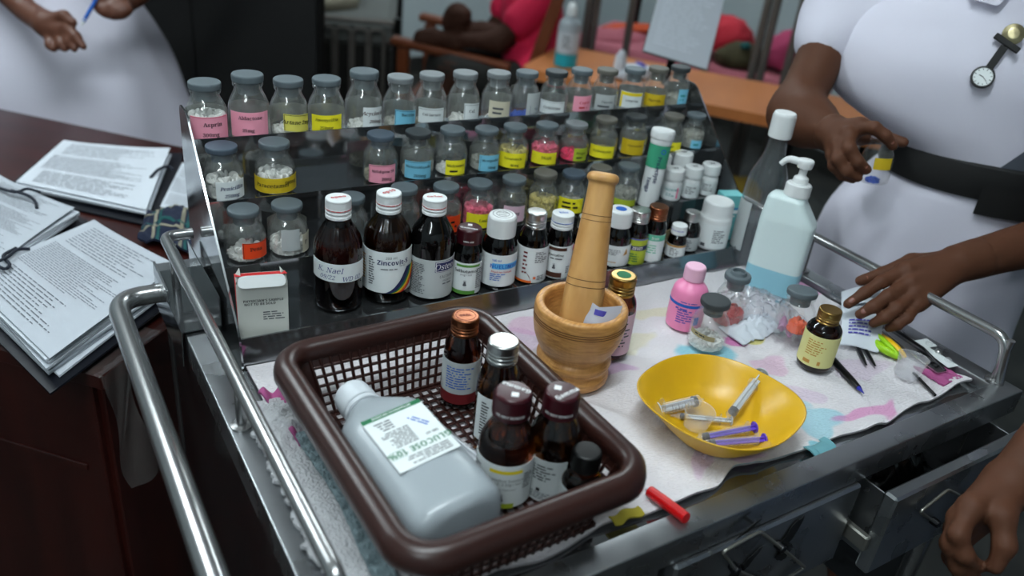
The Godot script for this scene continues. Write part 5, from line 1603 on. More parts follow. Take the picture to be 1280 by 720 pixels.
	part(t, "pump_head", join([[lathe(soft([Vector2(0, 0.200), Vector2(0.0110, 0.200), Vector2(0.0125, 0.210), Vector2(0.0115, 0.214), Vector2(0, 0.215)], 0.002), 24), Transform3D()], [sweep(bend_path([Vector3(0, 0.208, 0), Vector3(-0.026, 0.210, 0.004), Vector3(-0.034, 0.199, 0.005)], 0.008), [0.0058, 0.0056, 0.0054, 0.0052, 0.005, 0.0048, 0.0046, 0.0044, 0.004], 12), Transform3D()]]), M.cap_white)
	# tall clear spirit bottle
	p = on_tray(1.050, -0.842, 0.004)
	t = thing("spirit_bottle", "tall clear glass bottle with a white sealed cap behind the pump bottle", "glass bottle", p, faces_eye(p, -20))
	part(t, "bottle_body", lathe(soft([Vector2(0, 0.003), Vector2(0.029, 0.0), Vector2(0.034, 0.006), Vector2(0.034, 0.135), Vector2(0.031, 0.157), Vector2(0.019, 0.185), Vector2(0.0150, 0.202), Vector2(0.0140, 0.235), Vector2(0.0155, 0.242), Vector2(0, 0.242)], 0.012, 4), 44), M.spirit_glass)
	part(t, "liquid", lathe([Vector2(0, 0.005), Vector2(0.031, 0.006), Vector2(0.032, 0.010), Vector2(0.032, 0.082), Vector2(0, 0.082)], 36), pane("clear_spirit", Color(0.40, 0.42, 0.45), 0.35, 0.03))
	part(t, "cap", screw_cap(0.0185, 0.040), M.cap_white, at(0, 0.222, 0))
	put_label(t, 0.034, [0.030, 0.115, 30, -34, "paper_grey", []])
	# crumpled clear bag and tissue behind the jars
	var n := FastNoiseLite.new()
	n.seed = 21
	n.frequency = 1.0
	var bag := func(u: float, v: float) -> Vector3:
		var x := lerpf(0.868, 0.985, u)
		var z := lerpf(-0.765, -0.650, v)
		var e := sin(u * PI) * sin(v * PI)
		return Vector3(x + 0.012 * n.get_noise_2d(u * 9, v * 9), TY + 0.010 + 0.034 * pow(maxf(e, 0.0), 0.6) * (0.55 + 0.55 * absf(n.get_noise_2d(u * 7 + 5, v * 7))), z + 0.012 * n.get_noise_2d(u * 9 + 40, v * 9))
	single("plastic_bag", sheet_mesh(26, 26, bag, 0.0006), pane("bag_film", Color(0.80, 0.80, 0.86), 0.08, 0.2), "crumpled clear plastic bag between the ringed jar and the white pump bottle", "plastic bag")
	var tis := func(u: float, v: float) -> Vector3:
		var x := lerpf(0.835, 0.935, u)
		var z := lerpf(-0.690, -0.640, v)
		return Vector3(x, TY + 0.0105 + 0.016 * sin(u * PI) * sin(v * PI) * (0.8 + 0.6 * n.get_noise_2d(u * 8, v * 8)) + 0.001 * sin(u * 40.0), z + 0.01 * n.get_noise_2d(u * 5, 3.0))
	single("tissue", sheet_mesh(26, 16, tis, 0.0015), M.sheet, "crumpled white tissue lying in front of the clear plastic bag", "tissue")
	# the yellow bowl and what lies in it
	build_bowl()
	# pen, stick, forceps, cup, scissors, blister
	var q0: Vector3 = Vector3(0.9293, 0.8620, -0.5630)
	var q1: Vector3 = Vector3(0.8992, 0.8620, -0.4828)
	t = thing("pen", "black ballpoint pen with a blue tip lying right of the yellow-labelled bottle", "pen", Vector3.ZERO)
	t.transform = aim(q1, q0 - q1)
	l = (q0 - q1).length() + 0.05
	part(t, "barrel", lathe(soft([Vector2(0, 0.012), Vector2(0.0036, 0.013), Vector2(0.0045, 0.03), Vector2(0.0045, l), Vector2(0, l)], 0.0008, 2), 18), M.black_plastic)
	part(t, "tip", lathe([Vector2(0, 0.0), Vector2(0.0006, 0.0), Vector2(0.0012, 0.004), Vector2(0.0034, 0.0125), Vector2(0, 0.0135)], 16), M.blue_plastic)
	q0 = Vector3(1.0124, 0.8610, -0.4877)
	q1 = Vector3(0.9922, 0.8610, -0.4405)
	single("stirring_stick", sweep([q0, q0.lerp(q1, 0.5), q1], 0.0020, 8), M.black_plastic, "thin dark grey stick poking out from under the small plastic cup", "stick")
	t = thing("forceps", "dark grey forceps tips sticking out from under the paper envelope", "forceps", Vector3.ZERO)
	for e in [[Vector3(1.0095, 0.8620, -0.5886), Vector3(0.9640, 0.8610, -0.5289)], [Vector3(1.0167, 0.8620, -0.5857), Vector3(0.9746, 0.8610, -0.5223)]]:
		part(t, "jaw", sweep([e[0], (e[0] as Vector3).lerp(e[1], 0.7), e[1]], [0.0032, 0.0030, 0.0016], 8, false, 0.6), M.dark_steel)
	p = Vector3(0.9965, 0.8595, -0.4885)
	t = thing("medicine_cup", "small translucent plastic medicine cup standing near the lime handles", "cup", p)
	t.transform = aim(p, Vector3(0.12, 1, -0.02))
	part(t, "cup_body", lathe(soft([Vector2(0, 0), Vector2(0.0150, 0), Vector2(0.0200, 0.030), Vector2(0.0208, 0.0305), Vector2(0.0208, 0.0315), Vector2(0.0190, 0.031), Vector2(0.0142, 0.0012), Vector2(0, 0.0012)], 0.0008, 2), 32), M.clear_plastic)
	# lime and yellow handled tourniquet or scissors handles
	t = thing("handled_tool", "lime green and yellow plastic handles lying below the paper envelope", "tool handle", Vector3.ZERO)
	part(t, "lime_handle", sweep(curve([Vector3(1.0291, 0.8630, -0.5673), Vector3(1.0166, 0.8660, -0.5425), Vector3(1.0229, 0.8640, -0.5276), Vector3(1.0242, 0.8620, -0.5172)], 5), [0.004, 0.0048, 0.0054, 0.0058, 0.006, 0.006, 0.006, 0.006, 0.006, 0.0058, 0.0056, 0.0054, 0.005, 0.004, 0.003, 0.002], 12), M.lime_plastic)
	part(t, "yellow_handle", sweep(curve([Vector3(1.0494, 0.8640, -0.5691), Vector3(1.0383, 0.8670, -0.5455), Vector3(1.0361, 0.8640, -0.5266), Vector3(1.0368, 0.8610, -0.5180)], 5), [0.004, 0.0045, 0.005, 0.0054, 0.0056, 0.0056, 0.0056, 0.0056, 0.0054, 0.0052, 0.005, 0.0048, 0.0045, 0.004, 0.003, 0.002], 12), M.yellow_plastic)
	part(t, "lime_handle", sweep(curve([Vector3(1.0374, 0.8680, -0.5672), Vector3(1.0263, 0.8700, -0.5431), Vector3(1.0239, 0.8650, -0.5234)], 6), 0.0042, 10), M.lime_plastic)
	t = thing("artery_scissors", "steel instrument with pierced plate lying along the right rim of the tray", "scissors", Vector3.ZERO)
	var s0: Vector3 = Vector3(1.0647, 0.8660, -0.5786)
	var s1: Vector3 = Vector3(1.0497, 0.8630, -0.4690)
	var arm := aim(s0, s1 - s0, Vector3.UP)
	var sl := (s1 - s0).length()
	part(t, "blade", prism(soft2([Vector2(-0.004, 0), Vector2(0.004, 0), Vector2(0.009, sl * 0.5), Vector2(0.010, sl), Vector2(-0.010, sl), Vector2(-0.008, sl * 0.5)], 0.004), 0.0018), M.aluminium, arm)
	for e in [0.62, 0.86]:
		part(t, "hole_ring", lathe(soft([Vector2(0.0036, 0), Vector2(0.0036, 0.002), Vector2(0.0060, 0.002), Vector2(0.0060, 0)], 0.0006), 20), M.dark_steel, arm * Transform3D(Basis.from_euler(Vector3(PI / 2, 0, 0)), Vector3(0, sl * e, 0.002)))
	part(t, "arm", sweep([s0 + Vector3(0.012, 0.004, 0), s0.lerp(s1, 0.55) + Vector3(0.018, 0.003, 0), s1 + Vector3(0.005, 0.002, 0)], 0.0022, 8), M.dark_steel)
	t = thing("blister_strip", "opened white and silver blister strip lying by the right tray wall", "blister pack", Vector3.ZERO)
	var b0: Vector3 = Vector3(1.0955, 0.8650, -0.5371)
	var b1: Vector3 = Vector3(1.0861, 0.8630, -0.4706)
	var fr := aim(b0, b1 - b0, Vector3.UP)
	var bl := (b1 - b0).length()
	part(t, "card", prism(soft2([Vector2(-0.014, 0), Vector2(0.014, 0), Vector2(0.017, bl), Vector2(-0.013, bl)], 0.003), 0.0008), M.paper_white, fr)
	for k in 3:
		part(t, "bubble", lathe(soft([Vector2(0.0052, 0.0), Vector2(0.0050, 0.003), Vector2(0.003, 0.0045), Vector2(0, 0.0047)], 0.001), 18), M.clear_plastic if k % 2 == 0 else M.aluminium, fr * Transform3D(Basis.from_euler(Vector3(PI / 2, 0, 0)), Vector3(0.003 * (k - 1), bl * (0.2 + 0.3 * k), 0.0008)))
	# paper envelope under the hand
	var ev := thing("tablet_envelope", "white paper tablet envelope with violet print held under the nurse's fingers", "envelope", Vector3.ZERO)
	var e00: Vector3 = Vector3(0.9679, 0.8620, -0.5779)
	var e10: Vector3 = Vector3(1.0088, 0.8620, -0.5433)
	var e01: Vector3 = Vector3(1.0701, 0.8840, -0.6663)
	var e11: Vector3 = Vector3(1.1590, 0.8960, -0.6484)
	var env := func(u: float, v: float) -> Vector3:
		return e00.lerp(e10, u).lerp(e01.lerp(e11, u), v) + Vector3(0, 0.004 * sin(v * 4.0) + 0.002 * sin(u * 5.0) + 0.002, 0)
	part(ev, "paper", sheet_mesh(10, 14, env, 0.0012), M.sheet)
	part(ev, "stamp", print_on(env, 0.16, 0.14, 0.84, 0.38, 5, 0.0014), M.ink_violet)
	part(ev, "stamp", print_on(env, 0.36, 0.42, 0.64, 0.52, 2, 0.0014, 0.8), M.ink_blue)
	part(ev, "folded_strip", sheet_mesh(6, 3, func(u: float, v: float) -> Vector3: return env.call(0.02 + u * 0.62, 0.60 + v * 0.10) + Vector3(0, 0.004 + 0.003 * u, 0), 0.0008), M.sheet)
	# red marker cap on the rim
	t = thing("marker_pen", "bright red plastic marker lying over the front tray rim beside the basket", "marker", Vector3.ZERO)
	q0 = Vector3(0.5155, 0.8640, -0.4580)
	q1 = Vector3(0.5184, 0.8710, -0.4055)
	t.transform = aim(q0, q1 - q0)
	l = (q1 - q0).length()
	part(t, "barrel", lathe(soft([Vector2(0.0052, 0.001), Vector2(0.0062, 0), Vector2(0.0066, l * 0.5), Vector2(0.0060, l), Vector2(0, l)], 0.0008, 2), 20), M.red_plastic)
	part(t, "clip", box(0.003, l * 0.8, 0.0015, 0.0005), M.red_plastic, at(0, l * 0.45, 0.0072))
	part(t, "nib", lathe([Vector2(0, -0.006), Vector2(0.0022, -0.005), Vector2(0.0048, 0.002), Vector2(0, 0.002)], 14), M.cap_milky)
	# a small metal ring behind the bowl
	single("ring_pull", sweep(circle_path(Vector3(0.7933, 0.8660, -0.5448), 0.0085, 20, Vector3(0.2, 1, 0.3)), 0.0012, 8, true), M.gold_tin, "small brassy ring lying behind the right end of the yellow bowl", "ring")


func circle_path(c: Vector3, r: float, n: int, axis: Vector3) -> Array:
	var f := aim(c, axis)
	var o := []
	for k in n:
		o.append(f * Vector3(cos(TAU * k / n) * r, 0, sin(TAU * k / n) * r))
	return o


func print_on(f: Callable, u0: float, v0: float, u1: float, v1: float, lines: int, lift: float, fill := 0.45) -> ArrayMesh:   # strokes of print laid on a curved sheet
	var flat := print_lines(u0, v0, u1, v1, lines, fill)
	var a := flat.surface_get_arrays(0)
	var v: PackedVector3Array = a[Mesh.ARRAY_VERTEX]
	var n: PackedVector3Array = a[Mesh.ARRAY_NORMAL]
	for k in v.size():
		v[k] = f.call(v[k].x, v[k].y) + Vector3(0, lift, 0)
		n[k] = Vector3.UP
	return raw(v, n, PackedVector2Array(), a[Mesh.ARRAY_INDEX])


func build_bowl() -> void:
	var c := on_tray(0.660, -0.514, 0.009)
	var long := Vector3(0.85, 0, 0.527).normalized()
	var t := thing("plastic_bowl", "yellow plastic bowl with two pointed lips, holding used syringes", "bowl", c, atan2(-long.z, long.x))
	var rows := []
	var prof := [[0.0, 0.002, 0.0], [0.052, 0.0, 0.0], [0.058, 0.003, 0.0], [0.076, 0.020, 0.15], [0.089, 0.036, 0.6], [0.0945, 0.043, 1.0], [0.0955, 0.0450, 1.0], [0.0935, 0.0452, 1.0], [0.0870, 0.0375, 0.6], [0.0735, 0.0215, 0.15], [0.055, 0.0055, 0.0], [0.0, 0.0042, 0.0]]
	for e in prof:
		var row := PackedVector3Array()
		for k in 96:
			var a := TAU * k / 96
			var lip: float = pow(absf(cos(a)), 9.0) * 0.15 * e[2]
			var r: float = maxf(e[0], 0.00001) * (1.0 + lip)
			row.append(Vector3(cos(a) * r * 0.90, e[1] + (0.0015 * pow(absf(cos(a)), 6.0) * e[2]), sin(a) * r * 0.97))
		rows.append(row)
	part(t, "bowl_body", grid(rows, true), M.bowl_yellow)
	var g := "used syringes in the yellow bowl"
	syringe("syringe", "clear syringe leaning against the far wall of the yellow bowl, plunger up", Vector3(0.6676, 0.8740, -0.5045), Vector3(0.7533, 0.9000, -0.5361), 0.0062, "clear_plastic", "cap_milky", 0.28, false, g)
	syringe("syringe", "thick clear syringe with a grey plunger at the left end of the yellow bowl", Vector3(0.6674, 0.8800, -0.5433), Vector3(0.6054, 0.8740, -0.5549), 0.0075, "clear_plastic", "cap_milky", 0.10, false, g)
	syringe("syringe", "thin clear syringe lying across the bottom of the yellow bowl under the cup", Vector3(0.6201, 0.8680, -0.5469), Vector3(0.6796, 0.8710, -0.5050), 0.0042, "clear_plastic", "cap_milky", 0.20, false, g)
	syringe("syringe", "violet syringe at the front of the yellow bowl, the farther of two", Vector3(0.6123, 0.8700, -0.4994), Vector3(0.6934, 0.8740, -0.4817), 0.0052, "clear_plastic", "violet_plastic", 0.14, false, g)
	syringe("syringe", "violet syringe at the front of the yellow bowl, the nearer of two", Vector3(0.6093, 0.8720, -0.4874), Vector3(0.6873, 0.8740, -0.4606), 0.0052, "clear_plastic", "violet_plastic", 0.14, false, g)
	var cp := thing("medicine_cup", "small clear dosing cup standing among the syringes in the yellow bowl", "cup", Vector3(0.6383, 0.8645, -0.5223))
	cp.transform = aim(cp.position, Vector3(-0.05, 1, 0.12))
	part(cp, "cup_body", lathe(soft([Vector2(0, 0), Vector2(0.0145, 0), Vector2(0.0180, 0.023), Vector2(0.0188, 0.0235), Vector2(0.0188, 0.0243), Vector2(0.0172, 0.024), Vector2(0.0138, 0.0012), Vector2(0, 0.0012)], 0.0008, 2), 32), M.clear_plastic)


# ---------------------------------------------------------------- the basket and what it holds
func rrect(x0: float, x1: float, z0: float, z1: float, r: float, y: float, n := 8) -> Array:   # rounded rectangle seen from above
	var o := []
	for e in [[x1 - r, z1 - r, 0], [x0 + r, z1 - r, 90], [x0 + r, z0 + r, 180], [x1 - r, z0 + r, 270]]:
		for k in n + 1:
			var a := deg_to_rad(e[2] + 90.0 * k / n)
			o.append(Vector3(e[0] + cos(a) * r, y, e[1] + sin(a) * r))
	return o


func build_basket() -> void:
	var B := Vector3(0.3385, TY + 0.009, -0.580)
	var t := thing("plastic_basket", "dark brown plastic basket with latticed sides and a wide rolled rim", "basket", B, 0.02)
	var hx := 0.123   # half sizes at the rim's middle line
	var hz := 0.163
	var H := 0.082
	# rim: rolled outward
	var path := rrect(-hx, hx, -hz, hz, 0.034, H, 10)
	var sect := []
	for e in [Vector2(-0.0125, -0.012), Vector2(-0.0125, -0.002), Vector2(-0.0095, 0.004), Vector2(-0.002, 0.0072), Vector2(0.006, 0.0055), Vector2(0.0115, 0.0), Vector2(0.0135, -0.008), Vector2(0.0135, -0.015), Vector2(0.0115, -0.015), Vector2(0.0110, -0.008), Vector2(0.0085, -0.001), Vector2(0.005, 0.0025), Vector2(-0.002, 0.004), Vector2(-0.0075, 0.0015), Vector2(-0.0100, -0.003), Vector2(-0.0100, -0.012)]:
		sect.append(e)
	path.reverse()
	part(t, "rim", ribbon(path, sect, [Vector3.UP], true), M.basket_brown)
	var pos := func(side: int, s: float, v: float) -> Vector3:   # s -1..1 along a side, v 0 foot .. 1 rim
		var ix := lerpf(hx - 0.026, hx - 0.0115, v)
		var iz := lerpf(hz - 0.026, hz - 0.0115, v)
		var y := lerpf(0.0, H - 0.012, v)
		match side:
			0: return Vector3(s * (ix - 0.02), y, iz)
			1: return Vector3(s * (ix - 0.02), y, -iz)
			2: return Vector3(ix, y, s * (iz - 0.02))
		return Vector3(-ix, y, s * (iz - 0.02))
	for side in 4:
		var n := 16 if side < 2 else 22
		var list := []
		for k in n + 1:
			var s := lerpf(-1, 1, float(k) / n)
			list.append([sweep([pos.call(side, s, 0.0), pos.call(side, s, 1.0)], 0.0021, 5), Transform3D()])
		for k in 6:
			var v := lerpf(0.06, 0.86, k / 5.0)
			list.append([sweep([pos.call(side, -1.0, v), pos.call(side, 1.0, v)], 0.0021, 5), Transform3D()])
		for v in [[0.86, 1.0], [0.0, 0.06]]:
			var rows := []
			for vv in v:
				var row := PackedVector3Array()
				for s in [-1.0, 1.0]:
					row.append(pos.call(side, s, vv))
				rows.append(row)
			list.append([grid(rows), Transform3D()])
		part(t, "lattice_side", join(list), M.basket_brown)
	# solid rounded corners
	for sx in [-1.0, 1.0]:
		for sz in [-1.0, 1.0]:
			var rows := []
			for v in [0.0, 1.0]:
				var ix := lerpf(hx - 0.026, hx - 0.0115, v)
				var iz := lerpf(hz - 0.026, hz - 0.0115, v)
				var row := PackedVector3Array()
				for k in 9:
					var a := PI / 2 * k / 8
					row.append(Vector3(sx * (ix - 0.02 + 0.02 * sin(a)), lerpf(0.0, H - 0.012, v), sz * (iz - 0.02 + 0.02 * cos(a))))
				rows.append(row)
			part(t, "corner", join([[grid(rows, false, false, false, sx * sz < 0), Transform3D()]]), M.basket_brown)
	# floor lattice
	var list := []
	var fx := hx - 0.028
	var fz := hz - 0.028
	for k in 17:
		var x := lerpf(-fx, fx, k / 16.0)
		list.append([box(0.0042, 0.0026, fz * 2, 0.0006), at(x, 0.0014, 0)])
	for k in 24:
		var z := lerpf(-fz, fz, k / 23.0)
		list.append([box(fx * 2, 0.0026, 0.0042, 0.0006), at(0, 0.0014, z)])
	list.append([box(0.020, 0.0030, fz * 2, 0.0008), at(0, 0.0016, 0)])
	part(t, "lattice_floor", join(list), M.basket_brown)
	var fy := B.y + 0.0032
	# five bottles
	var spots := [
		["syrup_bottle", "brown bottle with copper cap and blue-red label at the back of the basket", 0.4060, -0.6800, 0.0215, 0.117, 0.070, 0.092, 0.0125, ["tin", 0.0158, 0.022, "copper_tin", [["top", "SEAL", 0.0042, "ink_maroon", 20, 0, 0], ["circle", 0.0110, "ink_maroon"]]], [[0.010, 0.0660, 88, 0, "paper_grey", [["l", -0.018, 0.020, 0.018, 0.050, 9, "ink_cyan"], ["r", -0.033, 0.0, 0.033, 0.014, "ink_maroon"]]]], "amber_glass", "syrup", 0.050],
		["syrup_bottle", "brown bottle with a ribbed silver cap in the middle of the basket", 0.4080, -0.6020, 0.0240, 0.130, 0.074, 0.106, 0.0135, ["tin", 0.0168, 0.024, "aluminium"], [[0.012, 0.0700, 52, -8, "paper_white", [["l", -0.014, 0.008, -0.004, 0.052, 12, "ink"], ["l", 0.0, 0.010, 0.016, 0.050, 7, "ink_grey"]]]], "green_amber_glass", "", 0.0],
		["syrup_bottle", "brown bottle with a maroon cap and yellow-banded Lactulose label", 0.3720, -0.5230, 0.0285, 0.129, 0.064, 0.096, 0.0150, ["screw", 0.0190, 0.026, "cap_maroon", [["top", "Gamma", 0.0056, "ink_white", 160, 0.0, -0.0060], ["square", 0.0070, "ink_white", 0.002, 0.006], ["side", "DO NOT REMOVE", 0.0026, "ink_white", 0.3]]], [[0.008, 0.0600, 84, 0, "paper_white", [["r", -0.014, 0.0425, 0.020, 0.0465, "ink_yellow"], ["t", "Lactulose Solution", 0.0345, 0.004, 0.0030, "ink"], ["t", "U.S.P. 3.35g / 5ml", 0.0300, 0.004, 0.0028, "ink"], ["t", "Orange Flavoured", 0.0235, 0.002, 0.0022, "ink_grey"], ["m", shifted(crest(0.0046), 0.0, 0.0130), "ink_grey"], ["r", -0.012, 0.0, 0.014, 0.0060, "ink_lime"], ["l", 0.022, 0.022, 0.034, 0.042, 6, "ink_grey"], ["l", -0.036, 0.022, -0.022, 0.046, 6, "ink_grey"]]]], "amber_glass", "syrup", 0.050],
		["syrup_bottle", "brown bottle with maroon cap and plain grey label at the right of the basket", 0.4190, -0.5080, 0.0265, 0.126, 0.070, 0.098, 0.0140, ["screw", 0.0180, 0.026, "cap_maroon", [["top", "Gamma", 0.0056, "ink_white", 50, 0.0, -0.0060], ["square", 0.0070, "ink_white", -0.005, -0.003], ["side", "DO NOT REMOVE", 0.0026, "ink_white", 0.3]]], [[0.006, 0.0580, 54, -18, "paper_grey", [["l", -0.018, 0.026, 0.018, 0.046, 6, "ink"], ["l", -0.014, 0.003, 0.018, 0.012, 4, "ink_grey"], ["r", -0.003, 0.013, 0.001, 0.017, "ink"]]]], "green_amber_glass", "", 0.0],
		["pill_bottle", "small brown bottle with a black cap in the front right corner of the basket", 0.4300, -0.4700, 0.0205, 0.078, 0.042, 0.054, 0.0120, ["screw", 0.0150, 0.020, "cap_black"], [[0.006, 0.0380, 74, -14, "paper_grey", [["r", -0.012, 0.004, -0.008, 0.020, "ink_navy"], ["l", -0.006, 0.006, 0.014, 0.026, 5, "ink_navy"]]]], "amber_glass", "syrup", 0.022]]
	for s in spots:
		var p := Vector3(s[2], fy, s[3])
		var b := thing(s[0], s[1], "medicine bottle", p, faces_eye(p), "")
		bottle(b, s[4], s[5], s[6], s[7], s[8], s[11], s[9], s[10], s[12], s[13])
	# the syringe lying on the lattice
	syringe("syringe", "clear syringe with a needle cover lying on the floor of the brown basket", Vector3(0.3513, 0.8740, -0.6389), Vector3(0.3656, 0.8740, -0.5712) + Vector3(0.006, 0, 0.018), 0.0066, "clear_plastic", "cap_milky", 0.12, true)
	# the infusion bottle lies along the left side, neck to the back
	var neck := Vector3(0.2720, TY + 0.0600, -0.6720)
	var foot := Vector3(0.2890, TY + 0.0540, -0.4560)
	var g := thing("infusion_bottle", "clouded plastic infusion bottle of Glucose 10% lying in the brown basket", "infusion bottle", Vector3.ZERO)
	var ax := (neck - foot).normalized()
	g.transform = aim(foot, ax, Vector3(-0.10, 1, 0.10)).scaled_local(Vector3.ONE * 1.10)   # y towards the neck, z upwards
	var rows := []
	var L := (neck - foot).length()
	for e in [[0.0, 0.0, 0.0], [0.0, 0.032, 0.026], [0.002, 0.038, 0.031], [0.008, 0.0425, 0.0345], [0.016, 0.0435, 0.0355], [0.120, 0.0435, 0.0355], [0.138, 0.0415, 0.034], [0.154, 0.034, 0.029], [0.166, 0.023, 0.022], [0.172, 0.0175, 0.0175], [0.176, 0.0165, 0.0165], [0.182, 0.0165, 0.0165]]:
		var row := PackedVector3Array()
		for k in 64:
			var a := TAU * k / 64
			var pw: float = 0.62 if e[0] > 0.0 and e[0] < 0.15 else 1.0
			row.append(Vector3(signf(cos(a)) * pow(absf(cos(a)), pw) * maxf(e[1], 0.00001), e[0], -signf(sin(a)) * pow(absf(sin(a)), pw) * maxf(e[2], 0.00001)))
		rows.append(row)
	part(g, "bottle_body", grid(rows, true, false, true, true), M.frosted_plastic)
	part(g, "neck_ring", lathe(soft([Vector2(0.012, 0.172), Vector2(0.0195, 0.173), Vector2(0.0195, 0.178), Vector2(0.012, 0.179)], 0.001), 32), M.cap_milky)
	part(g, "cap", lathe(soft([Vector2(0.012, 0.180), Vector2(0.0185, 0.180), Vector2(0.0190, 0.188), Vector2(0.0180, 0.202), Vector2(0.0145, 0.207), Vector2(0, 0.208)], 0.002), 36), M.cap_milky)
	# label on the upper face; its print reads with the neck down
	var lz := 0.0360
	var lab := part(g, "label", box(0.058, 0.072, 0.0004, 0.0001), M.paper_white, at(0.003, 0.090, lz))
	var fl := Transform3D(Basis.from_euler(Vector3(0, 0, PI)), Vector3(0, 0, 0.0004))
	part(lab, "print", rects([[-0.029, -0.036, 0.029, -0.0305]]), M.ink_green, fl)
	part(lab, "lettering", words("INTRAVENOUS INFUSION", 0.0022, "bold"), M.ink_white, fl * at(0, -0.0333, 0.0002))
	part(lab, "lettering", words("GLUCOSE 10%", 0.0062, "bold"), M.ink_green, fl * at(-0.001, 0.0165, 0))
	part(lab, "print", rects([[0.0135, 0.0125, 0.0265, 0.0129], [0.0135, 0.0204, 0.0265, 0.0208], [0.0135, 0.0125, 0.0139, 0.0208], [0.0261, 0.0125, 0.0265, 0.0208]]), M.ink_green, fl)
	part(lab, "print", print_lines(-0.004, -0.012, 0.024, 0.010, 9), M.ink_grey, fl)
	part(lab, "print", print_lines(0.006, -0.027, 0.024, -0.014, 4), M.ink_grey, fl)
	part(lab, "print", print_lines(-0.024, 0.0225, 0.020, 0.0330, 4), M.ink_grey, fl)
	part(lab, "stamp", print_lines(-0.008, -0.010, 0.016, -0.004, 2), M.ink_cyan, fl * Transform3D(Basis.from_euler(Vector3(0, 0, -1.0)), Vector3(-0.010, -0.006, 0)))
	part(lab, "lettering", words("500 ml", 0.0026, "bold"), M.ink, fl * at(-0.018, 0.0075, 0))


# ---------------------------------------------------------------- the desk at the left with its files
func quad_fn(l: Vector3, n: Vector3, f: Vector3, r: Vector3, curl := 0.0) -> Callable:   # u from l to n, v from l to f
	return func(u: float, v: float) -> Vector3:
		return l.lerp(n, u).lerp(f.lerp(r, u), v) + Vector3(0, curl * pow(absf(u - 0.5) * 2.0, 3.0) * v + curl * 0.4 * sin(v * 3.0) * u, 0)


func file_stack(called: String, label: String, l: Vector3, n: Vector3, f: Vector3, r: Vector3, sheets: int, gap: float, board: float) -> Node3D:
	var t := thing(called, label, "papers")
	for k in sheets:
		var j := func(s: float) -> Vector3: return Vector3(rng.randf_range(-s, s), -gap * (sheets - 1 - k), rng.randf_range(-s, s))
		var s := 0.0 if k == sheets - 1 else 0.007
		var top := k == sheets - 1
		var fn := quad_fn(l + j.call(s), n + j.call(s), f + j.call(s), r + j.call(s), 0.004 if top else 0.002)
		var sh := part(t, "sheet", sheet_mesh(8, 8, fn, 0.0007 if top else gap * 0.8), M.sheet if k % 3 != 1 else M.sheet_edge)
		if top:
			sh.set_meta("label", "topmost printed page")
			part(sh, "print", print_on(fn, 0.10, 0.06, 0.92, 0.30, 9, 0.0012, 0.26), M.ink_pale)
			part(sh, "print", print_on(fn, 0.06, 0.34, 0.94, 0.64, 17, 0.0012, 0.26), M.ink_pale)
			part(sh, "print", print_on(fn, 0.10, 0.68, 0.90, 0.94, 10, 0.0012, 0.22), M.ink_pale)
	if board > 0.0:
		var c := (l + n + f + r) / 4.0
		var e := func(p: Vector3) -> Vector3: return c + (p - c) * board - Vector3(0, gap * sheets + 0.001, 0)
		var b := part(t, "file_board", sheet_mesh(2, 2, quad_fn(e.call(l), e.call(n), e.call(f), e.call(r)), 0.003), M.navy_board)
		b.set_meta("label", "navy file board")
	return t


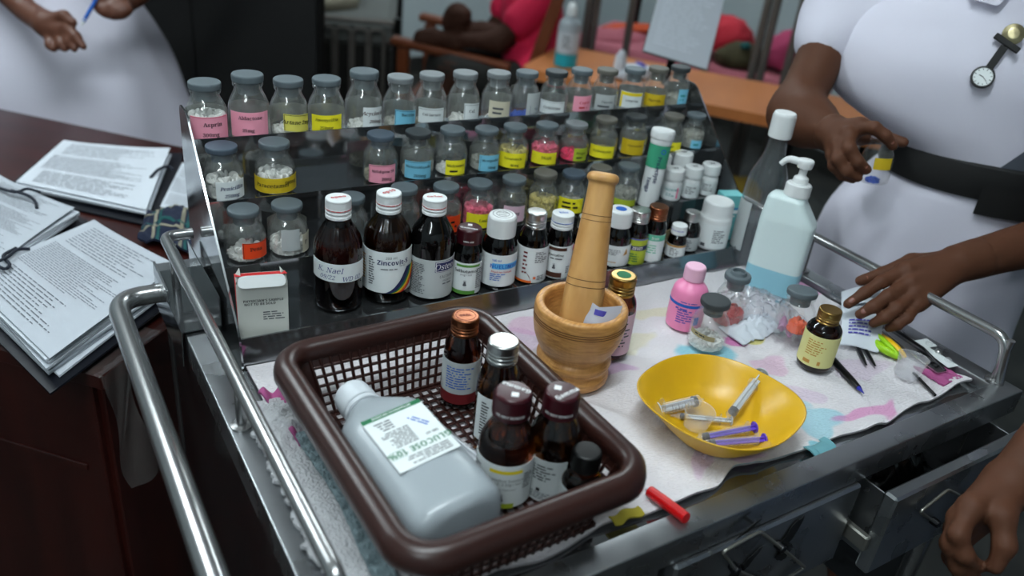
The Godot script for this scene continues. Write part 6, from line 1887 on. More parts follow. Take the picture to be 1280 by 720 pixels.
func build_desk() -> void:
	var c := Vector3(0.06, 0, -1.052)
	var t := thing("desk", "dark red-brown wooden desk at the left, covered with files", "desk", c, 0.748)
	part(t, "desk_top", box(0.80, 0.028, 1.62, 0.004), M.desk_wood, at(0.40, 0.736, -0.81))
	part(t, "front_panel", box(0.76, 0.70, 0.02, 0.002), M.desk_wood, at(0.40, 0.37, -0.03))
	part(t, "side_panel", box(0.02, 0.72, 1.56, 0.002), M.desk_wood, at(0.02, 0.36, -0.81))
	part(t, "side_panel", box(0.02, 0.72, 1.56, 0.002), M.desk_wood, at(0.78, 0.36, -0.81))
	part(t, "moulding", box(0.004, 0.012, 1.50, 0.001), M.desk_wood, at(0.009, 0.56, -0.81))
	# clear film taped over the corner, its end hanging loose
	var fm := thing("clear_tape", "strip of clear plastic tape hanging off the near corner of the desk", "tape")
	var e0: Vector3 = Vector3(0.0184, 0.7520, -1.0824)
	var e1: Vector3 = Vector3(0.0732, 0.7520, -1.0471)
	var hang := func(u: float, v: float) -> Vector3:
		var top := (c + Vector3(0, 0.7515, 0)) + Vector3(0.733, 0, -0.68) * (u * 0.05 - 0.004) + Vector3(0.4, 0, 0.7) * 0.004
		return top + Vector3(0.020 * v + 0.012 * sin(u * 3.0 + v * 6.0) * v, -0.20 * v, 0.010 * v + 0.004 * sin(u * 8.0 + v * 11.0))
	part(fm, "hanging_strip", sheet_mesh(8, 20, hang, 0.0004), M.film)
	part(fm, "stuck_strip", sheet_mesh(14, 4, func(u: float, v: float) -> Vector3: return c + Vector3(0, 0.7512, 0) + Vector3(0.733, 0, -0.68) * (u * 0.13 - 0.006) + Vector3(-0.68, 0, -0.733) * (v * 0.03 - 0.003) + Vector3(0, 0.0018 * absf(sin(u * 17.0 + v * 3.0)), 0), 0.0004), M.film)
	file_stack("file_stack", "thick stack of printed pages on a navy board at the near end of the desk", Vector3(-0.0823, 0.7980, -1.3152), Vector3(0.0041, 0.7980, -1.0440), Vector3(0.1116, 0.7980, -1.4529), Vector3(0.2053, 0.7980, -1.2400), 8, 0.0042, 1.13)
	file_stack("file_stack", "file of handwritten pages with a dark lace at the left edge of the desk", Vector3(-0.1276, 0.7920, -1.5200), Vector3(-0.0370, 0.7920, -1.3575), Vector3(-0.0146, 0.7920, -1.7201), Vector3(0.0899, 0.7920, -1.5273), 5, 0.0045, 1.15)
	file_stack("file_stack", "flat file of pages with a lace hole tied at right, farthest on the desk", Vector3(0.0097, 0.7720, -1.7394), Vector3(0.2062, 0.7720, -1.5370), Vector3(0.1146, 0.7720, -1.9467), Vector3(0.3120, 0.7720, -1.8423), 4, 0.004, 1.20)
	file_stack("loose_sheet", "loose white sheet of paper lying between the far file and the steel rack", Vector3(0.2383, 0.7560, -1.5804), Vector3(0.2853, 0.7560, -1.5256), Vector3(0.3248, 0.7560, -1.7912), Vector3(0.3682, 0.7560, -1.7346), 1, 0.002, 0.0)
	# laces
	var lc := thing("tie_lace", "dark blue lace tied in a bow on the left file", "lace")
	part(lc, "cord", sweep(curve([Vector3(-0.0294, 0.7960, -1.6693), Vector3(0.0034, 0.8040, -1.6079), Vector3(0.0241, 0.8040, -1.6170), Vector3(0.0429, 0.8000, -1.6057)], 6), 0.0028, 8), M.cord_blue)
	part(lc, "cord", sweep(curve([Vector3(-0.0010, 0.8030, -1.6195), Vector3(0.0218, 0.8040, -1.5870), Vector3(0.0318, 0.7980, -1.5684), Vector3(0.0320, 0.7950, -1.5462)], 6), 0.0028, 8), M.cord_blue)
	lc = thing("tie_lace", "navy lace looped at the left edge of the thick near stack", "lace")
	part(lc, "cord", sweep(curve([Vector3(-0.0503, 0.8030, -1.3287), Vector3(-0.0248, 0.8080, -1.3373), Vector3(-0.0083, 0.8060, -1.3646), Vector3(0.0080, 0.8020, -1.3703)], 6), 0.0026, 8), M.cord_blue)
	part(lc, "cord", sweep(curve([Vector3(-0.0427, 0.8050, -1.3274), Vector3(-0.0293, 0.8060, -1.3040), Vector3(-0.0222, 0.8040, -1.3220), Vector3(-0.0287, 0.8060, -1.3486), Vector3(-0.0101, 0.8040, -1.3754)], 6), 0.0026, 8), M.cord_blue)
	lc = thing("tie_lace", "short dark lace through the right edge of the far file", "lace")
	part(lc, "cord", sweep(curve([Vector3(0.2417, 0.7760, -1.6818), Vector3(0.2612, 0.7840, -1.7005), Vector3(0.2839, 0.7800, -1.7234), Vector3(0.2908, 0.7760, -1.7133)], 6), 0.003, 8), M.cord_blue)
	# plaid cloth by the rack
	var n := FastNoiseLite.new()
	n.seed = 8
	n.frequency = 1.0
	var p00: Vector3 = Vector3(0.1739, 0.7600, -1.4376)
	var p10: Vector3 = Vector3(0.2592, 0.7600, -1.3477)
	var p01: Vector3 = Vector3(0.2099, 0.7600, -1.5410)
	var p11: Vector3 = Vector3(0.3190, 0.7600, -1.5289)
	var pl := func(u: float, v: float) -> Vector3:
		return p00.lerp(p10, u).lerp(p01.lerp(p11, u), v) + Vector3(0, 0.006 + 0.030 * sin(u * PI) * sin(v * PI) + 0.010 * n.get_noise_2d(u * 5, v * 5), 0)
	var pc := thing("plaid_cloth", "folded navy plaid cloth on the desk behind the steel end plate", "cloth")
	part(pc, "folds", sheet_mesh(20, 20, pl, 0.004), M.cloth_navy)
	for e in [[0.22, "cloth_pale"], [0.30, "cloth_teal"], [0.66, "cloth_pale"], [0.74, "cloth_teal"]]:
		part(pc, "stripe", sheet_mesh(2, 20, func(u: float, v: float) -> Vector3: return pl.call(e[0] + u * 0.05, v) + Vector3(0, 0.0008, 0), 0.0006), M[e[1]])
		part(pc, "stripe", sheet_mesh(20, 2, func(u: float, v: float) -> Vector3: return pl.call(u, e[0] + v * 0.04) + Vector3(0, 0.0011, 0), 0.0006), M[e[1]])


# ---------------------------------------------------------------- the ward behind
func build_back() -> void:
	# dark screen behind the nurse at the desk
	var s := thing("ward_screen", "tall black folding ward screen behind the nurse at the desk", "screen", Vector3(0.6033, 0.0, -2.9012), -0.50)
	for k in 2:
		part(s, "panel", box(0.40, 1.60, 0.03, 0.004), M.black_board, turned(-0.20 + 0.40 * k, 0.93, 0, 0, 0, 0))
	for x in [-0.41, 0.0, 0.41]:
		part(s, "post", lathe([Vector2(0, 0), Vector2(0.014, 0), Vector2(0.014, 1.76), Vector2(0, 1.76)], 12), M.iron_dark, at(x, 0, 0))
	# bed with arched rails, left of the middle
	var r0: Vector3 = Vector3(0.9009, 0.6572, -3.4105)
	var r1: Vector3 = Vector3(1.4086, 0.8208, -3.1720)
	var dir := Vector3(r1.x - r0.x, 0, r1.z - r0.z)
	var bl := dir.length()
	dir = dir.normalized()
	var top := (r0.y + r1.y) / 2
	var bed := thing("hospital_bed", "hospital bed with arched steel side rails behind the top row of jars", "bed", Vector3(r0.x, 0, r0.z), atan2(-dir.z, dir.x))
	part(bed, "top_rail", sweep([Vector3(-0.05, top, 0), Vector3(bl + 0.04, top, 0)], 0.011, 10), M.iron_grey)
	part(bed, "low_rail", sweep([Vector3(-0.05, top - 0.40, 0), Vector3(bl + 0.04, top - 0.40, 0)], 0.011, 10), M.iron_grey)
	for k in 8:
		var x := 0.02 + k * (bl - 0.02) / 8.0
		part(bed, "rail_arch", sweep(bend_path([Vector3(x, top - 0.40, 0.0), Vector3(x, top - 0.03, 0), Vector3(x + 0.055, top - 0.03, 0), Vector3(x + 0.055, top - 0.40, 0)], 0.026, 5), 0.0065, 8), M.iron_grey)
	for x in [-0.05, bl + 0.04]:
		part(bed, "leg", lathe([Vector2(0, 0), Vector2(0.016, 0), Vector2(0.016, top + 0.02), Vector2(0, top + 0.02)], 12), M.iron_dark, at(x, 0, 0))
		part(bed, "leg", lathe([Vector2(0, 0), Vector2(0.016, 0), Vector2(0.016, top + 0.02), Vector2(0, top + 0.02)], 12), M.iron_dark, at(x, 0, -0.85))
	part(bed, "mattress", box(bl + 0.06, 0.12, 0.78, 0.03), M.cloth_grey, at(bl / 2, top - 0.06, -0.43))
	var n := FastNoiseLite.new()
	n.seed = 77
	n.frequency = 1.0
	var heap := func(c: Vector3, rx: float, ry: float, rz: float, sd: float) -> ArrayMesh:
		var rows := []
		for j in 15:
			var ph := PI * j / 14.0
			var row := PackedVector3Array()
			for i in 24:
				var a := TAU * i / 24
				var d := Vector3(sin(ph) * cos(a), -cos(ph), sin(ph) * sin(a))
				var q := 1.0 + 0.22 * n.get_noise_3d(d.x * 2.2 + sd, d.y * 2.2, d.z * 2.2)
				row.append(c + Vector3(d.x * rx, maxf(d.y, -0.4) * ry, d.z * rz) * q)
			rows.append(row)
		return grid(rows, true)
	part(bed, "bed_base", box(bl + 0.04, top - 0.12, 0.76, 0.01), M.cloth_dark, at(bl / 2, (top - 0.12) / 2 + 0.01, -0.43))
	single("bedding", heap.call(Vector3.ZERO, 0.26, 0.14, 0.26, 3.0), M.cloth_pale, "pale crumpled bedding on the bed behind the arched rails", "bedding", Transform3D(Basis(), Vector3(r0.x, top + 0.04, r0.z) + dir * 0.17 + dir.cross(Vector3.UP) * -0.33))
	single("pillow", heap.call(Vector3.ZERO, 0.16, 0.06, 0.12, 9.0), M.cloth_yellow, "small yellowish pillow at the top of the bed with arched rails", "pillow", Transform3D(Basis(), Vector3(r0.x, top + 0.16, r0.z) + dir * 0.22 + dir.cross(Vector3.UP) * -0.55))
	# orange table
	var a: Vector3 = Vector3(1.5767, 0.7500, -2.4200)
	var b: Vector3 = Vector3(2.1362, 0.7500, -1.6975)
	var d := (b - a)
	d.y = 0
	d = d.normalized()
	var tb := thing("side_table", "orange-brown wooden table with rounded corners behind the medicine rack", "table", Vector3(a.x, 0, a.z), atan2(-d.z, d.x))
	part(tb, "table_top", prism(soft2([Vector2(0, 0), Vector2(1.25, 0), Vector2(1.25, 0.46), Vector2(0, 0.46)], 0.05), 0.035), M.orange_wood, Transform3D(Basis(Vector3(1, 0, 0), Vector3(0, 0, -1), Vector3(0, 1, 0)), Vector3(0, 0.715, 0)))
	for x in [0.06, 1.19]:
		for z in [-0.06, -0.40]:
			part(tb, "leg", box(0.04, 0.715, 0.04, 0.004), M.iron_dark, at(x, 0.3575, z))
	part(tb, "lower_shelf", box(1.10, 0.02, 0.40, 0.003), M.iron_dark, at(0.62, 0.36, -0.23))
	var on_table := func(x: float, z: float) -> Vector3: return tb.transform * Vector3(x, 0.7505, z)
	single("folded_cloth", heap.call(Vector3.ZERO, 0.14, 0.06, 0.10, 1.0), M.cloth_yellow, "yellow folded cloth on the shelf under the orange table", "cloth", Transform3D(Basis(), tb.transform * Vector3(0.78, 0.40, -0.18)))
	single("folded_cloth", heap.call(Vector3.ZERO, 0.10, 0.09, 0.10, 5.0), M.cloth_pink, "dark pink cloth bundle on the shelf under the orange table", "cloth", Transform3D(Basis(), tb.transform * Vector3(0.60, 0.405, -0.30)))
	single("folded_cloth", heap.call(Vector3.ZERO, 0.12, 0.05, 0.10, 6.0), M.cloth_grey, "grey folded cloth at the right of the shelf under the orange table", "cloth", Transform3D(Basis(), tb.transform * Vector3(1.00, 0.39, -0.20)))
	# sanitizer bottle on the table
	var p: Vector3 = Vector3(1.7619, 0.7500, -2.4134) + Vector3(0, 0.0008, 0)
	var t := thing("sanitizer_bottle", "translucent squeeze bottle with teal liquid at its foot on the orange table", "plastic bottle", p, faces_eye(p))
	part(t, "bottle_body", lathe(soft([Vector2(0.0405, 0.046), Vector2(0.0405, 0.135), Vector2(0.036, 0.155), Vector2(0.017, 0.168), Vector2(0.015, 0.178), Vector2(0, 0.178)], 0.012, 4), 32), M.frosted_plastic)
	part(t, "liquid", lathe(soft([Vector2(0, 0), Vector2(0.038, 0), Vector2(0.0405, 0.004), Vector2(0.0405, 0.046)], 0.003), 32), mat("teal_liquid", Color(0.10, 0.62, 0.68), 0.35))
	part(t, "cap", lathe(soft([Vector2(0, 0.172), Vector2(0.019, 0.172), Vector2(0.018, 0.198), Vector2(0.012, 0.215), Vector2(0, 0.216)], 0.004), 24), M.cap_white)
	put_label(t, 0.0405, [0.055, 0.120, 60, 0, "cap_milky", [["l", -0.020, 0.010, 0.020, 0.056, 6, "ink_grey"]]])
	# paper clutter and the propped sheet
	t = thing("tissue_pack", "crumpled clear and white tissue pack lying on the orange table", "tissue pack", on_table.call(0.36, -0.16))
	part(t, "wrapper", heap.call(Vector3(0, 0.016, 0), 0.09, 0.03, 0.05, 2.0), M.sheet)
	part(t, "tissue_tuft", heap.call(Vector3(-0.06, 0.045, 0.0), 0.022, 0.05, 0.02, 4.0), M.sheet)
	part(t, "print", heap.call(Vector3(0.03, 0.026, 0), 0.025, 0.026, 0.03, 7.0), M.ink_violet)
	var c0: Vector3 = Vector3(1.4589, 0.9943, -1.6675)
	var c1: Vector3 = Vector3(1.5938, 0.9677, -1.5580)
	var cup: Vector3 = Vector3(1.6164, 1.2195, -1.8048)
	t = thing("notice_sheet", "large white printed sheet on a board propped upright on the orange table", "notice", Vector3.ZERO)
	var fr := Transform3D(Basis((c1 - c0).normalized(), (cup - c0 - (c1 - c0).normalized() * (cup - c0).dot((c1 - c0).normalized())).normalized(), Vector3.ZERO), c0)
	fr.basis.z = fr.basis.x.cross(fr.basis.y).normalized()
	var w := (c1 - c0).length()
	part(t, "board", box(w, 0.30, 0.004, 0.001), M.cloth_grey, fr * at(w / 2, 0.15, -0.004))
	part(t, "page", box(w * 0.98, 0.295, 0.0012, 0.0002), M.sheet_edge, fr * at(w / 2, 0.15, 0))
	part(t, "print", print_lines(0.02, 0.03, w - 0.02, 0.26, 22, 0.25), M.sheet, fr * at(0, 0, 0.0009))
	part(t, "prop_leg", box(0.02, 0.26, 0.004, 0.001), M.iron_dark, fr * turned(w / 2, 0.10, -0.05, 20))
	# the cot with upright posts and bundles beyond the table
	var k0: Vector3 = Vector3(2.1859, 0.7203, -2.8515)
	var k1: Vector3 = Vector3(2.6390, 0.7269, -2.1335)
	var kd := k1 - k0
	kd.y = 0
	var kl := kd.length()
	kd = kd.normalized()
	var cot := thing("ward_cot", "iron ward cot with tall upright posts beyond the orange table", "cot", Vector3(k0.x, 0, k0.z), atan2(-kd.z, kd.x))
	for e in [-0.02, 0.02, 0.20, 0.60, 0.82, 0.86, 0.97]:
		part(cot, "post", lathe([Vector2(0, 0), Vector2(0.016, 0), Vector2(0.016, 1.7), Vector2(0, 1.7)], 12), M.iron_grey, at(e * kl, 0, 0))
	for x in [0.0, kl]:
		part(cot, "leg", lathe([Vector2(0, 0), Vector2(0.014, 0), Vector2(0.014, 0.9), Vector2(0, 0.9)], 12), M.iron_dark, at(x, 0, -0.62))
	var mh := minf(k0.y, k1.y) - 0.06
	part(cot, "mattress", box(kl * 1.3, 0.10, 0.62, 0.02), M.cloth_rose, at(kl / 2, mh, -0.33))
	part(cot, "side_rail", sweep([Vector3(-0.05, mh - 0.08, 0), Vector3(kl * 1.2, mh - 0.08, 0)], 0.013, 10), M.iron_grey)
	var bundle := func(px: Vector3, rx: float, ry: float, rz: float, sd: float, m: String, label: String) -> void:
		single("cloth_bundle", heap.call(Vector3.ZERO, rx, ry, rz, sd), M[m], label, "cloth", Transform3D(Basis(), px))
	bundle.call(Vector3(2.6785, 0.7903, -2.5616), 0.13, 0.09, 0.12, 11.0, "cloth_red", "red cloth bundle on the cot, right of the propped sheet")
	bundle.call(Vector3(2.6600, 0.7427, -2.4328), 0.11, 0.065, 0.10, 12.0, "cloth_olive", "olive patterned cloth bundle below the red one on the cot")
	bundle.call(Vector3(2.8137, 0.7725, -2.3200), 0.11, 0.10, 0.10, 13.0, "cloth_pink", "magenta cloth bundle at the right end of the cot")
	bundle.call(Vector3(2.4175, 0.6913, -2.9500), 0.17, 0.06, 0.11, 14.0, "cloth_rose", "dusty pink folded blanket on the cot left of the propped sheet")
	bundle.call(Vector3(2.5220, 0.7390, -2.9791), 0.17, 0.022, 0.06, 15.0, "cloth_orange", "orange folded strip of cloth on top of the dusty pink blanket")
	bundle.call(Vector3(2.6170, 0.8030, -2.3778), 0.022, 0.018, 0.02, 16.0, "cloth_teal", "small teal cloth knot on the olive bundle")
	# wooden armchair
	var sx: Vector3 = Vector3(1.3702, 0.7225, -2.9268)
	var se: Vector3 = Vector3(1.6582, 0.6787, -2.7017)
	var cd := se - sx
	cd.y = 0
	var cl := cd.length()
	cd = cd.normalized()
	var ch := thing("armchair", "reddish wooden armchair with flat arms in which the person in pink sits", "chair", Vector3(sx.x, 0, sx.z), atan2(-cd.z, cd.x))
	var ay := (sx.y + se.y) / 2
	for z in [0.0, -0.50]:
		part(ch, "arm", join([[box(cl + 0.10, 0.03, 0.06, 0.008), turned(cl / 2, ay, z, 0, 0, -6)]]), M.chair_wood)
		part(ch, "front_leg", box(0.045, ay, 0.045, 0.005), M.chair_wood, at(0.0, ay / 2, z))
		part(ch, "rear_leg", box(0.045, ay + 0.50, 0.05, 0.005), M.chair_wood, turned(cl + 0.10, ay / 2 + 0.20, z, 0, 0, -14))
	part(ch, "seat", box(cl + 0.06, 0.04, 0.48, 0.008), M.chair_wood, at(cl / 2 + 0.02, ay - 0.24, -0.25))
	for k in 3:
		part(ch, "back_slat", box(0.025, 0.10, 0.48, 0.006), M.chair_wood, turned(cl + 0.15 + 0.035 * k, ay + 0.04 + 0.15 * k, -0.25, 0, 0, -14))


# ---------------------------------------------------------------- people
func head_bones(o: Array, c: Vector3, f: Vector3, s := 1.0) -> void:   # c centre of the skull, f the way the face looks
	var up := Vector3.UP
	var side := up.cross(f).normalized()
	o.append([c + f * -0.012 * s, c + f * 0.012 * s + up * 0.012 * s, 0.086 * s, 0.084 * s])
	o.append([c - up * 0.045 * s + f * 0.030 * s, c - up * 0.085 * s + f * 0.050 * s, 0.058 * s, 0.040 * s])
	o.append([c - up * 0.005 * s + f * 0.092 * s, c - up * 0.040 * s + f * 0.106 * s, 0.009 * s, 0.014 * s])
	for e in [-1.0, 1.0]:
		o.append([c + side * 0.084 * e * s - up * 0.01 * s, c + side * 0.086 * e * s - up * 0.045 * s, 0.014 * s, 0.010 * s])
		o.append([c + side * 0.030 * e * s + f * 0.076 * s + up * 0.012 * s, c + side * 0.042 * e * s + f * 0.070 * s + up * 0.012 * s, 0.018 * s, 0.016 * s])


func face_parts(t: Node3D, c: Vector3, f: Vector3, s := 1.0) -> void:
	var up := Vector3.UP
	var side := up.cross(f).normalized()
	var hair := []
	hair.append([c - f * 0.022 * s + up * 0.012 * s, c - f * 0.012 * s + up * 0.036 * s, 0.090 * s, 0.078 * s])
	hair.append([c - f * 0.115 * s + up * 0.0 * s, c - f * 0.12 * s - up * 0.02 * s, 0.042 * s, 0.040 * s])
	part(t, "hair", body(hair, 0.010, 0.02), M.hair)
	for e in [-1.0, 1.0]:
		part(t, "eye", lathe([Vector2(0, -0.011 * s), Vector2(0.008 * s, -0.006 * s), Vector2(0.011 * s, 0), Vector2(0.008 * s, 0.006 * s), Vector2(0, 0.011 * s)], 14), M.cap_milky, Transform3D(Basis(), c + side * 0.034 * e * s + f * 0.0905 * s + up * 0.000 * s))
	part(t, "mouth", sweep([c + side * 0.024 * s + f * 0.088 * s - up * 0.064 * s, c + f * 0.096 * s - up * 0.066 * s, c - side * 0.024 * s + f * 0.088 * s - up * 0.064 * s], [0.003 * s, 0.006 * s, 0.003 * s], 8), M.nail)


# a garment as rings: [centre, half width across, half depth] from hem to neck; across and front are level directions
func garment(rings: Array, across: Vector3, front: Vector3, fold := 0.0, folds := 9, closed := true) -> ArrayMesh:
	var rows := []
	var n := 72
	for k in rings.size():
		var e: Array = rings[k]
		var row := PackedVector3Array()
		for i in n:
			var a := TAU * i / n
			var amp: float = e[3] if e.size() > 3 else 0.0
			var wob := 1.0 + fold * amp * (sin(a * folds + k * 0.35) * 0.6 + sin(a * (folds * 1.7) + 1.3 - k * 0.2) * 0.4)
			var sx := signf(cos(a)) * pow(absf(cos(a)), 0.85)
			var sy := signf(sin(a)) * pow(absf(sin(a)), 0.85)
			row.append(e[0] + (across * sx * e[1] + front * sy * e[2]) * wob)
		rows.append(row)
	var s: float = (rings[-1][0] - rings[0][0]).dot(across.cross(front))
	return grid(rows, true, false, closed, s > 0)


func smooth_rings(rings: Array, sub: int) -> Array:
	var o := []
	for k in rings.size() - 1:
		var p0: Array = rings[maxi(k - 1, 0)]
		var p1: Array = rings[k]
		var p2: Array = rings[k + 1]
		var p3: Array = rings[mini(k + 2, rings.size() - 1)]
		for i in sub:
			var t := float(i) / sub
			var c: Vector3 = (p1[0] as Vector3).cubic_interpolate(p2[0], p0[0], p3[0], t)
			o.append([c, cubic_interpolate(p1[1], p2[1], p0[1], p3[1], t), cubic_interpolate(p1[2], p2[2], p0[2], p3[2], t), lerpf(p1[3], p2[3], t)])
	o.append(rings[-1])
	return o


func build_people() -> void:
	nurse_at_trolley()
	nurse_at_desk()
	helper_at_drawer()
	seated_person()


func fingernail(t: Node3D, tip: Vector3, dir: Vector3, out: Vector3, r := 0.0048) -> void:
	part(t, "fingernail", lathe(soft([Vector2(0, 0), Vector2(r, 0), Vector2(r * 0.8, 0.0012), Vector2(0, 0.0016)], 0.0005, 1), 14, 0.85, 1.2), M.nail, aim(tip - dir.normalized() * 0.006 + out.normalized() * 0.0064, out, dir))


func nurse_at_trolley() -> void:
	var t := thing("person", "nurse in white dress with wide black belt and fob watch, holding a jar", "person")
	var ac := Vector3(0.60, 0, 0.80).normalized()   # towards her left
	var fr := Vector3(-0.80, 0, 0.60).normalized()   # the way she faces
	var hip := Vector3(1.432, 0, -0.764)
	var at_h := func(y: float, dx := 0.0, df := 0.0) -> Vector3: return hip + Vector3(0, y, 0) + ac * dx + fr * df
	var b := []
	# trunk, neck, head, legs
	b.append([at_h.call(0.84, -0.06), at_h.call(0.84, 0.06), 0.125, 0.125])
	b.append([at_h.call(0.92), at_h.call(1.06, 0.03), 0.115, 0.095])
	b.append([at_h.call(1.12, -0.05), at_h.call(1.12, 0.05), 0.10, 0.10])
	b.append([at_h.call(1.225, -0.16), at_h.call(1.225, 0.08), 0.058, 0.058])
	b.append([at_h.call(1.25, -0.03), at_h.call(1.39, -0.02), 0.050, 0.048])
	for s in [-1.0, 1.0]:
		chain(b, [at_h.call(0.82, 0.085 * s), at_h.call(0.45, 0.085 * s, 0.01), at_h.call(0.09, 0.085 * s, -0.01), at_h.call(0.045, 0.085 * s, 0.12)], [0.085, 0.056, 0.042, 0.030])
	head_bones(b, at_h.call(1.475, -0.02, 0.015), fr)
	# arms
	var rsh: Vector3 = Vector3(1.2803, 1.2306, -0.9666)
	var rel: Vector3 = Vector3(1.1416, 1.0895, -0.8994)
	var rwr: Vector3 = Vector3(1.1162, 1.0905, -0.7865)
	chain(b, [at_h.call(1.23, -0.13), rsh, rel, rel.lerp(rwr, 0.35), rwr], [0.052, 0.044, 0.037, 0.036, 0.026])
	var lsh: Vector3 = at_h.call(1.215, 0.185)
	var lel: Vector3 = Vector3(1.5505, 1.0166, -0.5037)
	var lwr: Vector3 = Vector3(1.1832, 0.9583, -0.5711)
	chain(b, [at_h.call(1.23, 0.13), lsh, lel, lel.lerp(lwr, 0.45), lwr], [0.056, 0.050, 0.042, 0.039, 0.029])
	var big := body(b, 0.012, 0.035)
	# right hand round the jar
	var h := []
	chain(h, [rwr.lerp(rel, 0.12), rwr], [0.030, 0.029])
	var kI: Vector3 = Vector3(1.1184, 1.1157, -0.7562)
	var kM: Vector3 = Vector3(1.1015, 1.1023, -0.7588)
	var kR: Vector3 = Vector3(1.0910, 1.0870, -0.7614)
	var kL: Vector3 = Vector3(1.0880, 1.0709, -0.7639)
	chain(h, [rwr, kI], [0.026, 0.0150])
	chain(h, [rwr, kM], [0.026, 0.0150])
	chain(h, [rwr, kR], [0.025, 0.0140])
	chain(h, [rwr, kL], [0.024, 0.0125])
	chain(h, [kI, Vector3(1.1233, 1.1202, -0.7337), Vector3(1.1347, 1.1116, -0.7189), Vector3(1.1460, 1.0987, -0.7096)], [0.0112, 0.0098, 0.0090, 0.0078])
	chain(h, [kM, Vector3(1.0835, 1.0899, -0.7368), Vector3(1.0904, 1.0743, -0.7218), Vector3(1.1058, 1.0630, -0.7135)], [0.0112, 0.0098, 0.0090, 0.0078])
	chain(h, [kR, Vector3(1.0731, 1.0717, -0.7443), Vector3(1.0813, 1.0572, -0.7291), Vector3(1.0994, 1.0486, -0.7194)], [0.0106, 0.0094, 0.0086, 0.0074])
	chain(h, [kL, Vector3(1.0782, 1.0583, -0.7513), Vector3(1.0906, 1.0456, -0.7400), Vector3(1.1083, 1.0399, -0.7324)], [0.0096, 0.0084, 0.0078, 0.0068])
	chain(h, [rwr, Vector3(1.1649, 1.0886, -0.7796), Vector3(1.2033, 1.0884, -0.7629), Vector3(1.2178, 1.0874, -0.7386)], [0.020, 0.0140, 0.0108, 0.0085])
	# left hand pressing the envelope
	var g := []
	chain(g, [lwr.lerp(lel, 0.10), lwr], [0.031, 0.029])
	var jI: Vector3 = Vector3(1.0993, 0.9505, -0.5956)
	var jM: Vector3 = Vector3(1.0910, 0.9388, -0.5798)
	var jR: Vector3 = Vector3(1.0879, 0.9283, -0.5681)
	var jL: Vector3 = Vector3(1.0898, 0.9187, -0.5578)
	for j in [jI, jM, jR, jL]:
		chain(g, [lwr, j], [0.025, 0.0150])
	chain(g, [jI, jL], [0.0130, 0.0110])
	chain(g, [jI, Vector3(1.0576, 0.9363, -0.6024), Vector3(1.0304, 0.9214, -0.6055), Vector3(1.0085, 0.9038, -0.6116)], [0.0114, 0.0092, 0.0086, 0.0072])
	chain(g, [jM, Vector3(1.0478, 0.9260, -0.5802), Vector3(1.0250, 0.9122, -0.5825), Vector3(1.0115, 0.8974, -0.5903)], [0.0114, 0.0094, 0.0088, 0.0074])
	chain(g, [jR, Vector3(1.0503, 0.9149, -0.5629), Vector3(1.0315, 0.9021, -0.5645), Vector3(1.0234, 0.8897, -0.5729)], [0.0108, 0.0090, 0.0084, 0.0070])
	chain(g, [jL, Vector3(1.0606, 0.9044, -0.5490), Vector3(1.0471, 0.8940, -0.5513), Vector3(1.0426, 0.8850, -0.5595)], [0.0096, 0.0080, 0.0074, 0.0064])
	chain(g, [lwr, Vector3(1.1294, 0.9524, -0.6081), Vector3(1.0880, 0.9342, -0.6216), Vector3(1.0542, 0.9232, -0.6318)], [0.020, 0.0135, 0.0100, 0.0082])
	part(t, "body", join([[big, Transform3D()], [body(h, 0.0032, 0.005), Transform3D()], [body(g, 0.0032, 0.005), Transform3D()]]), M.skin_dark)
	for e in [[Vector3(1.1460, 1.0987, -0.7096), Vector3(1.1347, 1.1116, -0.7189)], [Vector3(1.1058, 1.0630, -0.7135), Vector3(1.0904, 1.0743, -0.7218)], [Vector3(1.0085, 0.9038, -0.6116), Vector3(1.0304, 0.9214, -0.6055)], [Vector3(1.0115, 0.8974, -0.5903), Vector3(1.0250, 0.9122, -0.5825)], [Vector3(1.0542, 0.9232, -0.6318), Vector3(1.0880, 0.9342, -0.6216)]]:
		fingernail(t, e[0], e[0] - e[1], EYE - e[0] + Vector3(0, 0.5, 0))
	face_parts(t, at_h.call(1.475, -0.02, 0.015), fr)
	# dress: skirt and bodice in one, with folds towards the hem
	var dress := [[at_h.call(0.42), 0.215, 0.20, 1.0], [at_h.call(0.60), 0.205, 0.19, 0.9], [at_h.call(0.78), 0.192, 0.172, 0.6], [at_h.call(0.90), 0.182, 0.158, 0.35], [at_h.call(0.985, 0.02), 0.155, 0.144, 0.1], [at_h.call(1.045, 0.035), 0.138, 0.136, 0.0], [at_h.call(1.12, -0.040), 0.200, 0.146, 0.1], [at_h.call(1.20, -0.055), 0.206, 0.142, 0.0], [at_h.call(1.265, -0.05), 0.180, 0.108, 0.0], [at_h.call(1.305, -0.035), 0.120, 0.082, 0.0], [at_h.call(1.335, -0.03), 0.078, 0.074, 0.0]]
	part(t, "dress", garment(smooth_rings(dress, 5), ac, fr, 0.055, 7, false), M.uniform_white)
	# grey checked side panel at her left, under the bib's edge
	var side := []
	for k in 15:
		var y := lerpf(1.02, 1.24, k / 14.0)
		var row := PackedVector3Array()
		for i in 9:
			var a := lerpf(-0.75, 1.72 - 0.085 * k, i / 8.0)
			var q := smooth_at(dress, y)
			row.append(at_h.call(y, lerpf(0.03, -0.05, smoothstep(1.04, 1.2, y))) + ac * (pow(maxf(cos(a), 0.0), 0.85) * q.x * 1.012) + fr * (signf(sin(a)) * pow(absf(sin(a)), 0.85) * q.y * 1.012))
		side.append(row)
	part(t, "side_panel", grid(side), M.uniform_grey)
	# sleeves
	part(t, "sleeve", body([[at_h.call(1.240, -0.17), at_h.call(1.235, -0.10), 0.066, 0.074], [at_h.call(1.235, -0.12), rsh, 0.070, 0.062], [rsh, rsh.lerp(rel, 0.24), 0.060, 0.058]], 0.010, 0.03), M.uniform_white)
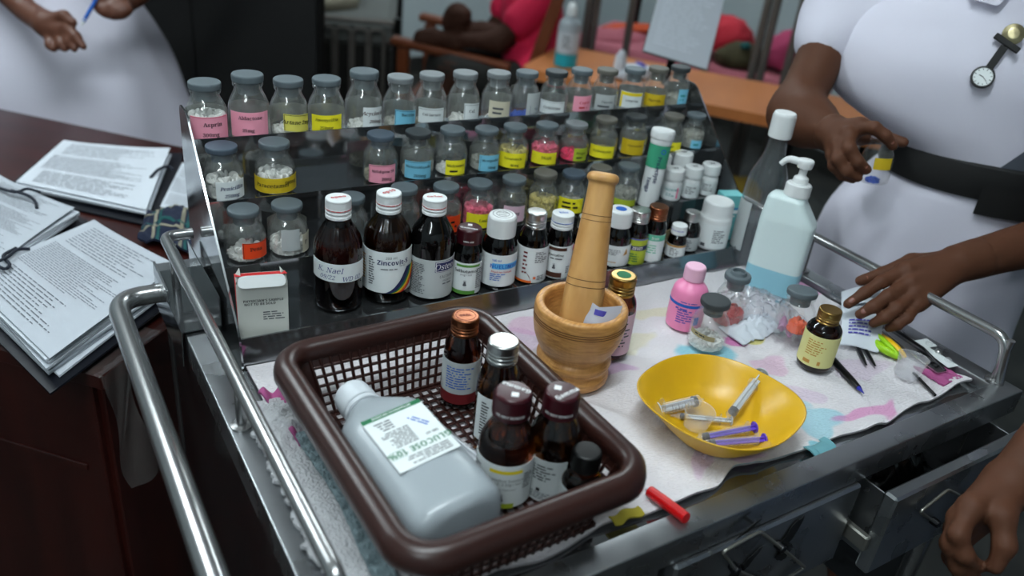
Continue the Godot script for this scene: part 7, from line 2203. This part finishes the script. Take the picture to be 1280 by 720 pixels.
	part(t, "sleeve", body([[at_h.call(1.235, 0.06), lsh, 0.078, 0.070], [lsh, lsh.lerp(lel, 0.38), 0.067, 0.067]], 0.010, 0.03), M.uniform_white)
	# shoulder patch of grey check
	part(t, "shoulder_patch", body([[rsh + Vector3(0.005, 0.028, 0.0), rsh.lerp(rel, 0.10) + Vector3(0.018, 0.020, 0.014), 0.046, 0.044]], 0.008, 0.01), M.uniform_grey)
	# belt
	var belt := [[at_h.call(1.008, 0.03), 0.142, 0.138, 0.0], [at_h.call(1.010, 0.03), 0.154, 0.147, 0.0], [at_h.call(1.062, 0.035), 0.152, 0.147, 0.0], [at_h.call(1.066, 0.035), 0.140, 0.138, 0.0]]
	part(t, "belt", garment(belt, ac, fr, 0.0, 7, false), M.belt_black)
	var flap := []
	for y in [0.988, 1.036]:
		var row := PackedVector3Array()
		for i in 17:
			var a := lerpf(-0.5, PI * 0.5, i / 16.0)
			row.append(at_h.call(y, 0.03) + ac * (signf(cos(a)) * pow(absf(cos(a)), 0.85) * 0.161) + fr * (signf(sin(a)) * pow(absf(sin(a)), 0.85) * 0.1545))
		flap.append(row)
	part(t, "belt_end", grid(flap), M.belt_black)
	# collar
	for s in [-1.0, 1.0]:
		part(t, "collar", prism(soft2([Vector2(0, 0), Vector2(0.075, -0.012), Vector2(0.062, -0.055), Vector2(0.022, -0.060)], 0.008), 0.004), M.uniform_white, Transform3D(Basis(ac * s, Vector3(0, 0.90, 0) - fr * 0.42, fr * 0.9 + Vector3(0, 0.42, 0)), at_h.call(1.350, 0.012 * s, 0.078)))
	# fob watch on its strap
	var w0: Vector3 = at_h.call(1.262, 0.085, 0.116)
	var wp: Vector3 = Vector3(1.3314, 1.2624, -0.6937)
	var w1: Vector3 = Vector3(1.2975, 1.1985, -0.6968)
	var wd := (wp - w1)
	var wf := (EYE - w1)
	var base := aim(w1, wd, wf)
	var wl := wd.length()
	var wt := part(t, "fob_watch", lathe(soft([Vector2(0, 0), Vector2(0.0165, 0), Vector2(0.0172, 0.003), Vector2(0.0165, 0.006), Vector2(0.0140, 0.0062), Vector2(0.0138, 0.0052), Vector2(0, 0.0052)], 0.001), 32), M.black_plastic, base * turned(0, 0, 0, 90))
	part(wt, "dial", lathe([Vector2(0.0137, 0.0053), Vector2(0.0137, 0.0056), Vector2(0, 0.0056)], 28), M.paper_white)
	for k in 12:
		part(wt, "hour_mark", box(0.0010, 0.0003, 0.0022 if k % 3 else 0.0032, 0.0001), M.ink, Transform3D(Basis(Vector3.UP, TAU * k / 12), Vector3.ZERO) * at(0, 0.0058, 0.0115))
	part(wt, "hand", box(0.0009, 0.0003, 0.0095, 0.0001), M.ink, Transform3D(Basis(Vector3.UP, 1.1), Vector3.ZERO) * at(0, 0.0060, 0.004))
	part(wt, "hand", box(0.0011, 0.0003, 0.0070, 0.0001), M.ink, Transform3D(Basis(Vector3.UP, -1.6), Vector3.ZERO) * at(0, 0.0060, 0.003))
	part(wt, "strap", box(0.0115, wl * 0.62, 0.0028, 0.0008), M.belt_black, Transform3D(Basis.from_euler(Vector3(-PI / 2, 0, 0)), Vector3.ZERO) * at(0, wl * 0.42, 0.0025))
	part(wt, "bar", box(0.042, 0.0095, 0.005, 0.0015), M.belt_black, Transform3D(Basis.from_euler(Vector3(-PI / 2, 0, 0)), Vector3.ZERO) * turned(0, wl * 0.80, 0.003, 0, 0, -8))
	part(wt, "badge", lathe(soft([Vector2(0, 0), Vector2(0.0160, 0), Vector2(0.0155, 0.003), Vector2(0.008, 0.0055), Vector2(0, 0.006)], 0.001), 28), M.badge_tin, at(0.0, 0.0, -wl * 1.02))
	# the jar she holds
	var j := thing("glass_jar", "open glass jar with a yellow label held in the nurse's right hand", "glass jar")
	j.transform = aim(Vector3(1.1469, 1.0334, -0.7239), Vector3(1.1475, 1.1088, -0.7317) - Vector3(1.1469, 1.0334, -0.7239), EYE - Vector3(1.1597, 1.0656, -0.7336))
	part(j, "glass", lathe(jar_profile(0.0235, 0.080), 40), M.jar_glass)
	put_label(j, 0.0235, [0.026, 0.044, 34, 26, "paper_mustard", []])
	var c := part(j, "tablets", tablets(0.012, 0.004, 0.0040, 9), M.tablet_blue)
	c.set_meta("kind", "stuff")


func smooth_at(rings: Array, y: float) -> Vector2:
	for k in rings.size() - 1:
		var a: Array = rings[k]
		var b: Array = rings[k + 1]
		if y <= b[0].y:
			var t := clampf((y - a[0].y) / (b[0].y - a[0].y), 0, 1)
			t = t * t * (3 - 2 * t)
			return Vector2(lerpf(a[1], b[1], t), lerpf(a[2], b[2], t))
	return Vector2(rings[-1][1], rings[-1][2])


func nurse_at_desk() -> void:
	var t := thing("person", "nurse in a flared white skirt standing behind the desk with a pen in hand", "person")
	var ac := Vector3(0.90, 0, 0.43).normalized()
	var fr := Vector3(-0.43, 0, 0.90).normalized()
	var hip: Vector3 = Vector3(0.1829, 0.0, -2.6816)
	var at_h := func(y: float, dx := 0.0, df := 0.0) -> Vector3: return hip + Vector3(0, y, 0) + ac * dx + fr * df
	var b := []
	b.append([at_h.call(0.84, -0.06), at_h.call(0.84, 0.06), 0.125, 0.125])
	b.append([at_h.call(0.92), at_h.call(1.08), 0.115, 0.11])
	b.append([at_h.call(1.16, -0.05), at_h.call(1.16, 0.05), 0.10, 0.10])
	b.append([at_h.call(1.28, -0.14), at_h.call(1.28, 0.14), 0.062, 0.062])
	b.append([at_h.call(1.29), at_h.call(1.43), 0.050, 0.048])
	head_bones(b, at_h.call(1.52, 0.0, 0.02), fr)
	for s in [-1.0, 1.0]:
		chain(b, [at_h.call(0.82, 0.085 * s), at_h.call(0.45, 0.085 * s, 0.01), at_h.call(0.09, 0.085 * s, -0.01), at_h.call(0.045, 0.085 * s, 0.12)], [0.085, 0.056, 0.042, 0.030])
	var rw: Vector3 = Vector3(0.1074, 0.9554, -2.3842)
	var lw: Vector3 = Vector3(0.3439, 1.0073, -2.3123)
	chain(b, [at_h.call(1.28, -0.14), at_h.call(1.25, -0.20), Vector3(-0.0318, 1.0989, -2.6838), rw], [0.056, 0.052, 0.044, 0.030])
	chain(b, [at_h.call(1.28, 0.14), at_h.call(1.25, 0.20), Vector3(0.5947, 1.2003, -2.3924), lw], [0.056, 0.052, 0.044, 0.030])
	var h := []
	chain(h, [rw, Vector3(0.1399, 0.9405, -2.3110), Vector3(0.1627, 0.9328, -2.2766)], [0.029, 0.030, 0.022])
	for e in [[Vector3(0.1411, 0.9204, -2.2831), Vector3(0.1381, 0.9033, -2.2602), Vector3(0.1425, 0.8972, -2.2462)], [Vector3(0.1603, 0.9241, -2.2656), Vector3(0.1607, 0.9091, -2.2416), Vector3(0.1648, 0.9013, -2.2268)], [Vector3(0.1742, 0.9336, -2.2555), Vector3(0.1790, 0.9175, -2.2278), Vector3(0.1837, 0.9050, -2.2095)], [Vector3(0.1789, 0.9453, -2.2530), Vector3(0.1918, 0.9301, -2.2205), Vector3(0.2019, 0.9134, -2.1957)]]:
		chain(h, [Vector3(0.1448, 0.9358, -2.2977), e[0], e[1], e[2]], [0.024, 0.0125, 0.0108, 0.0085])
	chain(h, [Vector3(0.1405, 0.9497, -2.3028), Vector3(0.1766, 0.9689, -2.2633), Vector3(0.1929, 0.9593, -2.2390)], [0.020, 0.0125, 0.0090])
	chain(h, [lw, Vector3(0.3079, 0.9991, -2.2763), Vector3(0.2785, 1.0005, -2.2697)], [0.029, 0.030, 0.022])
	for e in [[Vector3(0.2810, 0.9945, -2.2435), Vector3(0.2607, 0.9889, -2.2536), Vector3(0.2505, 0.9897, -2.2679)], [Vector3(0.2829, 0.9882, -2.2380), Vector3(0.2656, 0.9813, -2.2452), Vector3(0.2538, 0.9819, -2.2606)], [Vector3(0.2953, 0.9864, -2.2283), Vector3(0.2809, 0.9782, -2.2327), Vector3(0.2688, 0.9771, -2.2471)], [Vector3(0.3099, 0.9902, -2.2278), Vector3(0.2984, 0.9806, -2.2293), Vector3(0.2882, 0.9778, -2.2344)]]:
		chain(h, [Vector3(0.3009, 0.9998, -2.2540), e[0], e[1], e[2]], [0.022, 0.0120, 0.0105, 0.0085])
	chain(h, [Vector3(0.3029, 1.0099, -2.2593), Vector3(0.2718, 1.0131, -2.2619), Vector3(0.2499, 1.0035, -2.2636)], [0.018, 0.0125, 0.0090])
	part(t, "body", join([[body(b, 0.013, 0.035), Transform3D()], [body(h, 0.0046, 0.010), Transform3D()]]), mat("skin_brown", Color(0.36, 0.20, 0.13), 0.5))
	part(t, "finger_ring", sweep(circle_path(Vector3(0.3079, 0.9883, -2.2279), 0.0115, 16, Vector3(0.3138, 0.9939, -2.2276) - Vector3(0.2984, 0.9806, -2.2293)), 0.0016, 8, true), M.gold_tin)
	face_parts(t, at_h.call(1.52, 0.0, 0.02), fr)
	var dress := [[at_h.call(0.36), 0.40, 0.33, 1.0], [at_h.call(0.56), 0.355, 0.30, 0.95], [at_h.call(0.74), 0.305, 0.255, 0.8], [at_h.call(0.88), 0.250, 0.205, 0.5], [at_h.call(0.98), 0.195, 0.155, 0.2], [at_h.call(1.05), 0.168, 0.138, 0.0], [at_h.call(1.16), 0.182, 0.148, 0.0], [at_h.call(1.26), 0.185, 0.130, 0.0], [at_h.call(1.32), 0.130, 0.085, 0.0], [at_h.call(1.36), 0.072, 0.066, 0.0]]
	part(t, "dress", garment(smooth_rings(dress, 5), ac, fr, 0.05, 6, false), M.uniform_white)
	for s in [-1.0, 1.0]:
		var sh: Vector3 = at_h.call(1.25, 0.20 * s)
		var el: Vector3 = Vector3(-0.0318, 1.0989, -2.6838) if s < 0 else Vector3(0.5947, 1.2003, -2.3924)
		part(t, "sleeve", body([[at_h.call(1.28, 0.08 * s), sh, 0.078, 0.072], [sh, sh.lerp(el, 0.5), 0.066, 0.064]], 0.012, 0.03), M.uniform_white)
	# the pen she holds
	var a: Vector3 = Vector3(0.2075, 0.9484, -2.2452)
	var c: Vector3 = Vector3(0.2473, 1.0051, -2.2555)
	var p := thing("pen", "blue and white ballpoint pen in the hand of the nurse at the desk", "pen")
	p.transform = aim(a, c - a)
	var l := (c - a).length() + 0.02
	part(p, "barrel", lathe([Vector2(0, 0.014), Vector2(0.0044, 0.014), Vector2(0.0044, l), Vector2(0, l)], 16), M.ink_cyan)
	part(p, "tip", lathe([Vector2(0, 0), Vector2(0.0008, 0), Vector2(0.0040, 0.013), Vector2(0.0046, 0.020), Vector2(0, 0.020)], 16), M.cap_white)


func helper_at_drawer() -> void:
	var t := thing("person", "person at the open drawer, a loosely curled hand hanging in front of it", "person")
	var wr: Vector3 = Vector3(0.9519, 0.8346, -0.3030)
	var el: Vector3 = Vector3(1.1468, 0.9714, -0.3084)
	var hip := Vector3(1.30, 0, 0.10)
	var ac := Vector3(-0.75, 0, -0.66).normalized()
	var fr := Vector3(-0.66, 0, 0.75).normalized() * -1.0
	fr = Vector3(-0.70, 0, -0.71)
	ac = Vector3.UP.cross(fr).normalized()
	var at_h := func(y: float, dx := 0.0, df := 0.0) -> Vector3: return hip + Vector3(0, y, 0) + ac * dx + fr * df
	var near := 1.0 if (el - hip).dot(ac) > 0 else -1.0
	var b := []
	b.append([at_h.call(0.84, -0.06), at_h.call(0.84, 0.06), 0.12, 0.12])
	b.append([at_h.call(0.92), at_h.call(1.08), 0.11, 0.105])
	b.append([at_h.call(1.16, -0.05), at_h.call(1.16, 0.05), 0.10, 0.10])
	b.append([at_h.call(1.28, -0.14), at_h.call(1.28, 0.14), 0.062, 0.062])
	b.append([at_h.call(1.29), at_h.call(1.43), 0.050, 0.048])
	head_bones(b, at_h.call(1.52, 0.0, 0.02), fr)
	for s in [-1.0, 1.0]:
		chain(b, [at_h.call(0.82, 0.085 * s), at_h.call(0.45, 0.085 * s, 0.01), at_h.call(0.09, 0.085 * s, -0.01), at_h.call(0.045, 0.085 * s, 0.12)], [0.085, 0.056, 0.042, 0.030])
	chain(b, [at_h.call(1.28, 0.14 * near), at_h.call(1.25, 0.20 * near), el, el.lerp(wr, 0.4), wr], [0.056, 0.052, 0.044, 0.040, 0.029])
	chain(b, [at_h.call(1.28, -0.14 * near), at_h.call(1.25, -0.20 * near), at_h.call(1.00, -0.26 * near, 0.02), at_h.call(0.78, -0.25 * near, 0.08)], [0.056, 0.052, 0.044, 0.029])
	var h := []
	# the other hand hangs at the side, fingers a little curled
	var fw: Vector3 = at_h.call(0.78, -0.25 * near, 0.08)
	chain(h, [fw, fw + Vector3(0, -0.075, 0) + fr * 0.03], [0.028, 0.026])
	for e in 4:
		var kn: Vector3 = fw + Vector3(0, -0.085 + 0.004 * absf(e - 1.0), 0) + fr * (0.055 - 0.019 * e) + fr * 0.01
		chain(h, [fw + Vector3(0, -0.03, 0), kn, kn + Vector3(0, -0.036, 0) + ac * 0.006 * near, kn + Vector3(0, -0.066, 0) + ac * 0.020 * near], [0.022, 0.0115, 0.0098, 0.0078])
	chain(h, [fw, fw + Vector3(0, -0.045, 0) + fr * 0.062, fw + Vector3(0, -0.085, 0) + fr * 0.074], [0.020, 0.0125, 0.0095])
	chain(h, [wr.lerp(el, 0.12), wr], [0.030, 0.029])
	var kI: Vector3 = Vector3(0.8807, 0.8263, -0.3047)
	var kM: Vector3 = Vector3(0.8738, 0.8090, -0.3077)
	var kR: Vector3 = Vector3(0.8801, 0.7885, -0.3078)
	var kL: Vector3 = Vector3(0.8933, 0.7684, -0.3063)
	for k in [kI, kM, kR, kL]:
		chain(h, [wr, k], [0.027, 0.0145])
	chain(h, [kI, kL], [0.0130, 0.0115])
	chain(h, [kI, Vector3(0.8491, 0.8076, -0.2933), Vector3(0.8512, 0.7877, -0.2787), Vector3(0.8706, 0.7709, -0.2683)], [0.0118, 0.0104, 0.0096, 0.0082])
	chain(h, [kM, Vector3(0.8529, 0.7868, -0.2977), Vector3(0.8572, 0.7644, -0.2814), Vector3(0.8762, 0.7506, -0.2676)], [0.0118, 0.0106, 0.0098, 0.0084])
	chain(h, [kR, Vector3(0.8671, 0.7620, -0.2951), Vector3(0.8762, 0.7422, -0.2786), Vector3(0.8943, 0.7329, -0.2657)], [0.0112, 0.0100, 0.0092, 0.0080])
	chain(h, [kL, Vector3(0.8885, 0.7417, -0.2947), Vector3(0.9001, 0.7251, -0.2786), Vector3(0.9140, 0.7201, -0.2686)], [0.0102, 0.0090, 0.0082, 0.0072])
	chain(h, [wr, Vector3(0.8992, 0.8268, -0.2787), Vector3(0.8871, 0.8053, -0.2590), Vector3(0.8766, 0.7815, -0.2546)], [0.022, 0.0150, 0.0118, 0.0092])
	part(t, "body", join([[body(b, 0.013, 0.035), Transform3D()], [body(h, 0.0034, 0.008), Transform3D()]]), M.skin_dark)
	face_parts(t, at_h.call(1.52, 0.0, 0.02), fr)
	var dress := [[at_h.call(0.30), 0.24, 0.22, 1.0], [at_h.call(0.60), 0.222, 0.20, 0.9], [at_h.call(0.80), 0.205, 0.178, 0.6], [at_h.call(0.92), 0.192, 0.160, 0.3], [at_h.call(1.04), 0.165, 0.138, 0.0], [at_h.call(1.16), 0.178, 0.146, 0.0], [at_h.call(1.26), 0.182, 0.130, 0.0], [at_h.call(1.32), 0.130, 0.085, 0.0], [at_h.call(1.36), 0.072, 0.066, 0.0]]
	part(t, "gown", garment(smooth_rings(dress, 5), ac, fr, 0.04, 7, false), M.gown_blue)
	for s in [-1.0, 1.0]:
		var sh: Vector3 = at_h.call(1.25, 0.20 * s)
		var e2: Vector3 = el if s == near else at_h.call(1.00, -0.26 * near, 0.02)
		part(t, "sleeve", body([[at_h.call(1.28, 0.08 * s), sh, 0.078, 0.072], [sh, sh.lerp(e2, 0.5), 0.066, 0.064]], 0.012, 0.03), M.gown_blue)


func seated_person() -> void:
	var t := thing("person", "person in a bright pink top sitting in the wooden armchair at the back", "person")
	var hp: Vector3 = Vector3(1.8624, 0.6265, -2.7485) + Vector3(0, -0.03, 0)
	var sh: Vector3 = Vector3(1.9187, 0.9116, -2.8978)
	var hd: Vector3 = Vector3(1.9329, 1.1589, -3.0509)
	var kn: Vector3 = Vector3(1.5336, 0.6314, -2.8656)
	var ft: Vector3 = Vector3(kn.x - 0.03, 0.05, kn.z + 0.06)
	var f := (kn - hp)
	f.y = 0
	f = f.normalized()
	var sd := Vector3.UP.cross(f)
	var b := []
	b.append([hp - sd * 0.07, hp + sd * 0.07, 0.115, 0.115])
	b.append([hp, sh - Vector3(0, 0.06, 0), 0.12, 0.11])
	b.append([sh - sd * 0.13, sh + sd * 0.13, 0.065, 0.065])
	b.append([sh, hd - Vector3(0, 0.09, 0), 0.05, 0.048])
	head_bones(b, hd, f)
	for s in [-1.0, 1.0]:
		chain(b, [hp + sd * 0.09 * s, kn + sd * 0.09 * s, ft + sd * 0.09 * s, ft + sd * 0.09 * s + f * 0.14 - Vector3(0, 0.015, 0)], [0.085, 0.060, 0.042, 0.030])
	var e0: Vector3 = Vector3(1.6899, 0.7519, -2.7696)
	var w0: Vector3 = Vector3(1.5296, 0.7466, -2.8340)
	var h0: Vector3 = Vector3(1.4642, 0.7493, -2.8803)
	chain(b, [sh + sd * 0.14, e0, w0, h0], [0.050, 0.036, 0.027, 0.023])
	chain(b, [sh - sd * 0.14, e0 - sd * 0.25 - Vector3(0, 0.05, 0), w0 - sd * 0.12 - Vector3(0, 0.05, 0), h0 - sd * 0.10 - Vector3(0, 0.04, 0)], [0.050, 0.036, 0.027, 0.023])
	for k in 4:
		chain(b, [h0 + Vector3(0, 0.012 - 0.012 * k, 0), h0 + f * 0.05 + Vector3(0, 0.015 - 0.016 * k, 0)], [0.014, 0.009])
	part(t, "body", body(b, 0.016, 0.04), M.skin_deep)
	face_parts(t, hd, f)
	part(t, "top", body([[hp + Vector3(0, 0.03, 0) - sd * 0.06, hp + Vector3(0, 0.03, 0) + sd * 0.06, 0.125, 0.125], [hp, sh - Vector3(0, 0.06, 0), 0.13, 0.122], [sh - sd * 0.12, sh + sd * 0.12, 0.078, 0.078], [sh + sd * 0.14, (sh + sd * 0.14).lerp(e0, 0.55), 0.068, 0.062], [sh - sd * 0.14, (sh - sd * 0.14).lerp(e0 - sd * 0.25, 0.55), 0.068, 0.062]], 0.014, 0.03), M.shirt_pink)
	part(t, "lap_cloth", body([[hp + sd * 0.09, kn + sd * 0.09, 0.093, 0.070], [hp - sd * 0.09, kn - sd * 0.09, 0.093, 0.070], [kn, ft + Vector3(0, 0.2, 0), 0.09, 0.10]], 0.016, 0.05), M.cloth_dark)
	var c := thing("person", "small child's dark head resting on the arms of the seated person in pink", "person")
	var bh: Vector3 = Vector3(1.5662, 0.8133, -2.8806)
	var cb := []
	head_bones(cb, bh, Vector3(0, 0.5, 0.86), 0.62)
	chain(cb, [bh - Vector3(0, 0.05, 0) - f * -0.02, bh - f * 0.10 - Vector3(0, 0.055, 0), bh - f * 0.22 - Vector3(0, 0.06, 0)], [0.028, 0.050, 0.045])
	part(c, "body", body(cb, 0.009, 0.02), M.skin_deep)
